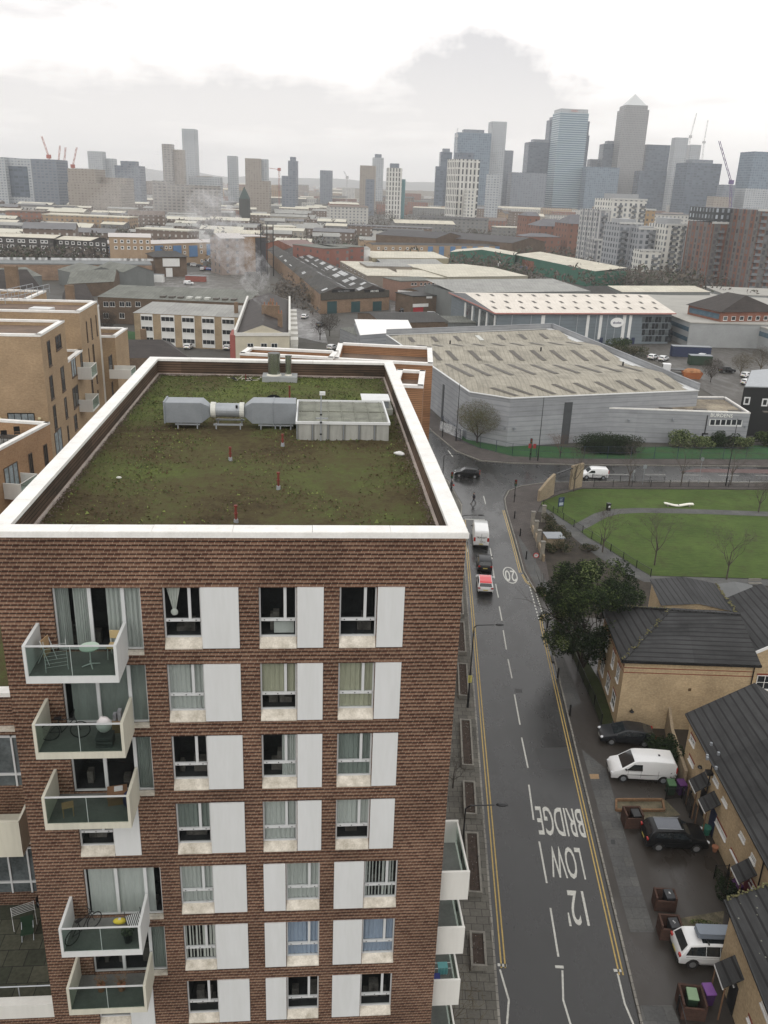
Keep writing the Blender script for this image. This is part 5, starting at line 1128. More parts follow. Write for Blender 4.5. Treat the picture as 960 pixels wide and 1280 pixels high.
for k in range(11000):
 d = Vector((R.gauss(0, 1), R.gauss(0, 1), R.gauss(0, 1))).normalized() * R.uniform(0, 1) ** .4; p = Vector((d.x * 4.4, d.y * 3.8, 4.9 + d.z * 3.1))
 if noise.noise(p * .6) < -.25: continue
 a = Vector((R.gauss(0, 1), R.gauss(0, 1), R.gauss(.5, 1))).normalized() * R.uniform(.1, .26); e = a.orthogonal().normalized() * .02
 m.add([p - a, p + e, p + a, p - e], [(0, 1, 2, 3)], R.randrange(3))
obj(m, 'fine_twigs', [b1, b2, g3], t)['kind'] = 'stuff'
pt = at(700, 571, .06); baretree('bare_shrub', 'brown leafless shrub against the dark gap in the grey warehouse', pt, 4.4, 5, M('reddish twigs', (.12, .08, .06), .9, .2), .7, .12)
pt = at(760, 566, .06); bush('clipped_hedge', 'large domed dark green hedge in front of the grey warehouse', pt, 5.8, 1.7, 3.0, 9000, .14, [g1, g2], cat='hedge', core=True)
for u, v, s, lb, mm in ((853, 559, 1.0, 'bushy pale green shrub left of the warehouse doorway', [g2, g3, g4]), (880, 560, .7, 'shrub speckled with pale flowers below the black downpipe', [g2, g3, g4]), (905, 559, .9, 'dark shrub under the warehouse sign', [g1, g2, g2]), (925, 561, .8, 'pale mottled shrub at the right end of the warehouse', [g2, g4, g3]), (955, 557, .9, 'dark leafy shrub by the black building', [g1, g2, g3])):
 bush('shrub', lb, at(u, v, .06), 2.6 * s, 1.6 * s, 2.7 * s, 2600, .17, mm)
ln = 0
for u, v, h, lb in ((786, 607, 6.5, 'slim bare street tree in a cage, right of the white van'), (851, 607, 6.8, 'wide bare street tree in the middle of the park railings'), (913, 606, 6.5, 'bare street tree beside the leaning lamp column'), (717, 614, 6.5, 'bare tree in front of the curved wall opening'),
     (818, 706, 6.0, 'young bare tree on the lower park lawn'), (908, 724, 6.2, 'thin bare sapling on the park edge above the grey roof'), (948, 640, 4.5, 'small bare sapling at the right end of the park lawn'), (753, 690, 5.0, 'leafless young tree by the path railing')):
 baretree('bare_tree', lb, at(u, v, .1), h, 5, barkl, .6, .3, 'bare winter trees round the park', r=.085)
baretree('bare_tree', 'dead bare street tree on the left pavement beside the near block', at(566, 985, .1), 3.0, 4, bark, .9, .25, r=.05)
baretree('bare_tree', 'bare street tree below the lowest road-side balcony', at(556, 1330, .1), 5.2, 5, b1, .8, .25, r=.06)
bush('shrub', 'dark leafy shrub growing on the wall behind the white van', at(828, 950, .1), 1.1, 1.7, 1.9, 3600, .1, [g1, g2])
bush('shrub', 'dark climbing shrub between the fastback car and the brick wall', at(838, 975, .1), .7, 1.5, 1.6, 1300, .07, [g1, g2])
c_ = at(691, 683, 0); t = thing('lean_to', 'small grey flat-roofed lean-to beside the last stone pier', 'lean-to', c_, .1); obj(MB().box(-1.1, 1.1, -1, 1, 0, 1.5), 'wall', tanw, t); obj(MB().box(-1.2, 1.2, -1.1, 1.1, 1.5, 1.6), 'roof', galvd, t)
for u, v, s, lb in ((683, 656, .9, 'dark brambles just right of the first stone piers'), (693, 668, .9, 'dense dark shrub between the piers and the sloping path'), (704, 690, 1.1, 'dark shrubs against the top of the evergreen tree'), (688, 664, .8, 'brown shrub behind the garden piers'), (700, 676, 1.0, 'olive shrub below the park path'), (686, 690, .8, 'dark shrub next to the last stone pier'), (676, 742, .5, 'tuft of ivy at the foot of the speed limit sign'), (700, 735, 1.2, 'dark undergrowth below the evergreen tree'), (722, 750, 1.2, 'low ground shrub behind the evergreen trunk'), (735, 690, .8, 'olive shrub beside the path railing')):
 bush('shrub', lb, at(u, v, .06), 1.4 * s, 1.4 * s, 1.5 * s, 1100, .08, [g1, g2, b1])
bush('weeds', 'clump of yellowing weeds between the two brick bin stores', at(872, 1159, .1), 1.4, .35, .35, 600, .06, [g2, g3, g4, b2], cat='weeds')
o = MB(); leaves(o, (0, 0, .05), (.9, 2.2, .08), 700, .05, (0, 1, 2)); q = o.build('ground_weeds', [g1, g2, b2]); q.location = at(770, 862, .1); q['kind'] = 'stuff'
tan = brick('yellow stock brick', (.44, .325, .185), (.52, .395, .235), (.42, .34, .24), .23, .08, .012, .3, .15)
tile = ribbed('dark roof tile', (.050, .051, .052), .31, .25, c2=(.026, .027, .028), rough=.7, along=1, var=.3)
tilev = ribbed('dark roof tile columns', (.048, .049, .050), .5, .28, c2=(.026, .027, .028), rough=.7, along=0, var=.3)
redb = M('red brick trim', (.22, .06, .035), .8, .2, 4); moss = M('moss ridge', (.13, .125, .055), .9, .4, 5, c2=(.08, .07, .03))
def win3(parent, P0, P1, s0, s1, z0, z1, frame=None, gl=None, vb=1, hb=1, proud=.05, sill=True, red=False, name='window', fw=.07):
 """window standing on the wall plane P0 -> P1 (outside is on the right hand of the direction)"""
 org = parent.location.copy(); rz = parent.rotation_euler[2]
 P0 = Vector(P0[:2]); d = (Vector(P1[:2]) - P0).normalized(); n = Vector((d.y, -d.x))
 def T(s, o, z): q = P0 + d * s + n * o; return Vector((q.x, q.y, z))
 def bx(m, a, b, c_, e, o0, o1):
  vs = [T(a, o0, c_), T(b, o0, c_), T(b, o1, c_), T(a, o1, c_), T(a, o0, e), T(b, o0, e), T(b, o1, e), T(a, o1, e)]
  m.add(vs, [(0, 1, 2, 3), (0, 4, 5, 1), (1, 5, 6, 2), (2, 6, 7, 3), (3, 7, 4, 0), (4, 7, 6, 5)])
 m = MB(); bx(m, s0, s0 + fw, z0, z1, .002, proud); bx(m, s1 - fw, s1, z0, z1, .002, proud); bx(m, s0 + fw, s1 - fw, z1 - fw, z1, .002, proud); bx(m, s0 + fw, s1 - fw, z0, z0 + fw, .002, proud)
 for k in range(1, vb + 1): x = s0 + (s1 - s0) * k / (vb + 1); bx(m, x - fw * .4, x + fw * .4, z0 + fw, z1 - fw, .002, proud - .01)
 for k in range(1, hb + 1): z = z0 + (z1 - z0) * k / (hb + 1); bx(m, s0 + fw, s1 - fw, z - fw * .3, z + fw * .3, .002, proud - .015)
 if sill: bx(m, s0 - .05, s1 + .05, z0 - .07, z0, .002, proud + .06)
 w = m.build(name, frame or wframe, parent, org=org, rz=rz)
 m = MB(); m.add([T(s0 + fw, .008, z0 + fw), T(s1 - fw, .008, z0 + fw), T(s1 - fw, .008, z1 - fw), T(s0 + fw, .008, z1 - fw)], [(0, 1, 2, 3)]); g_ = m.build('pane', gl or darkglass, w, org=org, rz=rz)
 if red: m = MB(); bx(m, s0 - .06, s1 + .06, z1 + .002, z1 + .16, .002, .03); m.build('lintel', redb, w, org=org, rz=rz)
 return w
def pxwin(parent, P0, P1, u0, v0, u1, v1, **k):
 """window whose upper left / lower right corners are seen at these spots"""
 a, za = hit(P0, P1, u0, v0); b, zb = hit(P0, P1, u1, v1)
 return win3(parent, P0, P1, min(a, b), max(a, b), min(za, zb), max(za, zb), **k)
ze = 6.8
A = at(778, 826, ze); B = at(952, 832, ze); Cc = at(752, 757, ze)
Bk = Vector((B.x + (Cc.x - A.x), Cc.y, ze))
ho = Vector((A.x, A.y, 0)); h1 = thing('tan_brick_house', 'two-storey tan brick house with a large dark hipped roof, behind the evergreen tree', 'house', ho)
fl, fr_, bl_, br_ = [Vector(p[:2]) for p in (A, B, Cc, Bk)]
ins = .3
def inset(q, c, k): d = (Vector(c) - Vector(q)); return Vector(q) + d.normalized() * k
cen = (fl + fr_ + bl_ + br_) / 4
walls = [inset(q, cen, .45) for q in (fl, fr_, br_, bl_)]
m = MB().prism([tuple(q) for q in walls], 0, ze - .05); obj(m, 'wall', tan, h1, org=ho)
for zz in (6.0, 5.55): 
 m = MB(); 
 for a, b in zip(walls, walls[1:] + walls[:1]): d = (b - a).normalized(); n_ = Vector((d.y, -d.x)) * .012; m.bar((*(a + n_), zz), (*(b + n_), zz), .02, .07)
 obj(m, 'brick_band', redb, h1, org=ho)
m = MB()
r1 = at(837, 762, 9.7); r2 = at(925, 768, 9.7)
a, b, c, d = [Vector((q.x, q.y, ze)) for q in (fl, fr_, br_, bl_)]
m.add([a, b, r2, r1], [(0, 1, 2, 3)]); m.add([d, a, r1], [(0, 1, 2)], 1); m.add([c, d, r1, r2], [(0, 1, 2, 3)]); m.add([b, c, r2], [(0, 1, 2)], 1)
for p_, q_ in ((a, b), (b, c), (c, d), (d, a)): m.bar(p_ + Vector((0, 0, -.12)), q_ + Vector((0, 0, -.12)), .12, .16, 2)
rf = obj(m, 'roof', [tile, tilev, black], h1, org=ho)
m = MB()
for p_, q_ in ((a, r1), (r1, r2), (r1, d)): m.bar(p_ + Vector((0, 0, .05)), q_ + Vector((0, 0, .05)), .3, .14)
obj(m, 'ridge', tilev, rf, org=ho)
m = MB()
for p_, q_ in ((a, r1), (r1, d)):
 p_, q_ = Vector(p_), Vector(q_)
 for k in range(70): t_ = R.random(); c_ = p_.lerp(q_, t_) + Vector((R.gauss(0, .1), R.gauss(0, .1), .12)); m.ell(c_, (.09, .09, .04), 5, 3)
obj(m, 'moss', moss, rf, org=ho)
w0, w1 = walls[3], walls[0]   # left wall, seen from the street
wl_ = (w1 - w0).length
for f_, z0_, ww_ in ((.26, 3.7, .9), (.58, 3.7, .9), (.82, 3.7, 1.0), (.22, .9, 1.3), (.52, .9, 1.3), (.80, .9, 1.3)): win3(h1, w0, w1, wl_ * f_ - ww_ / 2, wl_ * f_ + ww_ / 2, z0_, z0_ + 1.5, red=True)
w0, w1 = walls[0], walls[1]
s_, z_ = hit(w0, w1, 789, 886); pl_ = Vector((w0.x, w0.y, 0)) + Vector(((w1 - w0).normalized() * s_).to_tuple() + (z_,))
m = MB(); m.tube((0, 0, 0), (0, -.25, .1), .03).tube((0, -.25, .1), (0, -.25, -.05), .05); m.ell((0, -.25, -.12), (.2, .2, .1), 12, 5)
o = m.build('wall_lamp', black, h1); o.location = pl_ - ho
o = MB().box(-.12, .12, -.04, 0, -.12, .12).build('vent_grille', M('brown vent', (.12, .07, .03), .8), h1); s2, z2 = hit(w0, w1, 862, 862); o.location = Vector((w0.x, w0.y, 0)) + Vector(((w1 - w0).normalized() * s2).to_tuple() + (z2,)) - ho
m = MB(); p_ = walls[1] + Vector((-.1, -.08)); m.tube((*p_, 0), (*p_, ze), .05, n=8); obj(m, 'downpipe', black, h1, org=ho)
bo = Vector((walls[1].x + .02, walls[1].y + 1.2, 0)); h1b = thing('tan_brick_house', 'tan house wing with white windows and a small white-edged gable at the right edge', 'house', bo)
bw = 8.0
q4 = [(bo.x, bo.y), (bo.x + bw, bo.y + .1), (bo.x + bw, bo.y + 9), (bo.x, bo.y + 9)]
m = MB().prism(q4, 0, 7.0); m.gable(q4, 7.0, 2.2, 0, 0, axis=1); obj(m, 'wall', tan, h1b, org=bo)
m = MB(); q5 = [(bo.x - .3, bo.y - .3), (bo.x + bw + .3, bo.y - .2), (bo.x + bw + .3, bo.y + 9.2), (bo.x - .3, bo.y + 9.2)]; m.gable(q5, 7.05, 2.35, 0, 0, axis=1); m.f = m.f[:2]; m.m = m.m[:2]; rf = obj(m, 'roof', tilev, h1b, org=bo)
m = MB(); m.bar((q5[0][0], q5[0][1], 7.05), (bo.x + bw / 2, bo.y - .25, 9.4), .08, .25).bar((q5[1][0], q5[1][1], 7.05), (bo.x + bw / 2, bo.y - .25, 9.4), .08, .25); obj(m, 'barge_board', wframe, rf, org=bo)
for (x0, y0, x1, y1) in ((945, 866, 962, 884), (938, 893, 958, 910)) : pass
for s0, s1, z0, z1 in ((.9, 2.3, 3.6, 5.0), (.9, 2.3, .9, 2.2), (3.6, 5.0, 5.2, 6.6), (3.6, 5.0, 2.6, 3.9)): win3(h1b, q4[0], q4[1], s0, s1, z0, z1, red=True, vb=1, hb=1)
def roofhouse(lb, pts, ze_, rise, rm, axis=0, hip=False):
 q = [at(u, v, ze_)[:2] for u, v in pts]; o0 = Vector((q[0][0], q[0][1], 0)); t = thing('tan_brick_house', lb, 'house', o0)
 c = Vector((sum(p[0] for p in q) / 4, sum(p[1] for p in q) / 4)); w = [tuple(inset(p, c, .3)) for p in q]
 m = MB().prism(w, 0, ze_ - .04)
 if not hip: m.gable(w, ze_ - .05, rise * .97, 0, 0, axis)
 obj(m, 'wall', tan, t, org=o0)
 m = MB()
 if hip: m.hip(q, ze_, rise, 0, .25, axis)
 else: m.gable(q, ze_, rise, 0, 0, axis); m.f = m.f[:2]; m.m = m.m[:2]
 rf = obj(m, 'roof', rm, t, org=o0)
 return t, q, rf, o0
t, q, rf, o0 = roofhouse('house wing with a dark ribbed roof beyond the big hipped roof', [(826, 757), (919, 765), (893, 729), (812, 724)], 7.6, .5, tilev, 1)
m = MB(); p_, q_ = at(895, 730, 8.1), at(922, 768, 8.1)
for k in range(60): c_ = p_.lerp(q_, R.random()) + Vector((R.gauss(0, .1), 0, .05)); m.ell(c_, (.1, .1, .05), 5, 3)
obj(m, 'moss', moss, rf, org=o0)
t, q, rf, o0 = roofhouse('house wing with a smooth slate grey roof at the right edge', [(921, 768), (966, 790), (940, 731), (896, 730)], 7.4, .3, M('slate grey roof', (.10, .105, .105), .6, .15, .6), 1)
zt = 5.3
def terrace(lb, uA, vA, uB, vB, depth, rise, zt, gable_in=None):
 a, b = at(uA, vA, zt), at(uB, vB, zt); a2, b2 = Vector(a[:2]), Vector(b[:2]); d = (b2 - a2).normalized()   # a = far end, b = near end
 n = Vector((-d.y, d.x))     # to the right, away from the street
 if n.x < 0: n = -n
 o0 = Vector((a2.x, a2.y, 0)); t = thing('terraced_house', lb, 'house', o0)
 e0, e1 = a2 + n * .35 + d * .15, b2 + n * .35 - d * .0
 q = [e0, e1, e1 + n * depth, e0 + n * depth]
 m = MB().prism([tuple(x) for x in q], 0, zt - .03); 
 ra, rb = (e0 + n * depth / 2), (e1 + n * depth / 2)
 m.add([(*e0, zt - .03), (*(e0 + n * depth), zt - .03), (*ra, zt + rise * .93)], [(0, 1, 2)]); m.add([(*e1, zt - .03), (*(e1 + n * depth), zt - .03), (*rb, zt + rise * .93)], [(0, 1, 2)])
 obj(m, 'wall', tan, t, org=o0)
 A_, B_ = a2 - d * .15, b2 + d * .25; R1, R2 = A_ + n * (depth / 2 + .3), B_ + n * (depth / 2 + .3); A3, B3 = A_ + n * (depth + .6), B_ + n * (depth + .6)
 m = MB().add([(*A_, zt), (*B_, zt), (*R2, zt + rise), (*R1, zt + rise), (*B3, zt), (*A3, zt)], [(0, 1, 2, 3), (3, 2, 4, 5)])
 m.bar((*A_, zt - .06), (*B_, zt - .06), .12, .12, 1); rf = obj(m, 'roof', [tilev, black], t, org=o0)
 return t, rf, e0, e1, o0, d, n, A_, R1
t, rf, e0, e1, o0, d, n, A_, R1 = terrace('long tan terraced row with a dark tiled roof, right of the parked cars', 858, 893, 975, 1112, 9, 3.0, zt)
for (x0, y0, x1, y1) in ((864, 917, 868, 935), (875.5, 917, 879, 930), (862, 944, 867, 960), (896, 1022, 907, 1052), (914, 1062, 925, 1084), (939, 1098, 946, 1120)): pxwin(t, e0, e1, x0, y0, x1, y1, red=True, vb=1, hb=2)
for (x0, y0, x1, y1) in ((893, 968, 898, 985), (904, 995, 909, 1010), (926, 1038, 931, 1055), (940, 1065, 944, 1082)): pxwin(t, e0, e1, x0, y0, x1, y1, vb=0, hb=1)
for u, v in ((884, 945), (884, 948), (895, 960), (889, 930), (898, 942)):
 p = at(u, v, zt + .6); obj(MB().box(p.x - .08, p.x + .08, p.y - .08, p.y + .08, p.z - .1, p.z + .12), 'roof_vent', galvd, t, org=o0)
def porch(parent_lb, u, v, org_t, L0, L1, zt_=2.55, w=2.0, dp=1.25):
 pass
def addporch(t, o0, e0, d, n, u, v, doorc, w=1.45):
 s_, z_ = hit(e0, e0 + d, u, v); c = e0 + d * s_
 m = MB(); z = 2.5
 a, b = c - d * w / 2, c + d * w / 2; ao, bo_ = a - n * 1.0, b - n * 1.0
 m.add([(*ao, z), (*bo_, z), (*b, z + .75), (*a, z + .75), (*ao, z - .08), (*bo_, z - .08), (*b, z + .66), (*a, z + .66)], [(0, 1, 2, 3), (4, 7, 6, 5), (0, 4, 5, 1), (1, 5, 6, 2), (3, 7, 4, 0)])
 pc = obj(m, 'porch_roof', tilev, t, org=o0)
 m = MB(); m.bar((*ao, z - .13), (*bo_, z - .13), .06, .1); obj(m, 'fascia', panelm, pc, org=o0)
 for q_ in (ao, bo_): q_ = q_ + n * .1; m = MB().tube((*q_, .08), (*q_, z - .1), .05, n=6); obj(m, 'post', M('brown timber', (.14, .08, .045), .8, .2), pc, org=o0)
 pa, pb_ = c - d * .5 - n * .02, c + d * .5 - n * .02; m = MB(); m.prism([tuple(pa), tuple(pb_), tuple(pb_ - n * .04), tuple(pa - n * .04)], .1, 2.15); obj(m, 'door', doorc, t, org=o0)
dr = M('dark red door', (.10, .012, .015), .5, .1); db_ = M('navy door', (.02, .03, .07), .5, .1)
addporch(t, o0, e0, d, n, 882, 985, black); addporch(t, o0, e0, d, n, 893, 1016, db_); addporch(t, o0, e0, d, n, 933, 1118, dr); addporch(t, o0, e0, d, n, 953, 1160, dr)
m = MB(); s_, z_ = hit(e0, e0 + d, 951, 1100); c = e0 + d * s_ - n * .08; m.tube((*c, .1), (*c, zt - .05), .05, n=6); obj(m, 'downpipe', black, t, org=o0)
s_, z_ = hit(e0, e0 + d, 889, 975); c = e0 + d * s_ - n * .15
m = MB().tube((*c, 2.4), (*c, zt - .05), .05, n=6); m.box(c.x - .35, c.x + .1, c.y - .3, c.y + .2, 4.1, 4.3); obj(m, 'downpipe', black, t, org=o0)
s_, z_ = hit(e0, e0 + d, 877, 959); c = e0 + d * s_ - n * .12; m = MB(); m.ell((*c, z_), (.2, .2, .12), 8, 4); obj(m, 'outside_light', black, t, org=o0)
t, rf, e0, e1, o0, d, n, A_, R1 = terrace('nearest tan terraced house with a mossy dark roof, bottom right corner', 907, 1127, 975, 1300, 9, 3.0, zt)
for (x0, y0, x1, y1) in ((911, 1209, 919, 1233), (936, 1270, 945, 1300)): pxwin(t, e0, e1, x0, y0, x1, y1, red=True, vb=0, hb=1)
for (x0, y0, x1, y1) in ((952, 1254, 962, 1275),): pxwin(t, e0, e1, x0, y0, x1, y1, vb=0, hb=1)
addporch(t, o0, e0, d, n, 905, 1290, black, 1.6)
m = MB()
for k in range(80): c_ = Vector((*A_, zt)).lerp(Vector((*R1, zt + 3.0)), R.random()) + Vector((R.gauss(0, .08), R.gauss(0, .08), .06)); m.ell(c_, (.08, .08, .04), 5, 3)
obj(m, 'moss', moss, rf, org=o0)
for k in range(14):
 pass
m = MB()
for k in range(40): c_ = A_ + d * R.uniform(.3, 9) + n * R.uniform(.2, 4); zz = zt + ((c_ - A_).dot(n)) / 4.8 * 3.0 + .03; s = R.uniform(.02, .05); m.add([(c_.x - s, c_.y - s, zz), (c_.x + s, c_.y - s, zz), (c_.x + s, c_.y + s, zz + .02), (c_.x - s, c_.y + s, zz + .02)], [(0, 1, 2, 3)])
obj(m, 'lichen', M('lichen', (.14, .145, .12), .9, .3), rf, org=o0)['kind'] = 'stuff'
def bin_(lb, u, v, lid, body, rz=0, z=.1, xyz=None):
 p = xyz or at(u, v, z); t = thing('wheelie_bin', lb, 'wheelie bin', p, rz)
 m = MB(); m.add([(-.25, -.28, .05), (.25, -.28, .05), (.25, .25, .05), (-.25, .25, .05), (-.29, -.36, 1.0), (.29, -.36, 1.0), (.29, .34, 1.0), (-.29, .34, 1.0)], [(0, 3, 2, 1), (0, 1, 5, 4), (1, 2, 6, 5), (2, 3, 7, 6), (3, 0, 4, 7), (4, 5, 6, 7)]); obj(m, 'body', body, t, bevel=.02)
 m = MB().add([(-.31, -.4, 1.0), (.31, -.4, 1.0), (.31, .38, 1.04), (-.31, .38, 1.04), (-.3, -.38, 1.06), (.3, -.38, 1.06), (.28, .36, 1.13), (-.28, .36, 1.13)], [(0, 1, 5, 4), (1, 2, 6, 5), (2, 3, 7, 6), (3, 0, 4, 7), (4, 5, 6, 7)]); obj(m, 'lid', lid, t, bevel=.02)
 for s in (-1, 1): obj(MB().tube((s * .24, .27, .1), (s * .3, .27, .1), .1, n=10), 'wheel', rubber, t)
 return t
lg = M('green bin lid', (.05, .12, .05), .5, .1); pu = M('purple bin', (.08, .02, .11), .5, .1); dg = M('dark green bin', (.018, .04, .022), .5, .1); pg = M('pale green lid', (.20, .30, .18), .5, .1)
bin_('green-lidded wheelie bin at the rear corner of the parked white van', 837, 992, lg, dg, 0); bin_('purple wheelie bin beside the green one behind the parked white van', 850, 992, pu, M('deep purple', (.05, .02, .08), .5), .1)
bin_('purple wheelie bin by the dark gate in front of the lower porch', 917, 1120, pu, M('deep purple', (.05, .02, .08)), .4)
store = brick('dark red store brick', (.055, .026, .02), (.085, .04, .028), (.06, .045, .035), .23, .08, .012, .3, .2)
def binstore(lb, u, v, w, dp, h, binlb, rz=0, col=None, opend='+'):
 p = at(u, v, .1); t = thing('bin_store', lb, 'bin store', p, rz)
 m = MB().box(-w / 2, -w / 2 + .12, -dp / 2, dp / 2, 0, h).box(w / 2 - .12, w / 2, -dp / 2, dp / 2, 0, h).box(-w / 2 + .12, w / 2 - .12, dp / 2 - .12, dp / 2, 0, h)
 m.box(-w / 2 + .12, w / 2 - .12, -dp / 2, -dp / 2 + .12, 0, h * .75); obj(m, 'brick_walls', col or store, t)
 return p
p = binstore('dark red brick bin store between the white van and the black hatchback', 789, 1030, 1.3, 1.05, 1.2, '', .05)
bin_('black wheelie bin inside the upper brick bin store', 0, 0, black, black, .1, xyz=p + Vector((.2, -.05, 0)))
bg = M('black bin', (.02, .022, .025), .4, .1)
p = binstore('upper of the two joined brick bin stores by the mossy strip', 829, 1133, 1.35, .9, 1.1, '', -.05); t = bin_('black wheelie bin with a white number label in the upper joined bin store', 0, 0, bg, bg, .1, xyz=p + Vector((.25, 0, 0)))
word('4', (0, .02, 1.105), (rad(2), 0, .3), .3, panelm, 'number', t, .004)
p = binstore('lower of the two joined brick bin stores by the mossy strip', 835, 1168, 1.3, 1.0, 1.15, '', -.05); t = bin_('black wheelie bin with a white number label in the lower joined bin store', 0, 0, bg, bg, .1, xyz=p + Vector((.2, -.1, 0)))
word('5', (0, .02, 1.105), (rad(2), 0, .3), .3, panelm, 'number', t, .004)
p = binstore('large brick bin store holding a pale green lidded bin, beside the nearest house', 862, 1262, 1.35, 1.4, 1.15, '', -.08)
bin_('pale green lidded wheelie bin in the nearest brick bin store', 0, 0, pg, dg, -.1, xyz=p + Vector((.05, .15, 0)))
bin_('purple lidded wheelie bin right of the nearest brick bin store', 0, 0, M('bright purple lid', (.18, .07, .27), .45, .1), M('deep purple', (.05, .02, .08)), .1, xyz=p + Vector((1.1, .5, 0)))
railing('garden_gate', 'black metal gate railing in front of the upper porches', P2((832, 1000), (852, 998), (862, 1022), z=.1), 1.1, 1.5, black, z0=.1, barstep=.12)
railing('garden_gate', 'black metal gate with ivy beside the purple bin at the lower porch', P2((892, 1098), (908, 1098), (912, 1150), z=.1), 1.2, 1.5, black, z0=.1, barstep=.1)
bush('ivy', 'dark ivy hanging on the gate beside the purple bin', at(906, 1125, .1), .45, 1.6, 1.5, 1500, .07, [g1, g1, g2], cat='ivy')
railing('handrail', 'black handrail beside the nearest brick bin store', P2((856, 1300), (846, 1262), z=.1), 1.1, 1.5, black, z0=.1, barstep=0)
t = thing('green_container', 'small green tub by the wall near the black hatchback', 'tub', at(882, 1042, .1)); obj(MB().tube((0, 0, 0), (0, 0, .55), .25, .32, 14), 'tub', M('sea green plastic', (.03, .14, .10), .5), t); obj(MB().tube((0, 0, .55), (0, 0, .6), .34, .34, 14), 'rim', M('sea green plastic', (.03, .14, .10)), t)
t = thing('terracotta_pot', 'small terracotta pot at the foot of the terrace wall behind the black hatchback', 'pot', at(893, 1064, .1)); obj(MB().tube((0, 0, 0), (0, 0, .4), .14, .22, 12), 'pot', M('clay pot', (.3, .13, .07)), t); obj(MB().tube((0, 0, .36), (0, 0, .42), .24, .24, 12), 'rim', M('clay pot', (.3, .13, .07)), t)
bicycle('bicycle leaning at the gate of the upper porch', at(862, 1000, .1), 1.2)
t = thing('paving_edge', 'raised tan brick edging round a dirt bed above the upper bin store', 'edging', at(798, 1003, .1), 0)
m = MB(); q = P2((770, 1001), (828, 1001), (830, 1014), (770, 1014), z=.1); o0 = at(798, 1003, .1)
for a, b in zip(q, q[1:] + q[:1]): m.bar((*a, .2), (*b, .2), .15, .2)
obj(m, 'brick_edging', brick('orange edging', (.22, .12, .06), (.28, .16, .08), (.1, .08, .06), .23, .08, .012, .3, .1), t, org=o0)
tan2 = brick('honey coloured brick', (.33, .23, .135), (.41, .295, .18), (.33, .25, .17), .24, .075, .012, .22, .15)
deck = M('brown roof deck', (.17, .115, .08), .8, .3, .5, c2=(.12, .09, .07))
def flatblock(m_wall, pts, z0, z1): m_wall.prism(pts, z0, z1, bottom=False)
tb = thing('tan_apartment_block', 'honey brick stepped apartment block with pale copings, left of the green roof', 'apartment block', at(40, 430, 29).to_2d().to_3d(), 0)
to = tb.location.copy()
def wallcap(parent, org, pts, z, w=.45, h=.22, mat=None, par=None):
 """coping round a flat roof plus the sunk deck"""
 m = MB(); q = [Vector(p[:2]) for p in pts]; c = sum(q, Vector((0, 0))) / len(q)
 for a, b in zip(q, q[1:] + q[:1]):
  d = (b - a).normalized(); n = Vector((-d.y, d.x)); n = n if (c - a).dot(n) > 0 else -n; m.bar((*(a + n * w * .42 - d * .02), z + h / 2 - .02), (*(b + n * w * .42 + d * .02), z + h / 2 - .02), w, h)
 return obj(m, 'coping', mat or coping, parent, org=org)
def sunk(parent, org, pts, z0, z1, dk=.5, wm=None, dm=None, w=.4):
 """walls with a parapet: outer prism up to z1, deck dk below the top"""
 q = [Vector(p[:2]) for p in pts]; n_ = len(q)
 ar = sum(q[i].x * q[(i + 1) % n_].y - q[(i + 1) % n_].x * q[i].y for i in range(n_))
 if ar < 0: q = q[::-1]
 inn = []
 for i in range(n_):
  a, b, c = q[i - 1], q[i], q[(i + 1) % n_]; d1 = (b - a).normalized(); d2 = (c - b).normalized(); n1 = Vector((-d1.y, d1.x)); n2 = Vector((-d2.y, d2.x)); bis = (n1 + n2); bis = bis / max(.4, bis.dot(n1)); inn.append(b + bis * w)
 m = MB()
 for i in range(n_):
  j = (i + 1) % n_
  m.add([(*q[i], z0), (*q[j], z0), (*q[j], z1), (*q[i], z1)], [(0, 1, 2, 3)]); m.add([(*q[i], z1), (*q[j], z1), (*inn[j], z1), (*inn[i], z1)], [(0, 1, 2, 3)]); m.add([(*inn[i], z1 - dk), (*inn[j], z1 - dk), (*inn[j], z1), (*inn[i], z1)], [(3, 2, 1, 0)])
 obj(m, 'wall', wm, parent, org=org)
 m = MB().add([(*p, z1 - dk) for p in inn], [tuple(range(n_))]); obj(m, 'roof_deck', dm or deck, parent, org=org)
 wallcap(parent, org, q, z1, w + .08)
def PZ(z, *pts): return [tuple(at(u, v, z)[:2]) for u, v in pts]
A1, A2, A3_ = at(50, 418, 29), at(80, 400, 29), at(0, 397, 29)
un = (A2 - A1).to_2d().normalized(); 
aF = Vector(A1[:2]); aR = Vector(A2[:2]); lw = Vector((-un.y, un.x)); lw = lw if lw.x < 0 else -lw
Lw = 24
sunk(tb, to, [aF, aR, aR + lw * Lw, aF + lw * Lw], 0, 28.8, .35, tan2)
bF = Vector(at(101, 389, 29)[:2]); bR = Vector(at(123, 375.6, 29)[:2]); bL = 9.4
bF = aR + un * (bF - aR).dot(un); bR = aR + un * (bR - aR).dot(un)
sunk(tb, to, [bF, bR, bR + lw * Lw, bF + lw * Lw], 0, 28.8, .35, tan2)
sunk(tb, to, [aR + un * .01, bF - un * .01, bF + lw * Lw - un * .01, aR + lw * Lw + un * .01], 0, 24.6, 1.0, tan2)
q = PZ(29, (0, 362), (72, 364), (60, 372), (0, 384)); 
cF = bR + un * .02; sunk(tb, to, [cF + lw * 8.2, cF + un * 9 + lw * 8.2, cF + un * 9 + lw * Lw, cF + lw * Lw], 0, 28.8, .35, tan2)
sunk(tb, to, [cF, cF + un * 1.0, cF + un * 1.0 + lw * 8.1, cF + lw * 8.1], 0, 28.2, .2, M('white wall return', (.62, .6, .55), .7, .1))
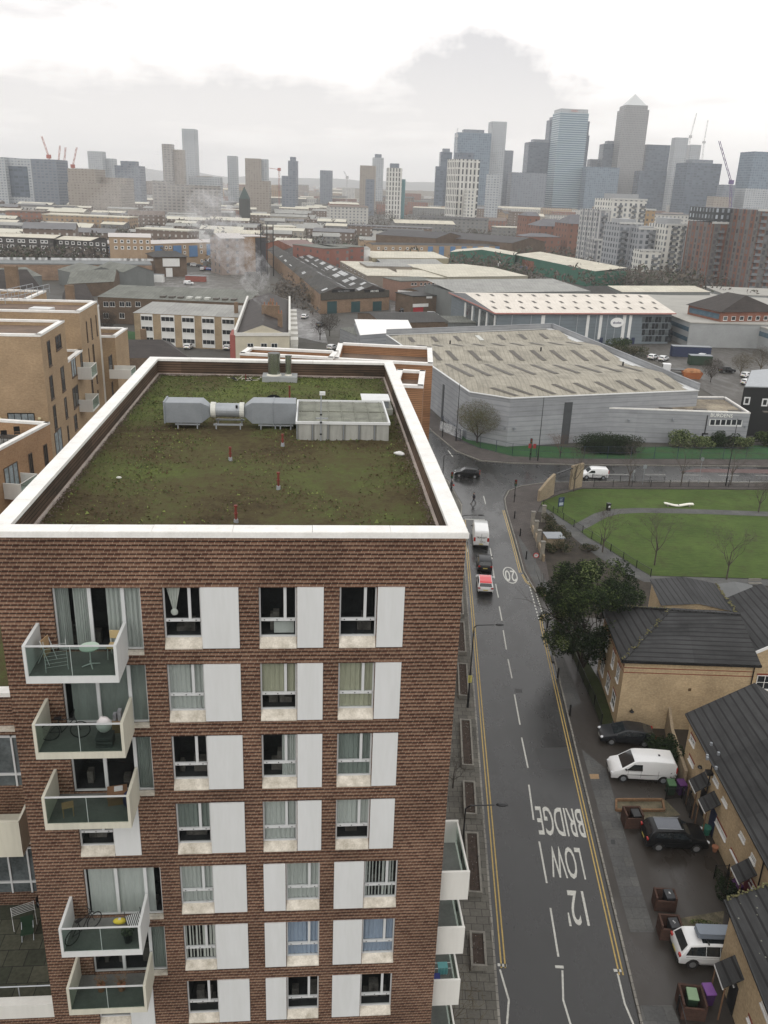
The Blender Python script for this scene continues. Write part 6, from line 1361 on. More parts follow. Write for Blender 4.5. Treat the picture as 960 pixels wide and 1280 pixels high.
e0_ = Vector(at(130, 428, 24)[:2]); sunk(tb, to, [cF + un * 1.02 - lw * 1.6, cF + un * 8 - lw * 1.9, cF + un * 8 + lw * 8.0, cF + un * 1.02 + lw * 8.0], 0, 24.4, .5, tan2)
PA, PB_ = aF, aR
w0, w1 = aF, bR
fr2 = M('brown window reveal', (.10, .07, .05), .8, .2); curtg = M('flat curtain glass', (.28, .33, .35), .25, .5, 2)
for (x0, y0, x1, y1) in ((58, 427, 65, 456), (75, 460, 82, 487), (61, 471, 68, 497), (99.5, 442, 104, 460), (107, 402, 110.3, 427), (112.6, 398, 116, 423), (119, 394, 122, 419),
       (110, 435.6, 113, 460), (115, 431, 119, 455), (79.7, 498, 85, 521), (65.6, 508, 72, 535), (83.5, 533, 87, 551), (68, 446, 68.5, 446.5)):
 if x1 - x0 < 1: continue
 pxwin(tb, w0, w1, x0, y0, x1, y1, frame=fr2, vb=0, hb=1, sill=True, proud=.04)
for (x0, y0, x1, y1) in ((119, 456, 122, 478), (113, 468, 117, 492), (121.5, 488, 124, 505), (92, 520, 97, 535)): pxwin(tb, w0, w1, x0, y0, x1, y1, frame=fr2, vb=0, hb=1)
pxwin(tb, w0, w1, 68.5, 421, 77, 434, frame=fr2, vb=1, hb=1); pxwin(tb, w0, w1, 88, 449, 95.7, 468, frame=fr2, vb=1, hb=0, gl=curtg); pxwin(tb, w0, w1, 90, 486, 99, 505, frame=fr2, vb=1, hb=0)
pxwin(tb, w0, w1, 67.5, 542, 79, 564, frame=fr2, vb=1, hb=0, gl=curtg)
def sidebalcony(parent, org, w0, w1, u0, u1, vt, out, hh=1.15, mat=None):
 a, za = hit(w0, w1, u0, vt); b, zb = hit(w0, w1, u1, vt); d = (w1 - w0).normalized(); n = Vector((d.y, -d.x)); z = (za) - hh
 s0, s1 = min(a, b), max(a, b)
 def B(x0, x1, o0, o1, z0, z1, nm, mt, par):
  m = MB(); vs = [w0 + d * x + n * o for x, o in ((x0, o0), (x0, o1), (x1, o1), (x1, o0))]; m.prism([tuple(v) for v in vs], z0, z1); return obj(m, nm, mt, par, org=org)
 bb = B(s0, s1, .01, out, z - .2, z, 'balcony', mat or white, parent); B(s0, s0 + .1, .02, out, z + .001, z + hh, 'side_panel', mat or white, bb); B(s1 - .1, s1, .02, out, z + .001, z + hh, 'side_panel', mat or white, bb)
 B(s0 + .11, s1 - .11, out - .06, out - .03, z + .002, z + hh - .05, 'glass', balglass, bb); B(s0 + .11, s1 - .11, out - .08, out - .01, z + hh - .04, z + hh, 'rail', white, bb)
 return bb
sidebalcony(tb, to, w0, w1, 96, 104, 459, 1.5); sidebalcony(tb, to, w0, w1, 98, 107, 500, 1.5)
e_0, e_1 = cF + un * 1.02 - lw * 1.6, cF + un * 8 - lw * 1.9
sidebalcony(tb, to, e_0, e_1, 136, 143, 462, 2.6, .9)
pxwin(tb, e_0, e_1, 135, 446, 141, 462, frame=fr2, vb=0, hb=0); pxwin(tb, e_0, e_1, 139, 478, 142, 494, frame=fr2, vb=0, hb=0)
ra, rb_ = aR + un * 3 + lw * 9, bF + un * 4 + lw * 16
for off in (0, 2.0):
 pts = [(*(aF + un * 2 + lw * (13 + off))[:],), (*(bR + un * 7 + lw * (7.2 + off))[:],)]
 railing('roof_railing', 'pale tubular railing crossing the roofs of the honey brick block, %s one' % ('nearer' if off else 'farther'), pts, 1.1, 1.6, galv, z0=28.9, barstep=0, rails=(.55, 1), r=.035, post_r=.035)
p = bF + un * 4 + lw * 5; obj(MB().box(p.x - 1.2, p.x + 1.2, p.y - .8, p.y + .8, 28.46, 28.75), 'skylight', panelm, tb, org=to)
p = aF + un * 7.5 + lw * 6.5; t = thing('pigeon', 'small dark pigeon perched on the coping of the honey brick block', 'bird', (p.x, p.y, 29.02)); m = MB(); m.ell((0, 0, .1), (.14, .08, .08), 8, 5); m.ell((.13, 0, .2), (.05, .045, .05), 6, 4); m.tube((-.12, 0, .1), (-.27, 0, .08), .04, .02, 5); obj(m, 'body', M('pigeon grey', (.06, .06, .07), .7), t); obj(MB().tube((0, .03, -.1), (0, .03, .05), .012, n=4).tube((0, -.03, -.1), (0, -.03, .05), .012, n=4), 'legs', dr, t)
zl = 22.3
l0, l1 = Vector(at(62, 530, zl)[:2]), Vector(at(0, 563, zl)[:2]); dl = (l1 - l0).normalized(); nl = Vector((-dl.y, dl.x)); nl = nl if nl.x < 0 else -nl
lo = Vector((l0.x, l0.y, 0)); lw_t = thing('tan_apartment_wing', 'lower honey brick wing with a terrace and pale sloping coping, at the left edge', 'apartment block', lo)
l1e = l0 + dl * 22
wingw = brick('orange tan brick', (.33, .18, .09), (.40, .24, .125), (.33, .25, .17), .24, .075, .012, .22, .15)
sunk(lw_t, lo, [l0, l1e, l1e + nl * 20, l0 + nl * 20], 0, zl, 1.1, wingw, tarp, .35)
for (x0, y0, x1, y1) in ((34.7, 568, 43, 596), (53.4, 557, 61, 581)): pxwin(lw_t, l1e, l0, x0, y0, x1, y1, frame=fr2, vb=1, hb=0, gl=darkglass)
pxwin(lw_t, l1e, l0, 4, 586, 25, 609, frame=fr2, vb=2, hb=0, gl=curtg)
sidebalcony(lw_t, lo, l1e, l0, 3, 27, 604, 1.5)
fa0, fa1 = aF + lw * Lw, aF
pxwin(tb, fa0, fa1, 9, 516, 46, 545, frame=black, vb=3, hb=0, gl=curtg)
for u in (1, 50): s_, z_ = hit(fa0, fa1, u, 523); c = fa0 + (fa1 - fa0).normalized() * s_; m = MB(); m.ell((c.x, c.y - .15, z_), (.18, .12, .18), 8, 5); obj(m, 'wall_light', M('cream lamp', (.55, .48, .3), .4), tb, org=to)
t = thing('terrace_table', 'dark garden table and folded chairs on the honey brick wing terrace', 'garden table', at(14, 556, zl - 1.05)); obj(MB().box(-.9, .9, -.5, .5, .68, .73), 'tabletop', black, t)
for x in (-.8, .8):
 for y in (-.4, .4): obj(MB().tube((x, y, 0), (x, y, .68), .03, n=5), 'leg', black, t)
for k, (u, v) in enumerate(((22, 547), (6, 552))):
 t = thing('garden_chair', ('dark garden chair by the terrace door', 'dark garden chair at the left end of the terrace table')[k], 'chair', at(u, v, zl - 1.05), .4)
 obj(MB().box(-.25, .25, -.25, .25, .4, .45), 'seat', black, t); obj(MB().box(-.25, .25, .22, .26, .5, .95), 'backrest', black, t); obj(MB().tube((-.22, -.22, 0), (-.22, -.22, .4), .02, n=4).tube((.22, -.22, 0), (.22, -.22, .4), .02, n=4).tube((-.22, .22, 0), (-.22, .22, .4), .02, n=4).tube((.22, .22, 0), (.22, .22, .4), .02, n=4), 'legs', black, t)
wb = 33.5; wo = BL(-15, wb, 0); wg = thing('brown_brick_wing', 'recessed brown brick wing with white balconies at the lower left edge', 'apartment block', wo, GA)
def LW(m, name, mats, parent=None, **k):
 m.v = [Vector((v.x + 15, v.y - wb, v.z)) for v in m.v]; return m.build(name, mats, parent or wg, **k)
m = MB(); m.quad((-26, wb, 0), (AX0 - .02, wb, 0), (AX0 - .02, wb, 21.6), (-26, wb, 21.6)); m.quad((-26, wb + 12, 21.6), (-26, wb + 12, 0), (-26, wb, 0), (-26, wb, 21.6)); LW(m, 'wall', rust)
m = MB().box(-26, AX0 - .02, wb - .05, wb + .5, 21.6, 21.8); LW(m, 'coping', coping)
m = MB().quad((-26, wb + .5, 21.45), (AX0 - .02, wb + .5, 21.45), (AX0 - .02, wb + 13, 21.45), (-26, wb + 13, 21.45)); LW(m, 'green_roof', mossmat())
for zt_ in (19.6, 13.4):
 m = MB()
 for x in (-15.2, -14.2, -13.3, -12.4): m.box(x - .04, x + .04, wb - .08, wb - .003, zt_ - 2.7, zt_)
 m.box(-15.2, -12.4, wb - .08, wb - .003, zt_ - .08, zt_).box(-15.2, -12.4, wb - .09, wb - .003, zt_ - 2.1, zt_ - 2.0); w = LW(m, 'window', framem)
 m = MB().quad((-15.2, wb - .02, zt_ - 2.7), (-12.4, wb - .02, zt_ - 2.7), (-12.4, wb - .02, zt_), (-15.2, wb - .02, zt_)); LW(m, 'pane', midglass, w)
 m = MB().box(-15.3, -12.2, wb - .25, wb - .002, zt_ + .35, zt_ + .5); LW(m, 'canopy', sillm, w)
b0 = 31.0; m = MB().box(-20, -12.5, b0, wb - .01, 15.05, 15.3); bb = LW(m, 'balcony', warm); m = MB().box(-20, -12.5, b0 - .02, b0 + .1, 15.3, 16.95); LW(m, 'front_panel', warm, bb)
m = MB().box(-12.6, -12.5, b0 + .12, wb - .01, 15.31, 16.9); LW(m, 'side_panel', warm, bb)
b0 = 29.4; m = MB().box(-16.6, -13.0, b0, b0 + .1, 17.2, 18.4); 
zp = 9.9
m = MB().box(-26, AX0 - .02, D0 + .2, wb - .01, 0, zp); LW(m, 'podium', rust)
m = MB().quad((-26, D0 + .5, zp + .01), (AX0 - .02, D0 + .5, zp + .01), (AX0 - .02, wb - .02, zp + .01), (-26, wb - .02, zp + .01)); LW(m, 'terrace_floor', brick('green stained paving', (.045, .05, .035), (.085, .085, .06), (.02, .022, .018), .9, .9, .02, .4, .1))
m = MB().box(-26, AX0 - .03, D0 + .12, D0 + .55, zp + .02, zp + .75); LW(m, 'parapet', white)
m = MB(); m.tube((-26, D0 + .7, zp + 1.15), (AX0 - .1, D0 + .7, zp + 1.15), .03, n=6)
for k in range(6): m.tube((-12.2 - k * 1.3, D0 + .7, zp + .2), (-12.2 - k * 1.3, D0 + .7, zp + 1.15), .025, n=5)
LW(m, 'rail', galv)
for k, (a, b, lb) in enumerate(((-13.0, 31.5, 'dark green folding chair on the shaded podium terrace'), (-12.6, 33.0, 'black garden chair on the shaded podium terrace'))):
 t = thing('garden_chair', lb, 'chair', BL(a, b, zp + .02), .3 + k); mm = dg if k == 0 else black
 obj(MB().box(-.28, .28, -.28, .28, .4, .45), 'seat', mm, t); obj(MB().box(-.28, .28, .25, .29, .45, 1.0), 'backrest', mm, t); obj(MB().tube((-.25, -.25, 0), (-.25, .25, .7), .02, n=4).tube((.25, -.25, 0), (.25, .25, .7), .02, n=4), 'frame', galv, t)
t = thing('clothes_airer', 'thin white clothes airer on the shaded podium terrace', 'clothes airer', BL(-13.4, 32.3, zp + .02), .5); m = MB()
for k in range(6): m.tube((-.5, -.25 + k * .1, .9), (.5, -.25 + k * .1, .9), .01, n=4)
obj(m, 'rods', panelm, t); obj(MB().tube((-.5, -.3, 0), (-.5, .3, .9), .015, n=4).tube((-.5, .3, 0), (-.5, -.3, .9), .015, n=4).tube((.5, -.3, 0), (.5, .3, .9), .015, n=4).tube((.5, .3, 0), (.5, -.3, .9), .015, n=4), 'frame', panelm, t)
zr = 28.0
def bl2(*pts): return [tuple(BL(a, b)[:2]) for a, b in pts]
ro = BL(3, 84, 0); tr = thing('tan_brick_block', 'stepped tan brick block with pale copings peeping over the back parapet of the green roof', 'apartment block', ro)
slat = ribbed('orange brown brick parapet', (.36, .20, .11), .158, .4, c2=(.26, .14, .08), rough=.9, along=1, var=.2)
def rsunk(pts, z1, dk=.5): sunk(tr, ro, bl2(*pts), 0, z1, dk, slat)
rsunk([(2.6, 87.2), (11.8, 85.6), (10.8, 77.0), (1.9, 78.6)], 28.0, .8)
rsunk([(-6.6, 79.2), (1.8, 77.8), (2.4, 81.3), (-6.0, 82.6)], 28.2, .4)
rsunk([(7.4, 74.2), (9.7, 73.8), (8.8, 67.6), (6.4, 67.9)], 28.0, .6)
tro = BL(9.2, 66); 
m = MB().box(0, 1.3, 0, .12, 0, 1.9); p = at(528, 508, 22.6); o = thing('balcony_panel_block', 'white balcony end panel projecting beside the pale coping of the near block', 'balcony', p, .1)
obj(MB().box(-.9, .7, 0, .12, -2.0, 0), 'end_panel', white, o); obj(MB().box(-.9, .7, .13, 2.2, -2.0, -1.8), 'slab', white, o); obj(MB().box(.62, .68, .13, 2.2, -1.78, -.1), 'glass', balglass, o)
obj(MB().tube((0, 0, 28.1), (0, 0, 28.1), .01), 'x', galv, tr) if False else None
gw = ribbed('grey cladding', (.31, .32, .335), .9, .82, c2=(.25, .26, .275), rough=.5, along=1, var=.12, sheet=12)
roofg = ribbed('weathered fibre cement roof', (.34, .315, .26), .9, .84, c2=(.24, .225, .185), rough=.85, along=0, var=.2, sheet=3.5)
dklight = M('dark rooflight', (.085, .075, .062), .6, .25, 1)
ltlight = M('pale rooflight', (.50, .51, .47), .5, .15, 1)
zw = 8.6
Lp = [Vector(at(u, v, zw)[:2]) for u, v in ((638, 500), (587, 492), (538, 458), (483, 420))]
Rp = [Vector(at(u, v, zw)[:2]) for u, v in ((873, 490), (690, 412))]
wo2 = Vector((*Lp[0], 0)); gwh = thing('grey_warehouse', 'huge grey-clad warehouse with a weathered beige ridged roof at the junction', 'warehouse', wo2)
foot = [tuple(Lp[0]), tuple(Rp[0]), tuple(Rp[1]), tuple(Lp[3]), tuple(Lp[2]), tuple(Lp[1])]
m = MB()
for a, b in zip(foot, foot[1:] + foot[:1]): m.add([(*a, 0), (*b, 0), (*b, zw + .25), (*a, zw + .25)], [(0, 1, 2, 3)])
obj(m, 'wall', gw, gwh, org=wo2)
vL = [0, .13, .30, 1]
def Lat(v):
 for i in range(3):
  if v <= vL[i + 1]: return Lp[i].lerp(Lp[i + 1], (v - vL[i]) / (vL[i + 1] - vL[i]))
 return Lp[3]
def Rat(v): return Rp[0].lerp(Rp[1], v)
vs_ = [0, .18, .36, .60, .84, .92, 1.0]; zs_ = [0, 1.6, 0, 1.9, 0, .9, 0]
vs_ = [0, .16, .36, .56, .76, .90, 1.0]; zs_ = [.05, 1.35, .1, 1.45, .1, 1.1, .05]
def RP(u, v, dz=0):
 for i in range(6):
  if v <= vs_[i + 1] + 1e-9: z = zs_[i] + (zs_[i + 1] - zs_[i]) * (v - vs_[i]) / (vs_[i + 1] - vs_[i]); break
 p = Lat(v).lerp(Rat(v), u); return Vector((p.x, p.y, zw + z * min(1, u / .06, (1 - u) / .03) + dz))
m = MB()
brk = sorted(set(vs_ + vL))
for i in range(len(brk) - 1):
 for k in range(13):
  us = [0, .03, .06, .15, .25, .35, .45, .55, .65, .75, .85, .94, .97, 1]; m.add([RP(us[k], brk[i]), RP(us[k + 1], brk[i]), RP(us[k + 1], brk[i + 1]), RP(us[k], brk[i + 1])], [(0, 1, 2, 3)])
grf = obj(m, 'roof', roofg, gwh, org=wo2)
for i in range(6):
 a, b = vs_[i] + .03, vs_[i + 1] - .03; b = a + (b - a) * .85
 for k in range(9 if i < 4 else 7):
  u0 = .04 + k * .105 + R.uniform(-.004, .004); u0 = max(u0, .065) if i < 4 else .07 + k * .125; w = .024
  m = MB(); m.add([RP(u0, a, .09), RP(u0 + w, a, .09), RP(u0 + w, b, .09), RP(u0, b, .09)], [(0, 1, 2, 3)]); obj(m, 'rooflight', ltlight if (i, k) in ((4, 3),) else dklight, grf, org=wo2)
m = MB()
for a, b in zip(foot, foot[1:] + foot[:1]): m.bar((*a, zw + .3), (*b, zw + .3), .35, .16)
a, b = Rp[0], Rp[1]; d = (b - a).normalized(); n_ = Vector((-d.y, d.x)); m.bar((*(a + n_ * 1.2), zw + .2), (*(b + n_ * 1.2), zw + .2), 1.6, .4)
obj(m, 'eaves_trim', panelm, gwh, org=wo2)
m = MB(); a, b, c = Rp[0], Rp[1], Lp[3]; m.bar((*a, zw + .9), (*b, zw + .9), .3, 1.5).bar((*b, zw + .9), (*c, zw + .9), .3, 1.5); obj(m, 'parapet', gw, gwh, org=wo2)
m = MB(); [m.tube(RP(u, v, 0), RP(u, v, .9), .18, n=6) for u, v in ((.25, .72), (.62, .5), (.9, .3))]; obj(m, 'roof_cowl', black, grf, org=wo2)
f0, f1 = Lp[0], Rp[0]
def onwall(parent, org, w0, w1, u0, v0, u1, v1, o0, o1, name, mat):
 a, za = hit(w0, w1, u0, v0); b = hit(w0, w1, u1, v0)[0]; zb = hit(w0, w1, u0, v1)[1]; d = (w1 - w0).normalized(); n = Vector((d.y, -d.x)); m = MB()
 s0, s1, z0, z1 = min(a, b), max(a, b), min(za, zb), max(za, zb)
 m.prism([tuple(w0 + d * x + n * o) for x, o in ((s0, o0), (s1, o0), (s1, o1), (s0, o1))], z0, z1); return obj(m, name, mat, parent, org=org)
onwall(gwh, wo2, f0, f1, 706, 503, 716, 559, .01, .06, 'recess_shade_panel', M('dark grey panel', (.06, .065, .07), .6))  # flat dark sheet on the wall, painting the shade of a recess
zb_ = 6.2
an = [at(716, 509, zb_), at(938, 517, zb_), at(873, 491, zb_), at(712, 501, zb_)]
q0, q1 = Vector(an[0][:2]), Vector(an[1][:2]); dd = (q1 - q0).normalized(); nn_ = Vector((-dd.y, dd.x)); 
ao2 = Vector((*q0, 0)); anx = thing('warehouse_annex', 'low flat-roofed grey annex with white letters above a strip of windows', 'warehouse', ao2)
q2, q3 = q1 + nn_ * 13, q0 + nn_ * 9.0
sunk(anx, ao2, [q0, q1, q2, q3], 0, zb_, .35, gw, M('stained flat roof', (.30, .26, .19), .85, .35, .3, c2=(.16, .13, .10)), .3)
for k in range(6): p = q0 + dd * (5 + k * 6.5) + nn_ * 3; obj(MB().at((p.x, p.y, 0), math.atan2(dd.y, dd.x)).box(-1.2, 1.2, -.5, .5, zb_ - .34, zb_ - .2), 'rooflight', dklight, anx, org=ao2)
onwall(anx, ao2, q0, q1, 887, 524, 928.5, 532, .01, .05, 'window_strip', panelm)
for k in range(6): onwall(anx, ao2, q0, q1, 888.5 + k * 6.7, 524.6, 893.8 + k * 6.7, 531.0, .052, .06, 'pane', darkglass)
onwall(anx, ao2, q0, q1, 885, 545, 925, 550.5, .01, .05, 'window_strip', panelm)
for k in range(5): onwall(anx, ao2, q0, q1, 886.5 + k * 7.7, 545.6, 892.3 + k * 7.7, 549.9, .052, .06, 'pane', darkglass)
s_, z_ = hit(q0, q1, 902, 518.5); pp_ = q0 + dd * s_ - nn_ * .06; ang = math.atan2(dd.y, dd.x)
def letters(body, P, z, ang, size, mat, parent, name='lettering', sx=1, n=0):
 return word(body, Vector((P.x, P.y, z)) - parent.location, (rad(90), 0, ang), size, mat, name, parent, .04, sx)
letters('BURDENS', pp_, z_ - .15, ang, .95, M('white sign letters', (.8, .8, .76), .4, .03), anx)
for (u0, v0, u1, v1) in ((884, 519, 884.9, 541), (877.5, 541, 885, 542.5), (877.5, 542.5, 879, 546), (882, 547, 883.5, 552)): onwall(anx, ao2, q0, q1, u0, v0, u1, v1, .01, .16, 'downpipe', black)
for u, v in ((785, 524), (840, 523), (930, 532), (904, 540)): onwall(anx, ao2, q0, q1, u, v, u + 2, v + 2.5, .01, .4, 'flood_light', galvd)
m = MB(); q_ = [Vector((*(q0 + dd * 1.2 - nn_ * .3), 0)), Vector((*(q0 + dd * 1.9 - nn_ * .3), 0))]
for p in q_: m.tube(p, p + Vector((0, 0, zb_ + 1)), .06, n=4)
for k in range(18): m.tube(q_[0] + Vector((0, 0, .4 + k * .38)), q_[1] + Vector((0, 0, .4 + k * .38)), .04, n=3)
obj(m, 'ladder', galv, anx, org=ao2)
m = MB(); c_ = q0 + dd * .1 + nn_ * .2
for a, b in ((q0 + dd * .2, q0 + dd * .2 + nn_ * 7),): m.tube((*a, zb_ + 1), (*b, zb_ + 1), .04, n=4); [m.tube((*(a.lerp(b, k / 5)), zb_), (*(a.lerp(b, k / 5)), zb_ + 1), .04, n=4) for k in range(6)]
obj(m, 'roof_rail', galv, anx, org=ao2)
for u, v in ((632, 533), (641, 534)): onwall(gwh, wo2, Lp[1], Lp[0], u - 1.5, v, u, v + 2.5, .01, .5, 'flood_light', galvd) if u < 637 else onwall(gwh, wo2, f0, f1, u, v, u + 2, v + 2.5, .01, .5, 'flood_light', galvd)
onwall(gwh, wo2, Lp[2], Lp[1], 554, 480, 556, 530, .01, .1, 'dark_panel', M('dark grey panel', (.06, .065, .07)))
p = at(562, 544); t = thing('hoarding', 'white scribbled hoarding panels at the left end of the blue fence', 'hoarding', p, -.95); obj(MB().box(-3, 3.5, 0, .1, .2, 2.0), 'boards', M('scribbled board', (.45, .46, .46), .6, .5, 1.5, c2=(.1, .1, .12)), t)
for k in range(4): obj(MB().box(-2.9 + k * 2, -2.8 + k * 2, .12, .2, 0, 2.1), 'post', black, t)
bo_ = at(934, 556, 0); q = PZ(9.5, (930, 484), (1010, 486), (985, 460), (938, 464)); t = thing('black_building', 'black-clad building with a grey roof and white square emblems at the right edge', 'building', (q[0][0], q[0][1], 0)); o0 = t.location.copy()
m = MB().prism(q, 0, 9.5); obj(m, 'wall', M('black cladding', (.012, .013, .014), .45, .2, 1), t, org=o0); m = MB().prism([(x + .2, y) for x, y in q], 9.51, 9.7); obj(m, 'roof', galv, t, org=o0)
w0_, w1_ = Vector(q[0]), Vector(q[1])
for u0, v0 in ((932.5, 498), (955, 500)):
 a_, z_ = hit(w0_, w1_, u0 + 1, v0 + 3); d = (w1_ - w0_).normalized(); n = Vector((d.y, -d.x)); c = w0_ + d * a_
 em = MB().at((c.x, c.y, z_), math.atan2(d.y, d.x)); em.box(-.6, .6, -.06, -.01, -.75, -.5).box(-.6, .6, -.06, -.01, .5, .75).box(-.6, -.35, -.06, -.01, -.49, .49).box(.35, .6, -.06, -.01, -.49, .49); obj(em, 'emblem', panelm, t, org=o0)
s0, s1 = Vector(q[3]), Vector(q[0])
HAZE = True
def bld(name, lb, cat, L, Rr, z, depth, wall, roof, rise=0, rtype='flat', axis=0, skew=None, over=.3, group=None, par=None):
 """building whose front eave runs between pixels L and Rr at height z, going back depth metres"""
 a, b = Vector(at(*L, z)[:2]), Vector(at(*Rr, z)[:2]); d = (b - a).normalized(); n = Vector((-d.y, d.x)); n = n if n.y > 0 else -n
 if skew is not None: n = Vector((math.sin(skew), math.cos(skew)))
 o0 = Vector((*((a + b) / 2), 0)); t = thing(name, lb, cat, o0, 0, group)
 q = [a, b, b + n * depth, a + n * depth]
 m = MB().prism([tuple(x) for x in q], 0, z - .02, bottom=False)
 if rtype == 'gable': m.gable(q, z - .03, rise * .97, 0, 0, axis)
 obj(m, 'wall', wall, t, org=o0)
 m = MB(); c = (q[0] + q[1] + q[2] + q[3]) / 4; qo = [x + (x - c).normalized() * over for x in q]
 if rtype == 'flat': m.prism([tuple(x) for x in qo], z, z + .3)
 elif rtype == 'gable':
  m.gable(qo, z, rise, 0, 0, axis); m.f = m.f[:2]; m.m = m.m[:2]
 elif rtype == 'hip': m.hip(qo, z, rise, 0, .25, axis)
 elif rtype == 'mono': m.add([(*qo[0], z), (*qo[1], z), (*qo[2], z + rise), (*qo[3], z + rise)], [(0, 1, 2, 3)])
 rf = obj(m, 'roof', roof, t, org=o0); t['rf'] = 0; del t['rf']
 return t, a, b, n, o0, rf
def winrow(t, a, b, rects, **k):
 for r in rects: pxwin(t, a, b, *r, **k)
def autowin(t, a, b, z0, storey, rows, s0, step, w, h, n, frame=None, gl=None, **k):
 for i in range(rows):
  for j in range(n): win3(t, a, b, s0 + j * step, s0 + j * step + w, z0 + i * storey, z0 + i * storey + h, frame=frame, gl=gl or R.choice((darkglass, darkglass, midglass)), **k)
creamw = M('cream render', (.50, .46, .36), .8, .12, .6); whiter = M('white painted sheet', (.70, .70, .68), .5, .1, .6)
slate = ribbed('old slate', (.045, .037, .033), .35, .4, c2=(.025, .02, .018), rough=.6, along=1, var=.3)
greyroof = ribbed('pale grey sheet roof', (.30, .30, .28), 1.2, .88, c2=(.22, .22, .21), rough=.6, along=0, var=.15)
fcroof = ribbed('grey green fibre cement', (.17, .175, .155), 1.1, .85, c2=(.11, .115, .10), rough=.8, along=0, var=.22)
creamroof = ribbed('cream sheet roof', (.55, .52, .43), 1.5, .92, c2=(.44, .41, .33), rough=.6, along=0, var=.12)
dkroof = ribbed('black felt roof', (.035, .034, .032), 1.0, .8, rough=.6, along=0, var=.4)
sheetg = ribbed('grey shed cladding', (.16, .17, .165), .6, .85, rough=.6, along=0, var=.15)
brwn = brick('sooty brown brick', (.12, .085, .06), (.16, .11, .075), (.10, .08, .06), .46, .16, .02, .3, 0)
yelb = brick('pale stock brick', (.33, .25, .16), (.40, .30, .19), (.3, .25, .18), .46, .16, .02, .3, 0)
redbr = brick('office red brick', (.22, .085, .055), (.27, .11, .07), (.15, .09, .07), .46, .16, .02, .25, 0)
t, a, b, n, o0, rf = bld('cream_building', 'long narrow cream building with a dark slate roof behind white parapets and a smoking chimney', 'building', (294, 419), (362, 419), 11.0, 62, creamw, slate, 2.2, 'gable', 1, skew=-.115, over=-.4)
d = (b - a).normalized()
for u in (309, 326, 339): pxwin(t, a, b, u, 429, u + 8, 442, frame=wframe, vb=1, hb=1, proud=.06)
m = MB()
for p_, q_ in ((a, a + n * 62), (b, b + n * 62)): m.bar((*p_, 11.5), (*q_, 11.5), .5, 1.3)
m.bar((*a, 11.2), (*b, 11.2), .4, .7); obj(m, 'parapet', white, t, org=o0)
m = MB(); m.prism([tuple(a - d * 1.2), tuple(a - d * .02), tuple(a - d * .02 + n * 8), tuple(a - d * 1.2 + n * 8)], 0, 11.0); obj(m, 'red_strip', M('faded red render', (.30, .09, .075), .8, .15), t, org=o0)
for k in range(7):
 p_ = b + n * (6 + k * 8) + d * .2; m = MB(); m.prism([tuple(p_), tuple(p_ + d * 1.8), tuple(p_ + d * 1.8 + n * 4), tuple(p_ + n * 4)], 4.8, 6.0); m.prism([tuple(p_), tuple(p_ + d * 1.8), tuple(p_ + d * 1.8 + n * 4), tuple(p_ + n * 4)], 7.8, 9.0); obj(m, 'balcony', white, t, org=o0)
chb = brick('chimney brick', (.20, .13, .08), (.25, .17, .11), (.12, .10, .08), .25, .09, .012, .3, 0)
for s, w_, h_ in ((.78, 1.0, 3.2), (.30, 4.2, 3.6), (.55, 1.2, 2.6)):
 p_ = a.lerp(b, .82 if s == .78 else .62) + n * 62 * (s if s != .78 else .12); m = MB().box(p_.x - w_ / 2, p_.x + w_ / 2, p_.y - .6, p_.y + .6, 10.8, 11.6 + h_)
 c_ = obj(m, 'chimney', chb, t, org=o0); m = MB(); [m.tube((p_.x + x, p_.y, 11.6 + h_), (p_.x + x, p_.y, 12.3 + h_), .15, .12, 8) for x in ((-.3, .3) if w_ < 2 else (-1.5, -.5, .5, 1.5))]; obj(m, 'chimney_pot', M('clay pot', (.3, .13, .07)), c_, org=o0)
smoke_at = a.lerp(b, .5) + n * 6
t, a, b, n, o0, rf = bld('panelled_flats', 'three-storey flats with white panel bays between tan brick piers and a pale flat roof', 'flats', (167, 391), (303, 397), 8.8, 17, yelb, greyroof, .9, 'mono')
d = (b - a).normalized(); L_ = (b - a).length
for k, (u0, u1) in enumerate(((176, 191), (201, 218), (227, 243), (252, 268), (277, 293))):
 s0, _ = hit(a, b, u0, 400); s1, _ = hit(a, b, u1, 400); nn2 = Vector((d.y, -d.x))
 m = MB(); m.prism([tuple(a + d * s0), tuple(a + d * s1), tuple(a + d * s1 + nn2 * .1), tuple(a + d * s0 + nn2 * .1)], .3, 8.6); obj(m, 'white_bay', whiter, t, org=o0)
 for zz in (6.9, 4.1, 1.2):
  aa = a + nn2 * .1; bb_ = b + nn2 * .1; win3(t, aa, bb_, s0 + .1, s1 - .1, zz, zz + 1.25, frame=wframe, vb=2, hb=0, proud=.05)
m = MB(); p_ = b - d * 3 + n * 6; m.box(p_.x - .5, p_.x + .5, p_.y - .5, p_.y + .5, 8.8, 12.0); obj(m, 'chimney', chb, t, org=o0)
def roofonly(lb, pts, ze_, rise, rm, axis=0, name='terraced_house', wall=None, hip=True):
 q = [Vector(at(u, v, ze_)[:2]) for u, v in pts]; o0 = Vector((*q[0], 0)); t = thing(name, lb, 'house', o0)
 obj(MB().prism([tuple(x) for x in q], 0, ze_ - .02, bottom=False), 'wall', wall or brwn, t, org=o0)
 m = MB(); (m.hip(q, ze_, rise, 0, .2, axis) if hip else m.gable(q, ze_, rise, 0, 0, axis)); obj(m, 'roof', rm, t, org=o0); return t, q, o0
t, q, o0 = roofonly('low house with a wide black slate roof just behind the honey brick block', [(120, 448), (236, 447), (212, 427), (118, 427)], 7, 2.2, slate)
p_ = at(180, 428, 8); obj(MB().box(p_.x - .6, p_.x + .6, p_.y - .4, p_.y + .4, 8, 11), 'chimney', chb, t, org=o0)
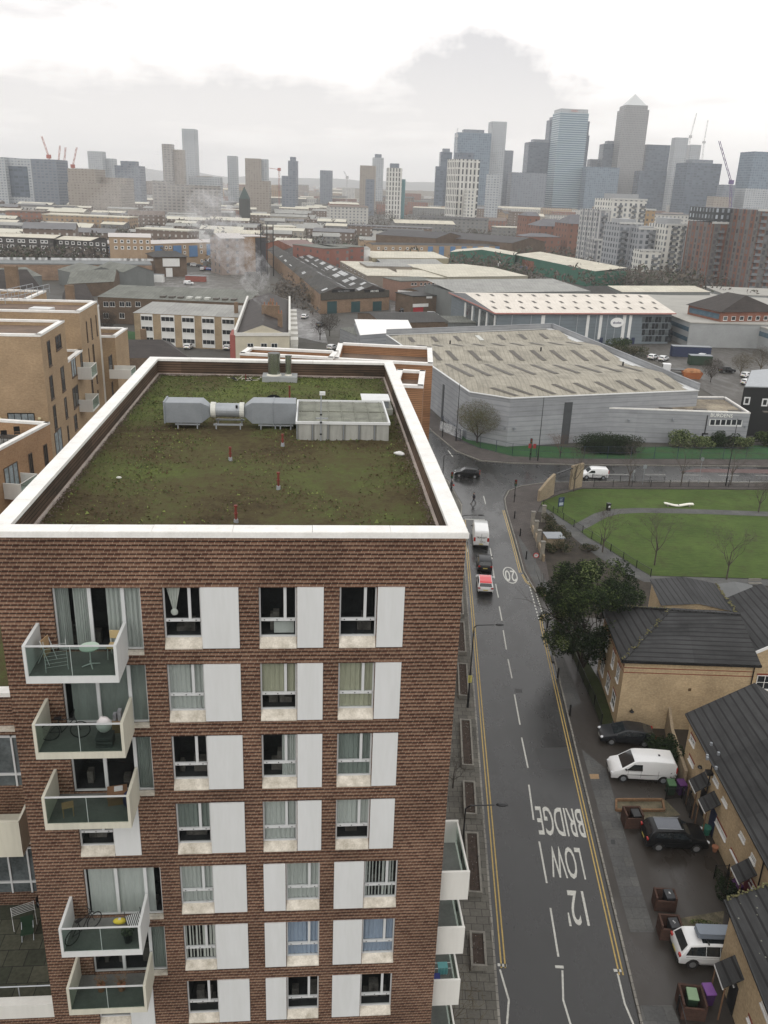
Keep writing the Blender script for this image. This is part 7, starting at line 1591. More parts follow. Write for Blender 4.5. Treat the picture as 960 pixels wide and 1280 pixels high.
t, q, o0 = roofonly('dark gabled house between the honey brick roofs and the long shed roof', [(78, 385), (122, 382), (112, 366), (78, 368)], 12, 4, slate, 0)
p_ = at(88, 372, 15); obj(MB().box(p_.x - 1, p_.x + 1, p_.y - .5, p_.y + .5, 10, 18), 'chimney', chb, t, org=o0)
t, q, o0 = roofonly('dark gabled house with a stout tan chimney at the left edge', [(-30, 368), (56, 366), (46, 352), (-20, 352)], 12, 5, slate, 0)
p_ = at(16, 354, 15); obj(MB().box(p_.x - 1.6, p_.x + 1.6, p_.y - .7, p_.y + .7, 10, 19.5), 'chimney', chb, t, org=o0)
t, a, b, n, o0, rf = bld('long_workshop', 'long low sooty brick workshop with a grey-green ridged roof and a row of small rooflights', 'workshop', (122, 371), (308, 379), 8.0, 20, brwn, fcroof, 1.6, 'mono')
d = (b - a).normalized()
for k in range(9): p_ = a.lerp(b, .42 + k * .06) + n * 2.5; m = MB().at((p_.x, p_.y, 0), math.atan2(d.y, d.x)).box(-.8, .8, 0, 2.4, 8.2, 8.75); obj(m, 'rooflight', ltlight if k in (3, 4, 5) else dklight, rf, org=o0)
for u in (129, 137, 149, 157, 169): pxwin(t, a, b, u, 377, u + 7, 383.5, frame=wframe, vb=1, hb=0, proud=.05)
for u in (129, 149): pxwin(t, a, b, u, 391, u + 7, 398, frame=wframe, vb=1, hb=0, proud=.05)
bld('yard_shed', 'grey gabled yard shed with a lean-to roof at the left, before the railway viaduct', 'shed', (-20, 349), (52, 345), 5, 24, sheetg, fcroof, 2.5, 'gable', 0)
bld('yard_shed', 'long grey-green shed with brick gable end pointing right', 'shed', (84, 355), (142, 352), 5, 26, brwn, fcroof, 3.5, 'gable', 0, skew=-.2)
bld('yard_shed', 'broad twin-roofed dark green shed left of the white-fronted workshop', 'shed', (98, 343), (155, 341), 6, 22, sheetg, fcroof, 2.5, 'gable', 1)
bld('yard_shed', 'dark green shed joined to the white-fronted workshop', 'shed', (153, 341), (192, 339), 6, 22, sheetg, fcroof, 2.5, 'gable', 1)
t, a, b, n, o0, rf = bld('workshop_building', 'dark brick workshop with a white first-floor office front and wide eaves', 'workshop', (193, 321), (233, 321), 9, 18, brwn, dkroof, 2.0, 'hip', 0, over=1.5)
onwall(t, o0, a, b, 203, 323, 224, 333, .01, .5, 'white_front', whiter)
a2_, b2_ = a + Vector((0, -.5)), b + Vector((0, -.5))
for u in (204.5, 214.5): pxwin(t, a2_, b2_, u, 325, u + 7.5, 330, frame=wframe, vb=2, hb=0, proud=.06)
onwall(t, o0, a, b, 207, 335, 215, 352, .02, .6, 'white_post_frame', whiter)
va, vb_ = at(-60, 330, 6.5), at(190, 332, 6.5)
o0 = Vector((va.x, va.y, 0)); t = thing('railway_viaduct', 'long low brown brick viaduct wall with a grey parapet crossing the left side', 'viaduct', o0)
a, b = Vector(va[:2]), Vector(vb_[:2]); d = (b - a).normalized(); n = Vector((-d.y, d.x))
m = MB().prism([tuple(a), tuple(b), tuple(b + n * 18), tuple(a + n * 18)], 0, 6.5); obj(m, 'wall', brick('viaduct brick', (.24, .16, .11), (.29, .20, .14), (.2, .15, .11), 1.5, .4, .03, .3, 0), t, org=o0)
m = MB().prism([tuple(a + n * .2), tuple(b + n * .2), tuple(b + n * 17), tuple(a + n * 17)], 6.52, 7.0); obj(m, 'track_bed', M('track bed grey', (.16, .17, .17), .8, .2, .2), t, org=o0)
for k in range(32): p_ = (a + n * 17.5).lerp(b + n * 17.5, k / 31); m = MB().at((p_.x, p_.y, 0), math.atan2(d.y, d.x)).box(-2.5, 1.6, -.1, .1, 7.0, 8.0); obj(m, 'parapet_panel', panelm, t, org=o0)
fl1 = facade('dark brick flats', (.07, .066, .062), (.34, .35, .36), 6.2, 3.1, (.42, .64), (.25, .75), .5)
t, a, b, n, o0, rf = bld('dark_flats', 'long row of dark brick flats with small white windows at the left edge', 'flats', (-70, 293), (66, 298), 12.5, 20, M('dark flats brick', (.065, .06, .057), .9, .2, .3), creamroof, 1.2, 'gable', 0, over=.8)
L_ = (b - a).length; d = (b - a).normalized()
for k in range(26):
 s = 2.5 + k * (L_ - 5) / 26
 if k % 3 == 2: continue
 for zz in (1.4, 4.3, 7.2, 10.0): win3(t, a, b, s, s + 1.7, zz, zz + 1.5, frame=wframe, vb=0, hb=0, fw=.28, proud=.08)
t, a, b, n, o0, rf = bld('dark_flats', 'second block of dark brick flats with white windows, right of the long row', 'flats', (69, 299), (112, 301), 12.0, 20, M('dark flats brick', (.065, .06, .057)), creamroof, 1.2, 'gable', 0, over=.8)
for k in range(8):
 for zz in (1.2, 4.1, 7.0, 9.8): win3(t, a, b, 2 + k * 3.3, 3.8 + k * 3.3, zz, zz + 1.5, frame=wframe, vb=0, hb=0, fw=.28, proud=.08)
tf = M('tan estate brick', (.36, .26, .17), .9, .12, .2); blu = M('blue bay panels', (.10, .20, .36), .6, .15, .4); paler = M('pale lilac roof', (.50, .47, .45), .7, .08, .2)
def estate(lb, L, Rr, z, depth, bays, rf_=paler, rise=1.4, wcols=()):
 t, a, b, n, o0, rf = bld('tan_housing', lb, 'flats', L, Rr, z, depth, tf, rf_, rise, 'gable', 0, over=.5)
 for u0, u1 in bays: onwall(t, o0, a, b, u0, L[1] + 2, u1, L[1] + 16, .02, .5, 'blue_bay', blu)
 for u in wcols:
  for zz in (1.3, z - 5.6, z - 2.7): s_, _ = hit(a, b, u, L[1]); win3(t, a, b, s_, s_ + 1.5, zz, zz + 1.5, frame=wframe, vb=0, hb=0, fw=.3, proud=.08)
 return t
estate('tan estate row with blue bays, directly behind the viaduct', (112, 304), (186, 306), 9.5, 12, ((136, 149), (163, 177)), wcols=(128, 133, 155, 160, 180))
estate('tan estate row with a pale lilac roof and three blue bays', (186, 305), (256, 303), 11.5, 12, ((193, 203), (216, 226), (236, 246)), wcols=(188, 206, 211, 229, 250))
estate('tall tan block with stepped pale roof between two estate rows', (136, 296), (188, 297), 16, 16, (), wcols=(142, 150, 158, 166, 174, 182))
estate('tan estate end block with one blue bay left of the smoke', (256, 303), (272, 303), 10, 12, ((258, 264),), wcols=(266,))
t, a, b, n, o0, rf = bld('tan_brick_tower_block', 'tan and brown block with a pale roof behind the drifting smoke', 'flats', (276, 298), (305, 298), 17, 14, facade('lilac grey flats', (.27, .22, .19), (.12, .12, .13), 5, 3, (.3, .6), (.25, .75)), paler, 2, 'gable', 0, over=.8)
t, a, b, n, o0, rf = bld('brown_building', 'plain tan and dark slab right of the drifting smoke', 'flats', (305, 296), (332, 296), 17, 14, M('orange brown flank', (.30, .19, .11), .9, .15), paler, .1, 'flat')
onwall(t, o0, a, b, 319, 297, 332, 340, .02, .3, 'dark_flank', M('dark slab', (.05, .05, .055), .8))
m = MB(); p_ = at(334, 345); [m.tube((p_.x + x, p_.y + 1, 0), (p_.x + x, p_.y + 1, 24), .25, n=5) for x in (-3, 0, 3)]; [m.tube((p_.x - 3, p_.y + 1, z), (p_.x + 3, p_.y + 1, z), .12, n=4) for z in range(4, 24, 4)]
o = m.build('scaffold_frame', black, org=Vector((p_.x, p_.y, 0))); tag(o, 'dark upright steel frame between the brown slab and the railway sheds', 'scaffold')
zs2 = 6.8
q = [Vector(at(u, v, zs2)[:2]) for u, v in ((400, 368), (487, 364), (372, 312), (334, 312))]
o0 = Vector((*q[0], 0)); t = thing('railway_shed', 'very long dark twin-ridged railway shed with patchy glazing and three teal doors', 'railway shed', o0)
shb = brick('orange shed brick', (.22, .145, .095), (.27, .18, .12), (.2, .15, .1), .5, .2, .02, .3, 0)
obj(MB().prism([tuple(x) for x in q], 0, zs2), 'wall', shb, t, org=o0)
mid0, mid1 = (q[0] + q[1]) / 2, (q[3] + q[2]) / 2; m = MB()
m.gable([q[0], mid0, mid1, q[3]], zs2 + .02, 2.4, 0, 1, 1); m.gable([mid0, q[1], q[2], mid1], zs2 + .02, 2.4, 0, 1, 1); rf = obj(m, 'roof', [ribbed('sooty shed roof', (.05, .047, .042), 2.0, .8, c2=(.025, .024, .022), rough=.7, along=0, var=.4), M('sooty gable', (.06, .05, .045), .9)], t, org=o0)
gz = M('dirty glazing', (.45, .46, .46), .5, .4, .4, c2=(.22, .22, .22))
for k in range(70):
 side = R.choice((0, 1, 1)); v = R.uniform(.0, .75); l_ = R.uniform(.012, .045)
 A_, B_ = ((q[0], q[3]), (mid0, mid1))[side]; C_, D_ = ((mid0, mid1), (q[1], q[2]))[side]
 fu = R.choice((.56, .74, .1, .3)); fw_ = .16
 def pp(f, v): e, g_ = A_.lerp(B_, v), C_.lerp(D_, v); p = e.lerp(g_, f); return (p.x, p.y, zs2 + .2 + 2.4 * (1 - abs(f - .5) * 2))
 m = MB().add([pp(fu, v), pp(fu + fw_, v), pp(fu + fw_, v + l_), pp(fu, v + l_)], [(0, 1, 2, 3)]); obj(m, 'glazing_patch', gz, rf, org=o0)
for u0, u1 in ((409, 421), (439, 450), (466, 477)): onwall(t, o0, q[0], q[1], u0, 377, u1, 394, .02, .1, 'teal_door', M('dark teal door', (.02, .06, .065), .5, .15))
onwall(t, o0, q[0], q[1], 401, 366, 486, 375.5, .02, .25, 'dark_fascia', M('sooty fascia', (.07, .062, .05), .8, .3))
for u0, u1, mt in ((415, 443, black), (455, 480, black)): onwall(t, o0, q[0], q[1], u0, 362.0, u1, 365.6, -.2, .3, 'sign_board', mt)
s_, z_ = hit(q[0], q[1], 467.5, 363.8); dq = (q[1] - q[0]).normalized(); nq = Vector((dq.y, -dq.x)); pp_ = q[0] + dq * s_ + nq * .34; letters('ARCHES', pp_, z_, math.atan2(dq.y, dq.x), 1.0, M('white sign letters', (.8, .8, .76)), t)
s_, z_ = hit(q[0], q[1], 429, 363.9); pp_ = q[0] + dq * s_ + nq * .34; letters('METAL WORKS', pp_, z_, math.atan2(dq.y, dq.x), .7, M('grey sign letters', (.3, .3, .3)), t)
q = [Vector(at(u, v, z_)[:2]) for u, v, z_ in ((450, 419, 6.5), (517, 414, 6.5), (510, 400, 7.6), (443, 399, 7.6))]
o0 = Vector((*q[0], 0)); t = thing('white_roofed_shed', 'grey shed with a bright white roof left of the big grey warehouse', 'shed', o0)
obj(MB().prism([tuple(x) for x in q], 0, 6.4), 'wall', gw, t, org=o0); m = MB().add([(*q[0], 6.5), (*q[1], 6.5), (*q[2], 7.6), (*q[3], 7.6)], [(0, 1, 2, 3)]); obj(m, 'roof', M('bright white roof', (.80, .80, .78), .5, .03), t, org=o0)
bld('grey_shed', 'narrow grey shed end wall beside the white-roofed shed', 'shed', (425, 410), (450, 421), 5, 8, gw, fcroof, .5, 'mono')
for lb, L, Rr, z, dp, wl_, rf_, rs, ty, ax in (
 ('low dark roofed workshop behind the white-roofed shed', (478, 404), (560, 402), 4, 22, brwn, dkroof, 1.5, 'gable', 0),
 ('grey container-like shed in front of the white loading bays', (557, 404), (606, 404), 3.5, 14, sheetg, fcroof, .3, 'flat', 0),
 ('pink brick two-storey block behind the black roofed garage', (500, 352), (545, 351), 8, 14, M('pink brick', (.26, .16, .12), .9, .15), fcroof, .3, 'flat', 0),
 ('dark slate roofed garage with blue pillars', (498, 363), (530, 366), 5.5, 20, brwn, dkroof, 1.2, 'gable', 1),
 ('brown garage with a red shopfront and white fascia', (516, 371), (546, 370), 6.5, 12, brwn, dkroof, .5, 'flat', 0),
 ('flat grey-beige office block with small windows beside the railway shed', (459, 333), (515, 334), 8.5, 20, M('beige office wall', (.24, .21, .175), .9, .1), greyroof, .3, 'flat', 0),
 ('stepped beige workshop running along the railway shed', (425, 327), (459, 345), 7.5, 16, M('beige office wall', (.24, .21, .175)), creamroof, .3, 'flat', 0),
 ('shed with a long blue gable and white roof', (479, 330), (555, 331), 6, 20, M('blue gable', (.13, .25, .42), .6, .05), greyroof, 2.2, 'mono', 0),
 ('very long cream roofed shed in front of the tan and blue row', (465, 322), (561, 323), 8, 24, M('cream shed wall', (.34, .30, .2), .8), creamroof, 1.6, 'mono', 0),
 ('wide pale low roof spreading behind the white warehouse', (560, 346), (660, 345), 7, 60, M('dull cream wall', (.3, .28, .22), .8), creamroof, 1.0, 'gable', 0),
 ('pale grey ribbed roof hall just behind the white warehouse', (571, 366), (738, 364), 9.5, 26, sheetg, greyroof, 1.8, 'mono', 0),
 ('low pale hall left of the green sheds', (498, 345), (560, 347), 6.5, 40, M('dull cream wall', (.3, .28, .22)), creamroof, 1.0, 'gable', 0),
 ('red-brick building with square windows beyond the railway shed', (366, 306), (404, 311), 13, 16, facade('salmon brick', (.23, .095, .07), (.06, .06, .06), 6, 3.2, (.35, .6), (.3, .7)), fcroof, .3, 'flat', 0),
 ('second red-brick building with a grey stair tower', (412, 309), (455, 309), 13, 16, facade('salmon brick', (.23, .095, .07), (.06, .06, .06)), fcroof, .3, 'flat', 0),
 ('dark slate-roofed hall in front of the red-brick buildings', (410, 322), (461, 324), 6, 16, brwn, dkroof, 2.5, 'gable', 0),
 ('long pink roofed terrace beside the red-brick building', (330, 305), (366, 309), 9, 20, redbr, M('pink slate', (.20, .14, .13), .8, .2, .3), 3, 'gable', 1),
 ('small beige house with a pale pitched roof above the railway shed', (450, 300), (485, 301), 9, 14, tf, greyroof, 2, 'gable', 0),
 ('white house end between the red brick and the tan and blue row', (455, 311), (463, 311), 12, 8, whiter, greyroof, 1, 'gable', 0)):
 bld('industrial_building', lb, 'building', L, Rr, z, dp, wl_, rf_, rs, ty, ax)
t_list = [o for o in COL.objects if o.name.startswith('industrial_building') and o.parent is None]
def byl(s): return next(o for o in t_list if s in o['label'])
t = byl('red shopfront'); w0, w1 = Vector(at(516, 371, 6.5)[:2]), Vector(at(546, 370, 6.5)[:2])
onwall(t, t.location, w0, w1, 516.5, 384.5, 529, 393, .02, .15, 'red_front', M('shop red', (.36, .03, .035), .5, .1)); onwall(t, t.location, w0, w1, 516, 380, 535, 384, .02, .3, 'white_fascia', whiter); onwall(t, t.location, w0, w1, 533, 369.5, 540, 373, .02, .2, 'white_sign', whiter)
t = byl('blue pillars'); w0, w1 = Vector(at(498, 363, 5.5)[:2]), Vector(at(530, 366, 5.5)[:2])
for u in (502, 505.5, 509): onwall(t, t.location, w0, w1, u, 370, u + 2, 381, .02, .4, 'blue_pillar', M('royal blue', (.03, .05, .25), .5))
onwall(t, t.location, w0, w1, 498, 362.5, 516, 365.5, .02, .5, 'white_fascia', whiter)
t = byl('flat grey-beige'); w0, w1 = Vector(at(459, 333, 8.5)[:2]), Vector(at(515, 334, 8.5)[:2])
for u in (472, 477, 496, 504): pxwin(t, w0, w1, u, 338, u + 3.4, 342, frame=wframe, vb=0, hb=0)
t = byl('stepped beige'); w0, w1 = Vector(at(425, 327, 7.5)[:2]), Vector(at(459, 345, 7.5)[:2])
for k in range(6): u = 428 + k * 5; v = 330 + k * 2.7; pxwin(t, w0, w1, u, v, u + 2, v + 3, frame=wframe, vb=0, hb=0)
t = byl('pink brick two'); w0, w1 = Vector(at(500, 352, 8)[:2]), Vector(at(545, 351, 8)[:2])
for u in (514, 518, 525, 530, 535, 540): pxwin(t, w0, w1, u, 353.5, u + 3, 356.5, frame=wframe, vb=0, hb=0)
zw2 = 9.5
q = [Vector(at(u, v, zw2)[:2]) for u, v in ((623, 391), (840, 391), (787, 368), (565, 366))]
o0 = Vector((*q[0], 0)); t = thing('white_roofed_warehouse', 'big warehouse with a pinkish white roof, blue-grey panelled front and a white oval sign', 'warehouse', o0)
wall_b = ribbed('blue grey cladding', (.17, .20, .22), 1.0, .88, c2=(.15, .175, .19), rough=.5, along=1, var=.08)
m = MB().prism([tuple(x) for x in q], 0, zw2); obj(m, 'wall', [wall_b], t, org=o0)
pkroof = ribbed('pinkish white sheet roof', (.66, .61, .54), 1.2, .94, c2=(.58, .53, .46), rough=.5, along=0, var=.08)
qo = [q[0] + Vector((-1, -1)), q[1] + Vector((1, -1)), q[2] + Vector((1, 1)), q[3] + Vector((-1, 1))]
rdg = 2.0; r0_, r1_ = qo[0].lerp(qo[3], .62), qo[1].lerp(qo[2], .62)
m = MB().add([(*qo[0], zw2), (*qo[1], zw2), (*r1_, zw2 + rdg), (*r0_, zw2 + rdg), (*qo[2], zw2), (*qo[3], zw2)], [(0, 1, 2, 3), (3, 2, 4, 5)]); m.add([(*qo[0], zw2), (*r0_, zw2 + rdg), (*qo[3], zw2)], [(0, 1, 2)], 1); m.add([(*qo[1], zw2), (*r1_, zw2 + rdg), (*qo[2], zw2)], [(0, 1, 2)], 1)
rf = obj(m, 'roof', [pkroof, gw], t, org=o0)
m = MB().bar((*qo[0], zw2 - .1), (*qo[1], zw2 - .1), .3, .35).bar((*qo[0], zw2 - .1), (*qo[3], zw2 - .1), .3, .35); obj(m, 'eaves_trim', M('faded pink trim', (.45, .2, .17), .6, .15), rf, org=o0)
for row, nrow, off in ((.12, 13, 0), (.3, 13, .5), (.52, 13, .2)):
 for k in range(nrow):
  f0_ = (k + off + .4) / (nrow + .5); f1_ = f0_ + .016
  m = MB().add([(*qo[0].lerp(qo[1], f).lerp(qo[3].lerp(qo[2], f), v), zw2 + rdg * v / .62 + .05) for f, v in ((f0_, row), (f1_, row), (f1_, row + .07), (f0_, row + .07))], [(0, 1, 2, 3)]); obj(m, 'rooflight', dklight, rf, org=o0)
w0, w1 = q[0], q[1]
for u, wd in ((681, 4.5), (738, 3.5), (754, 3.5), (783, 4), (791, 3.5)): onwall(t, o0, w0, w1, u - 4, 394, u + wd - 4, 424, .02, .12, 'white_strip', whiter)
for u in (640, 664, 700, 722, 746, 760, 770): onwall(t, o0, w0, w1, u, 394, u + .8, 428, .02, .07, 'panel_seam', galv)
for u in (750, 782, 790): onwall(t, o0, w0, w1, u - .5, 422, u + 3.5, 431, .03, .16, 'navy_door', M('navy door', (.02, .03, .07)))
for k in range(4):
 for j in range(9): onwall(t, o0, w0, w1, 803 + j * 4.1, 396 + k * 8, 806.6 + j * 4.1, 403 + k * 8, .02, .08, 'glass_panel', darkglass if (j + k) % 3 else midglass)
s_, z_ = hit(w0, w1, 771, 403); dw = (w1 - w0).normalized(); nw = Vector((dw.y, -dw.x)); c = w0 + dw * s_ + nw * .25; m = MB(); vs = [(c.x + dw.x * 2.2 * math.cos(k * .2618), c.y + dw.y * 2.2 * math.cos(k * .2618), z_ + 1.45 * math.sin(k * .2618)) for k in range(24)]
vs2 = [(x - nw.x * .2, y - nw.y * .2, z) for x, y, z in vs]; m.add(vs + vs2, [tuple(range(24))] + [(i, (i + 1) % 24, 24 + (i + 1) % 24, 24 + i) for i in range(24)]); sg = obj(m, 'oval_sign', M('sign white', (.82, .82, .8), .4, .03), t, org=o0)
o = letters('alcolex', c + nw * .04, z_ - .05, math.atan2(dw.y, dw.x), 1.0, M('navy letters', (.03, .04, .12), .5), t)
w0, w1 = q[3], q[0]
for k, u in enumerate((584, 594, 602, 612)): onwall(t, o0, w0, w1, u, 380 + k * 4, u + 6, 410 + k * 4, .02, .1, 'tall_window', midglass)
for k, u in enumerate((582, 591, 600, 609, 619)): onwall(t, o0, w0, w1, u, 378 + k * 4, u + 1.4, 412 + k * 4, .02, .3, 'white_fin', whiter)
grn = ribbed('green cladding', (.045, .14, .10), 1.0, .88, c2=(.035, .11, .08), rough=.5, along=0, var=.08)
t, a, b, n, o0, rf = bld('green_shed', 'green-clad shed with a pale low roof, left one', 'warehouse', (563, 315), (642, 319), 9, 26, grn, creamroof, 2.2, 'gable', 1)
onwall(t, o0, a, b, 617, 326, 626, 334, .02, .1, 'roller_door', whiter)
t, a, b, n, o0, rf = bld('green_shed', 'long green-clad shed with a bright cream roof, right one', 'warehouse', (642, 318), (744, 339), 8, 17, grn, creamroof, 1.8, 'mono')
onwall(t, o0, a, b, 653, 324, 668, 336, .02, .1, 'brick_panel', redbr); onwall(t, o0, a, b, 638, 326, 650, 333, .02, .1, 'roller_door', whiter)
bld('green_shed', 'tiny bright green hut in the yard before the green sheds', 'hut', (598, 338), (613, 341), 4, 8, M('bright green hut', (.06, .3, .06), .6), greyroof, .6, 'mono')
t = estate('very long tan row with blue bays beyond the green sheds', (466, 306), (640, 308), 9.5, 12, tuple((535 + k * 14, 541 + k * 14) for k in range(8)), dkroof, 1.0, wcols=tuple(range(472, 530, 9)))
for lb, L, Rr, z, dp, rise in (('dark old warehouse roof with many gables, left part', (470, 293), (545, 298), 13, 40, 3), ('dark old warehouse roof behind the long tan row, right part', (540, 296), (640, 304), 12, 40, 3)):
 bld('old_warehouse', lb, 'building', L, Rr, z, dp, brwn, M('sooty slate far', (.06, .058, .06), .8, .3, .2), rise, 'gable', 0)
bld('white_roofed_hall', 'white ridged roof hall between the green shed and the grey office row', 'building', (742, 357), (778, 365), 8, 40, sheetg, creamroof, 1.2, 'gable', 1)
bld('dark_hipped_hut', 'small dark hipped roof beside the white ridged hall', 'building', (735, 367), (772, 368), 8.5, 14, brwn, dkroof, 2.2, 'hip', 0)
offw = M('pale concrete office', (.30, .31, .31), .7, .12, .3); bandg = M('blue window band', (.08, .13, .17), .15, .3, .5)
t, a, b, n, o0, rf = bld('grey_office_row', 'long low grey office row with two blue window bands behind the white warehouse', 'office', (768, 368), (863, 404), 7.2, 60, offw, M('pale flat roof', (.34, .33, .30), .8, .15, .15), .3, 'flat')
L_ = (b - a).length; d = (b - a).normalized(); nn2 = Vector((d.y, -d.x))
for zz in (4.6, 1.6): m = MB(); m.prism([tuple(a + d * .5), tuple(b - d * .5), tuple(b - d * .5 + nn2 * .08), tuple(a + d * .5 + nn2 * .08)], zz, zz + 1.3); obj(m, 'window_band', bandg, t, org=o0)
t, a, b, n, o0, rf = bld('brick_office', 'red-brown brick office with a large dark hipped roof and big ground-floor openings', 'office', (861, 381), (902, 390), 10.5, 22, redbr, slate, 4.5, 'hip', 0, over=1.0)
L_ = (b - a).length; d = (b - a).normalized(); nn2 = Vector((d.y, -d.x))
for zz, hh in ((8.2, 1.6), (5.2, 1.3)):
 m = MB(); m.prism([tuple(a + d * .8), tuple(b - d * .8), tuple(b - d * .8 + nn2 * .08), tuple(a + d * .8 + nn2 * .08)], zz, zz + hh); obj(m, 'window_band', bandg, t, org=o0)
for k in range(3): m = MB(); s0, s1 = L_ * (.06 + k * .32), L_ * (.30 + k * .32); m.prism([tuple(a + d * s0), tuple(a + d * s1), tuple(a + d * s1 + nn2 * .08), tuple(a + d * s0 + nn2 * .08)], .3, 3.4); obj(m, 'dark_opening', darkglass, t, org=o0)
a2_, b2_ = b, b + n * 22
autowin(t, a2_, b2_, 7.9, 3, 1, 1, 3, 1.5, 1.3, 6, vb=0, hb=0, fw=.1)
bld('grey_office_row', 'long grey office running off the right edge beyond the car park', 'office', (900, 393), (1010, 428), 6.5, 34, offw, M('pale flat roof', (.34, .33, .30)), .3, 'flat')
t = [o for o in COL.objects if o.name.startswith('grey_office_row')][-1] if False else None
a, b = Vector(at(900, 393, 6.5)[:2]), Vector(at(1010, 428, 6.5)[:2]); d = (b - a).normalized(); nn2 = Vector((d.y, -d.x))
t = next(o for o in COL.objects if o.get('label', '').startswith('long grey office running'))
m = MB(); m.prism([tuple(a + d), tuple(b), tuple(b + nn2 * .08), tuple(a + d + nn2 * .08)], 4.0, 5.4); obj(m, 'window_band', bandg, t, org=t.location)
bld('grey_office_row', 'low pale office at the right edge beside the brick office roof', 'office', (905, 368), (1000, 372), 6.5, 30, offw, M('pale flat roof', (.34, .33, .30)), .3, 'flat')
bld('grey_office_row', 'pale low hall in front of the apartment towers', 'office', (805, 365), (870, 378), 6.5, 26, offw, M('pale flat roof', (.34, .33, .30)), .3, 'flat')
poly('car_park', P2((795, 436), (830, 425), (862, 415), (960, 440), (1100, 500), (1100, 540), (960, 545), (900, 500)), .03, wetasphalt('car park asphalt', (.075, .07, .062), .45, .8))
poly('yard', P2((365, 420), (366, 384), (400, 392), (410, 430)), .03, wetasphalt('pale street', (.11, .105, .10), .3, .6)); poly('yard', P2((490, 400), (486, 370), (545, 372), (560, 400)), .03, wetasphalt('yard asphalt', (.09, .085, .08), .4, .8))
poly('yard', P2((150, 372), (200, 340), (300, 340), (330, 375)), .03, wetasphalt('yard asphalt left', (.10, .095, .085), .4, .8)); poly('lawn', P2((120, 445), (125, 410), (170, 415), (170, 445)), .03, vergeM)
farcars = [(816, 449, 'pw', 'hatch', .9, 'first of two white cars side by side in the car park'), (829, 451, 'pw', 'hatch', .9, 'second of two white cars side by side in the car park'), (878, 448, 'pw', 'hatch', .9 , 'white car alone at the edge of the car park'), (908, 466, 'pd', 'suv', .2, 'dark car under the spreading tree in the car park'), (934, 472, 'pw', 'hatch', .6, 'silver car right of the spreading tree'), (935, 481, 'pw', 'hatch', .5, 'white car behind the black building'),
     (805, 410, 'pd', 'hatch', .3, 'dark car beside the grey office row'), (184, 392 - 50, 'pw', 'smallvan', 1.2, 'white van at the dark green shed'), (236, 356, 'pw', 'smallvan', 0, 'white van by the red trailer in the left yard'), (244, 330, 'pn', 'hatch', 0, 'grey car in the far left compound'), (256, 327, 'pw', 'hatch', 0, 'white car in the far left compound'), (250, 334, 'pd', 'hatch', .2, 'dark car in the far left compound'),
     (275, 434, 'blue', 'suv', 1.5, 'blue car behind the back parapet of the green roof'), (236, 436, 'pw', 'hatch', 1.5, 'white car left of the blue one behind the green roof'), (285, 437, 'pw', 'hatch', 1.5, 'white car right of the blue one behind the green roof'),
     (381, 398, 'pw', 'hatch', 1.4, 'white car on the narrow street beside the cream building'), (400, 408, 'pn', 'hatch', 1.4, 'grey car under the bare trees on the narrow street'), (415, 437, 'pw', 'hatch', 1.2, 'pale car at the near end of the narrow street'),
     (505, 379, 'pn', 'hatch', .3, 'grey car in the garage yard'), (520, 386, 'pw', 'suv', .1, 'silver car in the middle of the garage yard'), (508, 373, 'red', 'hatch', .3, 'red car in the garage yard'), (541, 396, 'pw', 'smallvan', 0, 'white van before the red shopfront'), (551, 410, 'pw', 'smallvan', 0, 'pale van beside the white loading bays')]
pal = dict(pw=pw_, pd=pd, pn=pn, blue=paint('blue car paint', (.02, .06, .3)), red=paint('deep red car paint', (.25, .02, .02)))
for u, v, c_, kd, rz, lb in farcars: p = at(u, v); car('parked_car' if 'van' not in kd else 'parked_van', lb, kd, (p.x, p.y, .035), rz, pal[c_], 'van' if 'van' in kd else 'car', group='small cars in the yards and car parks', detail=False)
for k in range(22):
 if k < 13: p = at(R.uniform(238, 268), R.uniform(322, 341)); lb, gp = 'small vehicle in the packed rows of the far left compound', 'vehicles packed in the far left compound'
 else: p = at(R.uniform(497, 522), R.uniform(372, 396)); lb, gp = 'small vehicle parked untidily in the garage yard beyond the white-roofed shed', 'vehicles in the garage yard'
 car('parked_car', lb, R.choice(('hatch', 'suv', 'mpv')), (p.x, p.y, .035), R.choice((0, .2, 1.5, 1.7)), R.choice((pw_, pd, pn, pb, pal['blue'], pal['red'])), group=gp, detail=False)
p = at(838, 466); t = thing('flatbed_lorry', 'white-cabbed flatbed lorry in the car park beside the orange skip', 'lorry', (p.x, p.y, .04), -.15)
obj(MB().box(-2.2, -.2, -1, 1, .5, 2.3), 'cab', pw_, t, bevel=.15); obj(MB().box(-2.22, -2.1, -.85, .85, 1.3, 2.1), 'windscreen', carglass, t); obj(MB().box(-.1, 4.6, -1.1, 1.1, .85, 1.05), 'bed', black, t)
for x in (-1.3, 3.2):
 for s in (-1, 1): obj(MB().tube((x, s * .7, .45), (x, s * 1.0, .45), .45, n=12), 'wheel', rubber, t)
p = at(864, 473); t = thing('skip', 'rusty orange heaped skip in the car park', 'skip', (p.x, p.y, .04), -.1); obj(MB().add([(-1.9, -1.1, 0), (1.9, -1.1, 0), (1.9, 1.1, 0), (-1.9, 1.1, 0), (-2.5, -1.2, 1.6), (2.5, -1.2, 1.6), (2.5, 1.2, 1.6), (-2.5, 1.2, 1.6)], [(0, 3, 2, 1), (0, 1, 5, 4), (1, 2, 6, 5), (2, 3, 7, 6), (3, 0, 4, 7)]), 'bin', M('rust orange', (.36, .12, .04), .8, .3, 1), t); m = MB(); m.ell((0, 0, 1.6), (2.3, 1.1, .9), 14, 6); [m.v.__setitem__(i, v * (1 + .12 * noise.noise(v))) for i, v in enumerate(m.v)]; obj(m, 'heap', M('orange rubble', (.42, .2, .09), .9, .4, 1), t)
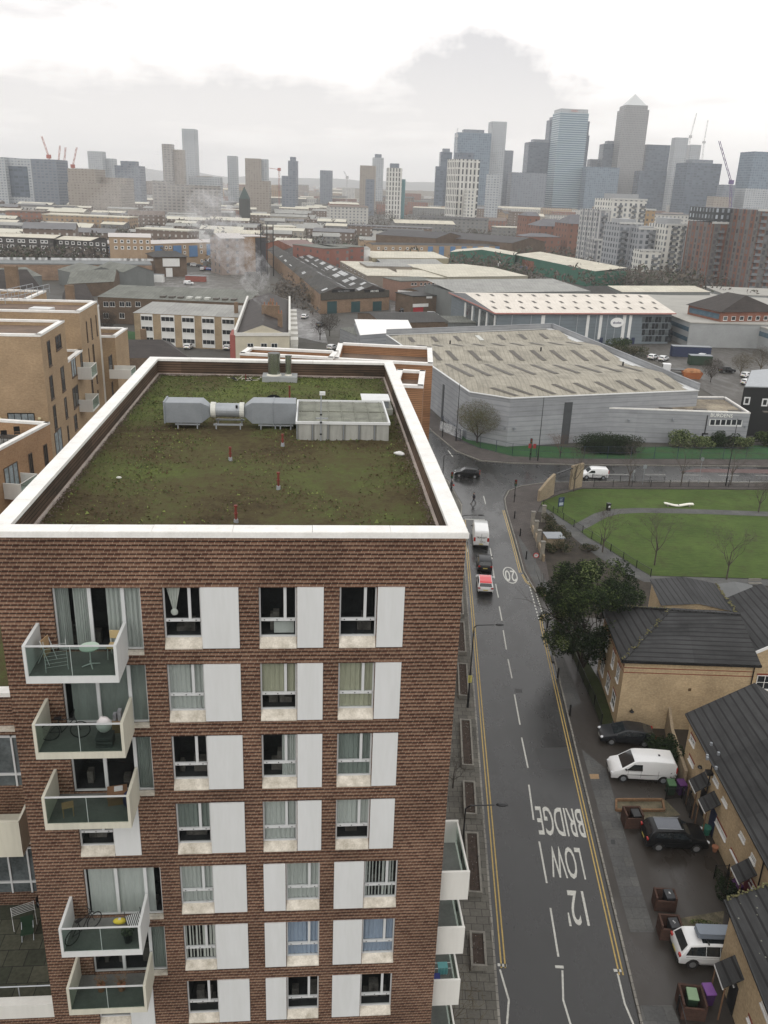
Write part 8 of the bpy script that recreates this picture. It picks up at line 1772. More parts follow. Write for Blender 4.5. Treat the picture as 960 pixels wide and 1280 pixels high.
for u, v, lb, mt, w_, h_ in ((862, 446, 'long navy container beside the white cars', M('navy container', (.02, .03, .07), .6), 11, 3), (874, 456, 'dark green container behind the flatbed lorry', dg, 6, 2.6), (198, 353, 'white cubic container near the dark workshop', whiter, 5, 3.4), (245, 352, 'red-brown trailer in the left yard', M('red brown trailer', (.25, .08, .06), .7), 9, 2.5), (262, 337, 'grey-topped cabin on the left compound', sheetg, 6, 4), (112, 352, 'red cabin beside the gabled yard shed', M('red cabin', (.35, .06, .04), .7), 6, 3), (665, 340, 'blue container under the green shed', M('blue container', (.03, .08, .25), .6), 14, 3)):
 p = at(u, v); t = thing('container', lb, 'container', (p.x, p.y, 0), .0); obj(MB().box(-w_ / 2, w_ / 2, -1.2, 1.2, .1, h_), 'body', mt, t); obj(MB().box(-w_ / 2 - .05, w_ / 2 + .05, -1.25, 1.25, h_ + .001, h_ + .12), 'top_rail', galvd, t)
for u, v, h, lb, mm in ((888, 478, 6, 'spreading bare tree in the middle of the car park', bark), (925, 470, 6, 'reddish bare tree beside the car park', b1), (950, 466, 7, 'reddish bare tree at the right edge of the car park', b1), (838, 424, 4, 'small bare tree near the glazed corner', bark), (400, 425, 7, 'bare dark tree leaning over the narrow street', bark), (412, 420, 7, 'twiggy tree beside the white-roofed shed', bark), (385, 372, 9, 'tall brown bare tree between the cream building and railway shed', b1), (395, 385, 8, 'brown bare tree at the corner of the railway shed', b1), (375, 360, 9, 'bare tree furthest up the railway shed side', b1), (135, 420, 7, 'bare tree on the lawn left of the panelled flats', bark)):
 t, tips = baretree('bare_tree', lb, at(u, v), h, 5, mm, .75, .2, 'bare winter trees in the middle distance')
 m = MB()
 for k in range(900):
  d_ = Vector((R.gauss(0, 1), R.gauss(0, 1), R.gauss(0, 1))).normalized() * R.uniform(0, 1) ** .4; p = Vector((d_.x * h * .45, d_.y * h * .45, h * .62 + d_.z * h * .4)); a_ = Vector((R.gauss(0, 1), R.gauss(0, 1), R.gauss(.5, 1))).normalized() * .5; e = a_.orthogonal().normalized() * .025; m.add([p - a_, p + e, p + a_, p - e], [(0, 1, 2, 3)])
 obj(m, 'fine_twigs', [mm], t)['kind'] = 'stuff'
p = at(829, 426); bush('conifer', 'dark pointed conifer at the corner of the glazed office', p, 1.6, 1.6, 6, 2500, .2, [g1, g1, g2], cat='tree'); p = at(772, 437); bush('shrub', 'green shrubs under the oval sign', p, 4.5, 2, 3, 2000, .2, [g1, g2, g3]); p = at(792, 445); bush('shrub', 'dark shrubs between the warehouses', p, 6, 2.5, 2.5, 2400, .2, [g1, g2, b1])
def tower(name, lb, cat, uL, uR, vt, Y, depth, wall, vb=None, roof=None, top=None, rz=0, group=None, steps=None, zt=None):
 """upright slab whose near face spans uL..uR at distance Y and whose top shows at vt"""
 c = far((uL + uR) / 2, vt, Y); w = far(uR, vt, Y).x - far(uL, vt, Y).x; h = c.z
 gx = c.x
 t = thing(name, lb, cat, (c.x, Y + depth / 2, 0), rz, group)
 m = MB().box(-w / 2, w / 2, -depth / 2, depth / 2, 0, h, 0, 1); obj(m, 'tower_body', [wall, roof or M('flat roof grey', (.25, .25, .25), .8, .1)], t)
 return t, w, h
flg = lambda nm, *a, **k: facade(nm, *a, **k)
wb1 = flg('white flats cladding', (.58, .57, .53), (.07, .08, .09), 3.4, 3.0, (.2, .62), (.2, .8), .5)
wb2 = flg('grey flats cladding', (.30, .31, .33), (.06, .07, .08), 3.4, 3.0, (.2, .7), (.2, .8), .5)
wb3 = flg('pale grey flats cladding', (.45, .45, .44), (.07, .08, .09), 3.0, 3.0, (.25, .7), (.2, .8), .5, wall2=(.25, .25, .26))
wb4 = flg('brown brick flats', (.17, .078, .052), (.05, .05, .055), 3.6, 3.0, (.2, .6), (.2, .85), .5, wall2=(.13, .125, .12))
wb5 = flg('dark top flats', (.05, .055, .06), (.16, .18, .2), 3.0, 3.0, (.3, .7), (.2, .8), .6)
wb6 = flg('tan strip flats', (.34, .24, .14), (.08, .08, .08), 3.4, 3.0, (.3, .7), (.25, .75), .4)
wb7 = flg('old red warehouse', (.20, .095, .065), (.06, .055, .05), 5, 4, (.35, .6), (.25, .7), .4)
grail = M('balcony rail grey', (.16, .17, .18), .5, .2)
def flats(lb, uL, uR, vt, Y, depth, wall, rz=0, bal=None, crown=None, roof=None, nm='apartment_tower'):
 t, w, h = tower(nm, lb, 'apartment tower', uL, uR, vt, Y, depth, wall, roof=roof, rz=rz)
 k = 0
 if bal:
  for x in bal:
   z = 3.0
   while z < h - 2 and k < 90:
    m = MB().box(x * w - 1.5, x * w + 1.5, -depth / 2 - 1.4, -depth / 2 - .02, z, z + .2).box(x * w - 1.5, x * w + 1.5, -depth / 2 - 1.4, -depth / 2 - 1.32, z + .2, z + 1.25); obj(m, 'balcony', grail, t); z += 3.0; k += 1
 if crown: m = MB().box(-w * .35, w * .35, -depth * .3, depth * .3, h, h + crown); obj(m, 'roof_plant', M('roof plant grey', (.32, .33, .34), .7, .1), t)
 m = MB().box(-w / 2 - .3, w / 2 + .3, -depth / 2 - .3, -depth / 2 + .3, h - .5, h + .5); obj(m, 'parapet', M('pale parapet', (.5, .5, .48), .7), t)
 return t
flats('tall white apartment tower, tallest of the riverside flats', 757, 806, 249, 560, 22, wb1, .25, (-.25, .15, .4), 3)
flats('tan-flanked slab just behind the tall white tower', 806, 818, 262, 590, 20, wb6, .1)
flats('white and tan slab left of the tall white tower', 742, 758, 262, 555, 24, wb3, .3, (0,))
flats('grey clad apartment block in front of the tall white tower', 770, 800, 279, 500, 20, wb2, .2, (-.3, .2), 2)
flats('stepped grey apartment block with a white base', 795, 828, 286, 490, 20, wb2, .15, (.0, .35), 1)
flats('low white block below the stepped grey one', 800, 826, 313, 470, 12, wb1, .1, (.2,))
flats('white apartment block with a rounded grey top', 829, 856, 281, 480, 22, wb1, .15, (-.1, .35), 3)
flats('grey and tan apartment block between the white block and brick tower', 855, 872, 287, 478, 22, wb3, .1, (.1,))
flats('slim white and tan block beside the brick tower', 866, 880, 292, 470, 18, wb1, .1)
flats('tall brown brick tower with a dark glassy top', 883, 942, 279, 452, 24, wb4, .2, (-.3, 0, .3), None)
t, w, h = tower('apartment_tower', 'dark upper storeys of the brown brick tower, set slightly forward', 'apartment tower', 882, 946, 267, 453, 24, wb5, rz=.2) if False else (None, 0, 0)
tt = next(o for o in COL.objects if o.get('label', '') == 'tall brown brick tower with a dark glassy top'); bb = [c for c in tt.children if c.name.startswith('tower_body')][0]
hh = max(v.co.z for v in bb.data.vertices); ww = max(v.co.x for v in bb.data.vertices)
obj(MB().box(-ww - .2, ww + .2, -12.3, 12, hh + .5, hh + 7), 'dark_top_storeys', wb5, tt)
flats('brown brick tower at the right edge of the picture', 940, 985, 263, 430, 26, wb4, .2, (-.35, .05, .4))
flats('grey low block at the foot of the white slab', 742, 775, 300, 540, 16, wb3, .1)
for lb, uL, uR, vt, Y, dp, ht in (('old red brick warehouse with a gabled tower, left', 655, 672, 270, 720, 20, 3), ('long old red brick warehouse with a slate roof', 668, 712, 283, 690, 24, 5), ('old red brick warehouse with a hipped grey roof next to the white slab', 705, 740, 280, 650, 24, 6), ('low red brick range behind the green sheds', 650, 700, 296, 640, 16, 2)):
 t, w, h = tower('brick_warehouse', lb, 'warehouse', uL, uR, vt, Y, dp, wb7, rz=.25)
 m = MB().hip([(-w / 2 - .3, -dp / 2 - .3), (w / 2 + .3, -dp / 2 - .3), (w / 2 + .3, dp / 2 + .3), (-w / 2 - .3, dp / 2 + .3)], h + .01, ht, 0, .3); obj(m, 'roof', M('far slate', (.12, .12, .13), .8, .2, .2), t)
F1 = flg('banded blue glass', (.36, .43, .46), (.08, .14, .19), 200, 4.0, (0, 1), (.3, .95), .05)
F2 = flg('dark curtain wall', (.075, .10, .135), (.04, .06, .085), 6, 4, (.1, .9), (.25, .9), .35)
F3 = flg('steel tower cladding', (.24, .24, .24), (.10, .11, .125), 3, 4, (.3, .75), (.3, .85), .2)
F4 = flg('mid blue curtain wall', (.15, .20, .25), (.07, .105, .145), 4, 4, (.15, .9), (.2, .9), .3)
F5 = flg('concrete grid', (.30, .28, .26), (.12, .12, .12), 5, 3.2, (.2, .8), (.3, .8), .3)
F6 = flg('black and white panel tower', (.62, .61, .57), (.04, .045, .05), 4.2, 6.2, (.35, .75), (.1, .85), .15, wall2=(.52, .51, .48))
F7 = flg('pale tower', (.40, .42, .43), (.16, .18, .21), 4, 3.2, (.2, .8), (.35, .85), .3)
F8 = flg('tan slab', (.29, .255, .22), (.16, .14, .12), 4, 3, (.2, .7), (.3, .8), .3)
F9 = flg('grey blue slab', (.17, .19, .22), (.09, .11, .14), 5, 3.4, (.2, .8), (.3, .8), .3)
def sky_tower(lb, uL, uR, vt, Y, dp, wall, rz=0, extra=None, top=None):
 t, w, h = tower('skyscraper', lb, 'skyscraper', uL, uR, vt, Y, dp, wall, rz=rz)
 if extra: extra(t, w, h, dp)
 return t
def pyramid(t, w, h, dp): obj(MB().box(-w * .44, w * .44, -dp * .44, dp * .44, h, h + 8), 'upper_stage', F3, t); m = MB().add([(-w * .4, -dp * .4, h + 8), (w * .4, -dp * .4, h + 8), (w * .4, dp * .4, h + 8), (-w * .4, dp * .4, h + 8), (0, 0, h + 30)], [(0, 1, 4), (1, 2, 4), (2, 3, 4), (3, 0, 4)]); obj(m, 'pyramid_roof', M('steel pyramid', (.48, .50, .50), .4, .05), t)
def signband(t, w, h, dp):
 obj(MB().box(-w * .47, w * .47, -dp * .47, dp * .47, h, h + 7), 'crown', F7, t); obj(MB().box(w * .5, w * .62, -dp * .3, dp * .5, 0, h * .93), 'side_wing', F2, t); obj(MB().box(w * .621, w * .72, -dp * .1, dp * .5, 0, h * .80), 'side_wing', F2, t)
 word('HSBC', (0, -dp * .47 - .6, h + 3.5), (rad(90), 0, 0), 6, M('pale red letters', (.55, .25, .22), .5), 'lettering', t, .2)
def plant(t, w, h, dp): obj(MB().box(-w * .3, w * .3, -dp * .3, dp * .3, h, h + 6), 'roof_plant', F9, t)
def sidestep(t, w, h, dp): obj(MB().box(-w * .5 - w * .35, -w * .5, -dp * .4, dp * .4, 0, h * .8), 'side_wing', F2, t)
def curved(t, w, h, dp):
 m = MB().tube((0, 0, 0), (0, 0, h * .99), w * .49, w * .49, 20); obj(m, 'rounded_core', F9, t)
Yc = 1850
def darkfront(t, w, h, dp): obj(MB().box(-w * .42, w * .35, -dp / 2 - .6, -dp / 2 - .05, h * .25, h * .85), 'glass_front', F2, t)
S = [('tall banded pale blue tower with a red sign band at its crown', 698, 735, 141, Yc, 50, F1, .12, signband),
  ('steel tower with a pyramid roof, tallest of the skyline', 780, 812, 137, Yc, 54, F3, .0, pyramid),
  ('dark slab left of the banded tower', 660, 693, 178, 1950, 40, F2, .1, plant), ('narrow dark tower rising behind the dark slab', 687, 699, 150, 2000, 30, F2, .1, plant), ('wide low dark block at the foot of the banded tower', 640, 684, 216, 1800, 60, F9, 0, None),
  ('dark block between the banded tower and the pyramid tower', 755, 781, 180, 1900, 40, F2, .0, plant), ('low blue-grey block left of the pyramid tower', 734, 775, 209, 1800, 50, F4, 0, None), ('slim block right of the banded tower', 738, 748, 199, 1950, 30, F9, 0, None),
  ('broad dark glass slab right of the pyramid tower', 808, 838, 181, 1880, 40, F2, .05, None), ('low dark block in front of the pyramid tower', 800, 835, 214, 1780, 40, F2, 0, None),
  ('slim rounded tower under construction, left of the pair', 845, 861, 172, 1750, 26, F7, 0, curved), ('second slim rounded tower under construction', 864, 877, 181, 1850, 26, F7, 0, curved), ('wide dark unfinished block below the rounded towers', 857, 902, 204, 1650, 50, F2, .1, plant),
  ('pale slanted glass tower at the right edge', 940, 985, 190, 1600, 50, F4, .1, None), ('pale low block below the slanted tower', 930, 975, 236, 1500, 40, F7, .1, None), ('tan block behind the purple crane', 893, 915, 246, 1300, 30, F8, 0, None), ('grey block right of the crane', 905, 920, 231, 1500, 30, F9, 0, None),
  ('broad pale glass tower behind the striped tower', 571, 614, 166, 1750, 45, F4, .05, plant), ('tall narrow tower with a light top edge', 614, 633, 152, 1800, 35, F7, .1, sidestep), ('dark tower left of the broad glass tower', 551, 565, 190, 1700, 30, F2, .05, plant), ('low dark tower beside it', 545, 556, 208, 1650, 26, F2, 0, None), ('grey tower right of the tall narrow one', 628, 642, 188, 1900, 30, F9, 0, None),
  ('white tower among the trees right of the striped tower', 610, 625, 218, 1250, 20, F7, 0, None),
  ('white and black striped residential tower on the skyline', 484, 502, 210, 1300, 22, F6, .1, plant), ('teal slab beside the striped residential tower', 500, 507, 224, 1320, 20, M('teal slab', (.12, .26, .28), .7), 0, None), ('wide striped tower with staggered windows', 566, 596, 199, 900, 26, F6, .35, plant), ('low white stair block beside the wide striped tower', 583, 594, 238, 880, 16, wb1, .1, None),
  ('tan slab block left of the striped residential tower', 450, 470, 207, 1500, 24, F8, 0, None), ('pale pointed tower behind the tan slab', 466, 479, 197, 1700, 24, F7, .1, plant), ('dark block before the tan slab', 457, 468, 224, 1400, 20, F9, 0, None),
  ('grey tower above the far trees', 400, 415, 213, 1900, 24, F9, 0, None), ('dark blue block left of centre', 352, 370, 220, 1400, 26, F9, 0, None), ('slim dark tower left of centre', 360, 371, 201, 1500, 22, F9, 0, plant),
  ('brown tower right of the church spire', 305, 325, 198, 1450, 30, F8, .1, None), ('pale edge tower joined to the brown tower', 325, 334, 199, 1460, 26, F7, .1, None), ('tan low slab in front of the brown tower', 312, 336, 226, 1200, 20, F8, 0, None), ('slim grey tower standing alone on the left skyline', 284, 295, 195, 1600, 22, F7, 0, None),
  ('tall round-topped pale tower on the left skyline', 227, 243, 161, 1500, 26, F7, 0, curved), ('brown concrete tower with a separate lift shaft', 202, 214, 180, 1350, 18, F5, 0, curved), ('second brown concrete tower beside the lift shaft', 214, 228, 187, 1360, 18, F8, 0, None),
  ('white block pair on the far left skyline', 109, 127, 189, 1700, 24, F7, 0, None), ('lower white block next to the pair', 126, 141, 198, 1720, 24, F7, 0, None), ('dark wide block left of the brown towers', 143, 175, 207, 1300, 26, F9, 0, plant),
  ('large pale office block with a dark glass front at the left edge', 4, 38, 198, 1150, 50, F7, .0, darkfront), ('pale end wing of the large office block', -20, 5, 196, 1140, 50, F7, 0, None), ('curved blue-grey end of the large office block', 38, 70, 199, 1150, 40, F9, 0, curved),
  ('grey palace-like office building with a pale roof', 84, 118, 211, 1100, 40, F8, 0, None), ('long classical office with columns', 84, 150, 229, 1090, 30, F8, 0, None), ('grey stepped office left of the brown towers', 118, 158, 222, 1120, 30, F8, 0, None),
  ('long concrete slab estate under the brown towers', 190, 272, 231, 1000, 16, F5, 0, None), ('low concrete annex of the slab estate', 190, 212, 226, 1010, 16, F5, 0, None), ('rust brown sloping block right of the brown towers', 243, 262, 220, 1500, 24, F8, 0, None), ('pale low range behind the slab estate', 235, 275, 221, 1400, 20, F7, 0, None)]
for (lb, uL, uR, vt, Y, dp, wl_, rz, ex) in S: sky_tower(lb, uL, uR, vt, Y, dp, wl_, rz, ex)
p = far(306, 262, 950); t = thing('church_spire', 'dark church spire left of the brown tower', 'church', (p.x, 950, 0)); zz = far(306, 233, 950).z
obj(MB().box(-5, 5, -5, 5, 0, zz - 12), 'tower_body', M('dark church stone', (.06, .065, .06), .9), t); obj(MB().add([(-5, -5, zz - 12), (5, -5, zz - 12), (5, 5, zz - 12), (-5, 5, zz - 12), (0, 0, zz)], [(0, 1, 4), (1, 2, 4), (2, 3, 4), (3, 0, 4)]), 'spire', M('copper dark', (.05, .075, .07), .8), t)
crm = [M('crane red', (.38, .10, .07), .6), M('crane white', (.5, .5, .5), .6), M('crane purple', (.12, .08, .2), .6)]
def crane(lb, u0, v0, um, vm, u1, v1, Y, mt, r=.9):
 a, b, c = far(u0, v0, Y), far(um, vm, Y), far(u1, v1, Y); t = thing('tower_crane', lb, 'crane', (a.x, Y, 0))
 def lat(m, p, q, w):
  for dx in (-w, w):
   m.tube(p + Vector((dx, 0, 0)), q + Vector((dx, 0, 0)), r * .35, n=4)
  n_ = max(2, int((q - p).length / 6))
  for k in range(n_): s = 1 if k % 2 else -1; m.tube(p.lerp(q, k / n_) + Vector((-w * s, 0, 0)), p.lerp(q, (k + 1) / n_) + Vector((w * s, 0, 0)), r * .25, n=3)
 base = Vector((a.x, Y, 0)); m = MB(); lat(m, base, b, r * 1.1); obj(m, 'mast', mt, t, org=base); m = MB(); lat(m, b, c, r * .9); obj(m, 'jib', mt, t, org=base)
 obj(MB().box(b.x - 2.5, b.x + 2.5, Y - 2, Y + 2, b.z - 2, b.z + 2.5), 'cab', mt, t, org=base)
crane('red crane on the left rounded tower', 853, 240, 863, 171, 871, 141, 1740, crm[1]); crane('pale crane on the right rounded tower', 876, 240, 880, 178, 885, 150, 1840, crm[1])
crane('purple lattice crane with a raised jib before the unfinished block', 916, 268, 914, 228, 899, 176, 1100, crm[2], 1.1)
crane('red crane left of the large office block towers', 63, 250, 61, 196, 52, 170, 1200, crm[0]); crane('orange crane, first of three leaning masts', 72, 250, 73, 205, 75, 182, 1250, crm[0]); crane('orange crane, second of three leaning masts', 80, 250, 80, 206, 82, 184, 1260, crm[0]); crane('orange crane, last of three leaning masts', 91, 250, 91, 208, 96, 184, 1270, crm[0])
crane('pale horizontal crane left of centre', 349, 250, 349, 212, 336, 210, 1500, crm[0]); crane('thin crane beside the broad glass tower', 571, 240, 571, 170, 572, 160, 1720, crm[1]); crane('thin pale crane left of the centre block', 433, 250, 434, 222, 430, 214, 1600, crm[1])
p = far(605, 250, 1600)
grp = 'low buildings filling the far city'
fmats = [flg('far pale house', (.34, .31, .26), (.12, .12, .12), 4, 3, (.2, .6), (.3, .8), .4), flg('far brown house', (.16, .12, .095), (.30, .29, .27), 4, 3, (.25, .55), (.3, .75), .4), flg('far grey house', (.20, .20, .19), (.08, .08, .09), 4, 3, (.2, .6), (.3, .8), .4), flg('far tan house', (.33, .235, .15), (.10, .10, .10), 4, 3, (.2, .6), (.3, .8), .4), flg('far white house', (.48, .47, .44), (.12, .13, .14), 4, 3, (.2, .6), (.3, .8), .4), flg('far red house', (.24, .12, .085), (.10, .10, .10), 4, 3, (.2, .6), (.3, .8), .4)]
rmats = [creamroof, greyroof, M('far slate grey', (.16, .16, .165), .8, .15, .1), M('far brown roof', (.15, .12, .10), .8, .15, .1), M('far cream roof', (.52, .50, .42), .8, .08, .1), M('far black roof', (.07, .07, .07), .8, .15, .1)]
taken = []
for o in COL.objects:
 if o.parent is None and o.get('category') in ('building', 'warehouse', 'flats', 'apartment tower', 'skyscraper', 'office', 'shed', 'workshop', 'railway shed', 'viaduct', 'house', 'apartment block', 'church'):
  bod = [c for c in o.children if c.type == 'MESH']
  xs = []; ys = []
  for c in bod:
   mw = Matrix.Translation(o.location) @ Matrix.Rotation(o.rotation_euler[2], 4, 'Z')
   for co in c.bound_box: q_ = mw @ Vector(co); xs.append(q_.x); ys.append(q_.y)
  if xs: taken.append((min(xs), max(xs), min(ys), max(ys)))
def free(x0, x1, y0, y1): return not any(a < x1 and b > x0 and c < y1 and d > y0 for a, b, c, d in taken)
cnt = 0
def lowhouse(x, y, w, dp, h, rise, wm, rm, rz=0, rt='gable', lb=None):
 global cnt
 e = max(w, dp) / 2
 if not free(x - w / 2 - 1, x + w / 2 + 1, y - dp / 2 - 2, y + dp / 2 + 2): return False
 taken.append((x - w / 2, x + w / 2, y - dp / 2, y + dp / 2))
 t = thing('far_building', lb or 'one of the many low pale or brown buildings filling the hazy city beyond the yards', 'building', (x, y, 0), rz, grp)
 m = MB().box(-w / 2, w / 2, -dp / 2, dp / 2, 0, h); 
 if rt == 'gable': m.gable([(-w / 2, -dp / 2), (w / 2, -dp / 2), (w / 2, dp / 2), (-w / 2, dp / 2)], h, rise * .97)
 obj(m, 'wall', wm, t)
 m = MB()
 if rt == 'gable': m.gable([(-w / 2 - .4, -dp / 2 - .5), (w / 2 + .4, -dp / 2 - .5), (w / 2 + .4, dp / 2 + .5), (-w / 2 - .4, dp / 2 + .5)], h + .05, rise); m.f = m.f[:2]; m.m = m.m[:2]
 else: m.box(-w / 2 - .3, w / 2 + .3, -dp / 2 - .3, dp / 2 + .3, h + .01, h + .7)
 obj(m, 'roof', rm, t); cnt += 1; return True
rr = random.Random(21)
for row in range(16):
 Y = 590 + row * 42 * (1 + row * .035)
 x = -.46 * Y - 20
 while x < -.12 * Y + 40 and cnt < 175:
  w = rr.uniform(12, 36) * (1 + row * .03); lowhouse(x + w / 2, Y + rr.uniform(-8, 8), w, 13, rr.uniform(7, 10), rr.uniform(1.5, 2.6), rr.choice((fmats[2], fmats[1], fmats[0], fmats[1])), rr.choice((rmats[4], rmats[1], rmats[0], rmats[1], rmats[2])), rr.uniform(-.12, .12)); x += w + rr.uniform(3, 26)
k = 0
while cnt < 290 and k < 6000:
 k += 1; Y = 520 + 3300 * rr.random() ** 1.7; u = rr.uniform(-30, 990); x = (u - 480) / FPX * Y * 1.07
 if Y < 560 and 560 < u: continue
 big = rr.random() < .3; h = rr.uniform(7, 13) if not big else rr.uniform(14, 26) 
 if Y < 800: h = min(h, 12)
 sc2 = 1 + Y / 1800
 lowhouse(x, Y, rr.uniform(14, 50) * sc2, rr.uniform(10, 16) * sc2, h * (1 + Y / 5000), rr.uniform(1.5, 3.5), rr.choice(fmats), rr.choice(rmats[1:4] + rmats[3:6] + rmats[:1]), rr.uniform(-.3, .3), rr.choice(('gable', 'flat')))
m = MB()
for k in range(2600):
 Y = 1500 + 6500 * rr.random(); x = rr.uniform(-.55, .55) * Y; w = rr.uniform(15, 60); dp = rr.uniform(12, 20); h = rr.uniform(8, 20) if rr.random() < .93 else rr.uniform(20, 38)
 if not free(x - w / 2, x + w / 2, Y - dp / 2, Y + dp / 2) and Y < 2600: continue
 m.box(x - w / 2, x + w / 2, Y - dp / 2, Y + dp / 2, 0, h, rr.randrange(6), 6 + rr.randrange(6))
o = m.build('distant_city', fmats + rmats); o['kind'] = 'stuff'; 
def treemass(name, pts_fn, n, smin, smax, mats):
 m = MB()
 for k in range(n):
  x, y, h, r_ = pts_fn()
  nq = 26 if y < 900 else 12
  for q_ in range(nq):
   d_ = Vector((rr.gauss(0, 1), rr.gauss(0, 1), rr.gauss(0, 1))).normalized() * rr.uniform(.3, 1) ** .5; p = Vector((x + d_.x * r_, y + d_.y * r_, max(.3, h * .58 + d_.z * h * .42))); s = rr.uniform(.12, .3) * r_
   a_ = Vector((rr.gauss(0, 1), rr.gauss(0, .5), rr.gauss(0, 1))).normalized() * s; e = a_.orthogonal().normalized() * s * .5; m.add([p - a_, p + e, p + a_, p - e], [(0, 1, 2, 3)], rr.randrange(len(mats)))
 o = m.build(name, mats); o['kind'] = 'stuff'; return o
w1m, w2m, w3m = M('far twig brown', (.085, .07, .055), .95, .2, .3), M('far twig grey', (.10, .09, .08), .95, .2, .3), M('far ivy green', (.04, .05, .028), .95, .2, .3)
for pts_ in (((235, 345), (270, 320)), ((490, 398), (530, 368)), ((180, 356), (235, 345))):
 a_, b_ = at(*pts_[0]), at(*pts_[1]); taken.append((min(a_.x, b_.x) - 2, max(a_.x, b_.x) + 2, a_.y - 40, b_.y))
def anyfield():
 while True:
  Y = 430 + 2600 * rr.random() ** 1.8; x = rr.uniform(-.5, .5) * Y
  if free(x - 2, x + 2, Y - 2, Y + 2): return x, Y, rr.uniform(6, 12), rr.uniform(2.5, 6)
treemass('far_trees', anyfield, 6000, 0, 0, [w1m, w2m, w1m, w3m])
def belt():
 t_ = rr.random(); a, b = at(735, 352), at(900, 385); p = a.lerp(b, t_); return p.x + rr.gauss(0, 4), p.y + rr.gauss(0, 8), rr.uniform(6, 10), rr.uniform(2, 4)
treemass('canal_side_trees', belt, 130, 0, 0, [w1m, w2m, w3m])
def belt2():
 t_ = rr.random(); a, b = at(345, 372), at(400, 372); p = a.lerp(b, t_); return p.x + rr.gauss(0, 3), p.y + rr.gauss(0, 20), rr.uniform(4, 8), rr.uniform(2, 3.5)
treemass('railside_scrub', belt2, 60, 0, 0, [w1m, w2m])
def belt3():
 t_ = rr.random(); a, b = at(-20, 292), at(330, 292); p = a.lerp(b, t_); return p.x + rr.gauss(0, 10), p.y + rr.gauss(0, 60), rr.uniform(7, 12), rr.uniform(3, 6)
m = MB(); n_ = 90; vs = []
for j, (Y, hb) in enumerate(((8000, 0), (8300, 60), (8800, 100), (9800, 90))):
 for i in range(n_ + 1):
  x = -6200 + 12400 * i / n_; vs.append((x, Y, max(0, hb * (.9 + .7 * noise.noise(Vector((i * .11, j * .3, 5)))) + (25 * noise.noise(Vector((i * .5, j, 1))) if j else 0))))
m.add(vs, [(j * (n_ + 1) + i, j * (n_ + 1) + i + 1, (j + 1) * (n_ + 1) + i + 1, (j + 1) * (n_ + 1) + i) for j in range(3) for i in range(n_)])
struct('hills', m, M('wooded hills', (.06, .065, .05), .95, .3, .01), smooth=True)
def smoke(name, lb, segs, dens, seed, col=(.9, .9, .92)):
 m = MB(); p0 = Vector(segs[0][0])
 vs = []; n = 14
 for (p, r_) in segs:
  for i in range(n): a_ = 2 * math.pi * i / n; vs.append(Vector(p) - p0 + Vector((math.cos(a_) * r_, math.sin(a_) * r_, 0)))
 m.add(vs, [(j * n + i, j * n + (i + 1) % n, (j + 1) * n + (i + 1) % n, (j + 1) * n + i) for j in range(len(segs) - 1) for i in range(n)] + [tuple(range(n))[::-1], tuple((len(segs) - 1) * n + i for i in range(n))])
 mt = bpy.data.materials.new(name); mt.use_nodes = True; nt = mt.node_tree; nt.nodes.remove(nt.nodes['Principled BSDF']); out = nt.nodes['Material Output']
 v = nn(nt, 'ShaderNodeVolumePrincipled'); v.inputs['Color'].default_value = (*col, 1); v.inputs['Anisotropy'].default_value = .1
 g_ = nt.nodes.new('ShaderNodeTexCoord'); no = nn(nt, 'ShaderNodeTexNoise', Scale=.4, Detail=6, Roughness=.65, Distortion=1.5); nt.links.new(g_.outputs['Object'], no.inputs['Vector'])
 mr = nn(nt, 'ShaderNodeMapRange', **{'From Min': .5, 'From Max': .76, 'To Min': 0, 'To Max': dens}); nt.links.new(no.outputs[0], mr.inputs[0]); nt.links.new(mr.outputs[0], v.inputs['Density']); nt.links.new(v.outputs[0], out.inputs['Volume'])
 o = m.build(name, mt); o.location = p0; o['kind'] = 'stuff'; return o
sp0 = Vector((smoke_at.x, smoke_at.y, 13.0))
smoke('chimney_smoke', '', [(sp0, .7), (sp0 + Vector((-.2, 0, 4)), 1.3), (sp0 + Vector((-1.5, 0, 8)), 3.2), (sp0 + Vector((-4, 2, 12)), 5.6), (sp0 + Vector((-8, 2, 16)), 7), (sp0 + Vector((-11, 2, 21)), 7), (sp0 + Vector((-12, 2, 28)), 5)], .30, 1)
q_ = far(165, 275, 720); smoke('drifting_smoke', '', [(Vector((q_.x - 20, q_.y, 1)), 24), (Vector((q_.x, q_.y, 25)), 34), (Vector((q_.x + 25, q_.y, 45)), 34), (Vector((q_.x + 60, q_.y, 70)), 22)], .022, 2)
m = MB().box(-9000, 9000, -60, 11000, -1.5, 330)
hz = m.build('haze', None or bpy.data.materials.new('haze air')); hm = hz.data.materials[0]; hm.use_nodes = True; nt = hm.node_tree; nt.nodes.remove(nt.nodes['Principled BSDF'])
v = nn(nt, 'ShaderNodeVolumePrincipled'); v.inputs['Color'].default_value = (.97, .98, 1, 1); v.inputs['Density'].default_value = .00014; v.inputs['Anisotropy'].default_value = 0
nt.links.new(v.outputs[0], nt.nodes['Material Output'].inputs['Volume']); hz['kind'] = 'stuff'
cd = bpy.data.cameras.new('camera'); cam = bpy.data.objects.new('camera', cd); COL.objects.link(cam); sc.camera = cam
cd.sensor_fit = 'VERTICAL'; cd.sensor_height = 36; cd.lens = FPX / 1280 * 36; cd.clip_end = 40000; cd.clip_start = .1
Rm = Matrix(((_X.x, -_X.y, -_X.z), (_Y.x, -_Y.y, -_Y.z), (_Z.x, -_Z.y, -_Z.z)))
cam.matrix_world = Matrix.Translation((0, 0, H)) @ Rm.to_4x4()
w = bpy.data.worlds.new('World'); sc.world = w; w.use_nodes = True; nt = w.node_tree; L = nt.links
bg = nt.nodes['Background']; out = nt.nodes['World Output']
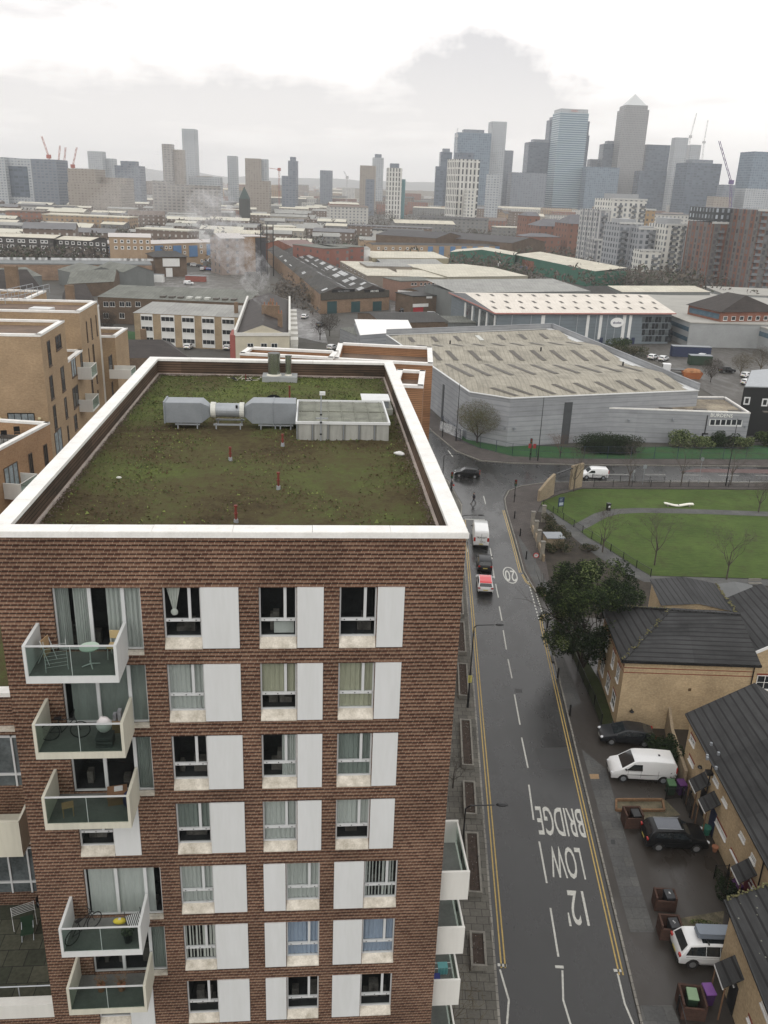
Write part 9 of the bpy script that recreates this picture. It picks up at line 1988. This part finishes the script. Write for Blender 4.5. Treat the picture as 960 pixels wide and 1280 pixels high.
sky = nt.nodes.new('ShaderNodeTexSky'); sky.sky_type = 'NISHITA'; sky.sun_disc = False; sky.sun_elevation = rad(38); sky.sun_rotation = rad(200); sky.air_density = 1.5; sky.dust_density = 3
L.new(sky.outputs[0], bg.inputs[0]); bg.inputs[1].default_value = .08
tc = nt.nodes.new('ShaderNodeTexCoord'); G = tc.outputs['Generated']
sp = nt.nodes.new('ShaderNodeSeparateXYZ'); L.new(G, sp.inputs[0])
zc = math_n(nt, 'ADD', math_n(nt, 'MAXIMUM', sp.outputs[2], 0.0), .09)
px = math_n(nt, 'DIVIDE', sp.outputs[0], zc); py = math_n(nt, 'DIVIDE', sp.outputs[1], zc)
cb = nt.nodes.new('ShaderNodeCombineXYZ'); L.new(px, cb.inputs[0]); L.new(py, cb.inputs[1])
n1 = nn(nt, 'ShaderNodeTexNoise', Scale=.55, Detail=7, Roughness=.55, Distortion=.4); L.new(cb.outputs[0], n1.inputs['Vector'])
n2 = nn(nt, 'ShaderNodeTexNoise', Scale=2.6, Detail=6, Roughness=.6); L.new(cb.outputs[0], n2.inputs['Vector'])
s = math_n(nt, 'ADD', math_n(nt, 'MULTIPLY', n1.outputs[0], .7), math_n(nt, 'MULTIPLY', n2.outputs[0], .3))
nw_ = nn(nt, 'ShaderNodeTexNoise', Scale=9, Detail=5, Roughness=.6); L.new(G, nw_.inputs['Vector'])
wv_ = nt.nodes.new('ShaderNodeVectorMath'); wv_.operation = 'MULTIPLY_ADD'; L.new(nw_.outputs['Color'], wv_.inputs[0]); wv_.inputs[1].default_value = (.22, .22, .09); wv_.inputs[2].default_value = (-.11, -.11, -.045)
wg_ = nt.nodes.new('ShaderNodeVectorMath'); wg_.operation = 'ADD'; L.new(wv_.outputs[0], wg_.inputs[0]); L.new(G, wg_.inputs[1])
def blob(u, v, rx_, amp):   # a darker or brighter bank of cloud around a direction
 d_ = ray(u, v).normalized()
 dt = nt.nodes.new('ShaderNodeVectorMath'); dt.operation = 'SUBTRACT'; L.new(wg_.outputs[0], dt.inputs[0]); dt.inputs[1].default_value = d_
 ml = nt.nodes.new('ShaderNodeVectorMath'); ml.operation = 'MULTIPLY'; L.new(dt.outputs[0], ml.inputs[0]); ml.inputs[1].default_value = (1 / rx_[0], 1 / rx_[0], 1 / rx_[1])
 ln_ = nt.nodes.new('ShaderNodeVectorMath'); ln_.operation = 'LENGTH'; L.new(ml.outputs[0], ln_.inputs[0])
 f = nn(nt, 'ShaderNodeMapRange', **{'From Min': 0.2, 'From Max': 1.3, 'To Min': amp, 'To Max': 0}); f.interpolation_type = 'SMOOTHSTEP'; L.new(ln_.outputs[1], f.inputs[0]); return f.outputs[0]
for b_ in (blob(620, 95, (.11, .045), -.55), blob(480, 120, (.30, .035), -.16), blob(60, 115, (.34, .05), -.22), blob(250, 150, (.3, .04), -.14), blob(800, 150, (.3, .04), -.08), blob(40, 5, (.12, .035), -.22), blob(300, 40, (.5, .08), .12), blob(880, 60, (.2, .1), .12)): s = math_n(nt, 'ADD', s, b_)
cr = nt.nodes.new('ShaderNodeValToRGB'); L.new(s, cr.inputs[0]); e = cr.color_ramp
e.elements[0].position = .26; e.elements[0].color = (.52, .51, .52, 1); e.elements[1].position = .66; e.elements[1].color = (1.0, .99, .975, 1)
x = e.elements.new(.38); x.color = (.70, .68, .675, 1); x = e.elements.new(.47); x.color = (.85, .835, .825, 1); x = e.elements.new(.56); x.color = (.95, .94, .925, 1)
hzf = nn(nt, 'ShaderNodeMapRange', **{'From Min': .0, 'From Max': .16, 'To Min': 1, 'To Max': 0}); hzf.interpolation_type = 'SMOOTHSTEP'; L.new(sp.outputs[2], hzf.inputs[0])
cc = mixc(nt, math_n(nt, 'MULTIPLY', hzf.outputs[0], .85), cr.outputs[0], (.76, .73, .70))
b2 = nt.nodes.new('ShaderNodeBackground'); L.new(cc, b2.inputs[0]); b2.inputs[1].default_value = 1.5
mx = nt.nodes.new('ShaderNodeMixShader'); mx.inputs[0].default_value = .93; L.new(bg.outputs[0], mx.inputs[1]); L.new(b2.outputs[0], mx.inputs[2]); L.new(mx.outputs[0], out.inputs['Surface'])
sl = bpy.data.lights.new('sun', 'SUN'); so = bpy.data.objects.new('sun', sl); COL.objects.link(so); sl.energy = .5; sl.angle = rad(25); sl.color = (1, .97, .93)
so.rotation_euler = (rad(90 - 38), 0, rad(180 - 200)); so.location = (0, 0, 300)
sc.view_settings.view_transform = 'Standard'; sc.view_settings.look = 'None'; sc.view_settings.exposure = .08; sc.view_settings.gamma = 1; sc.view_settings.use_curve_mapping = False
sc.render.engine = 'CYCLES'; sc.cycles.max_bounces = 6; sc.cycles.volume_bounces = 1; sc.cycles.transparent_max_bounces = 12
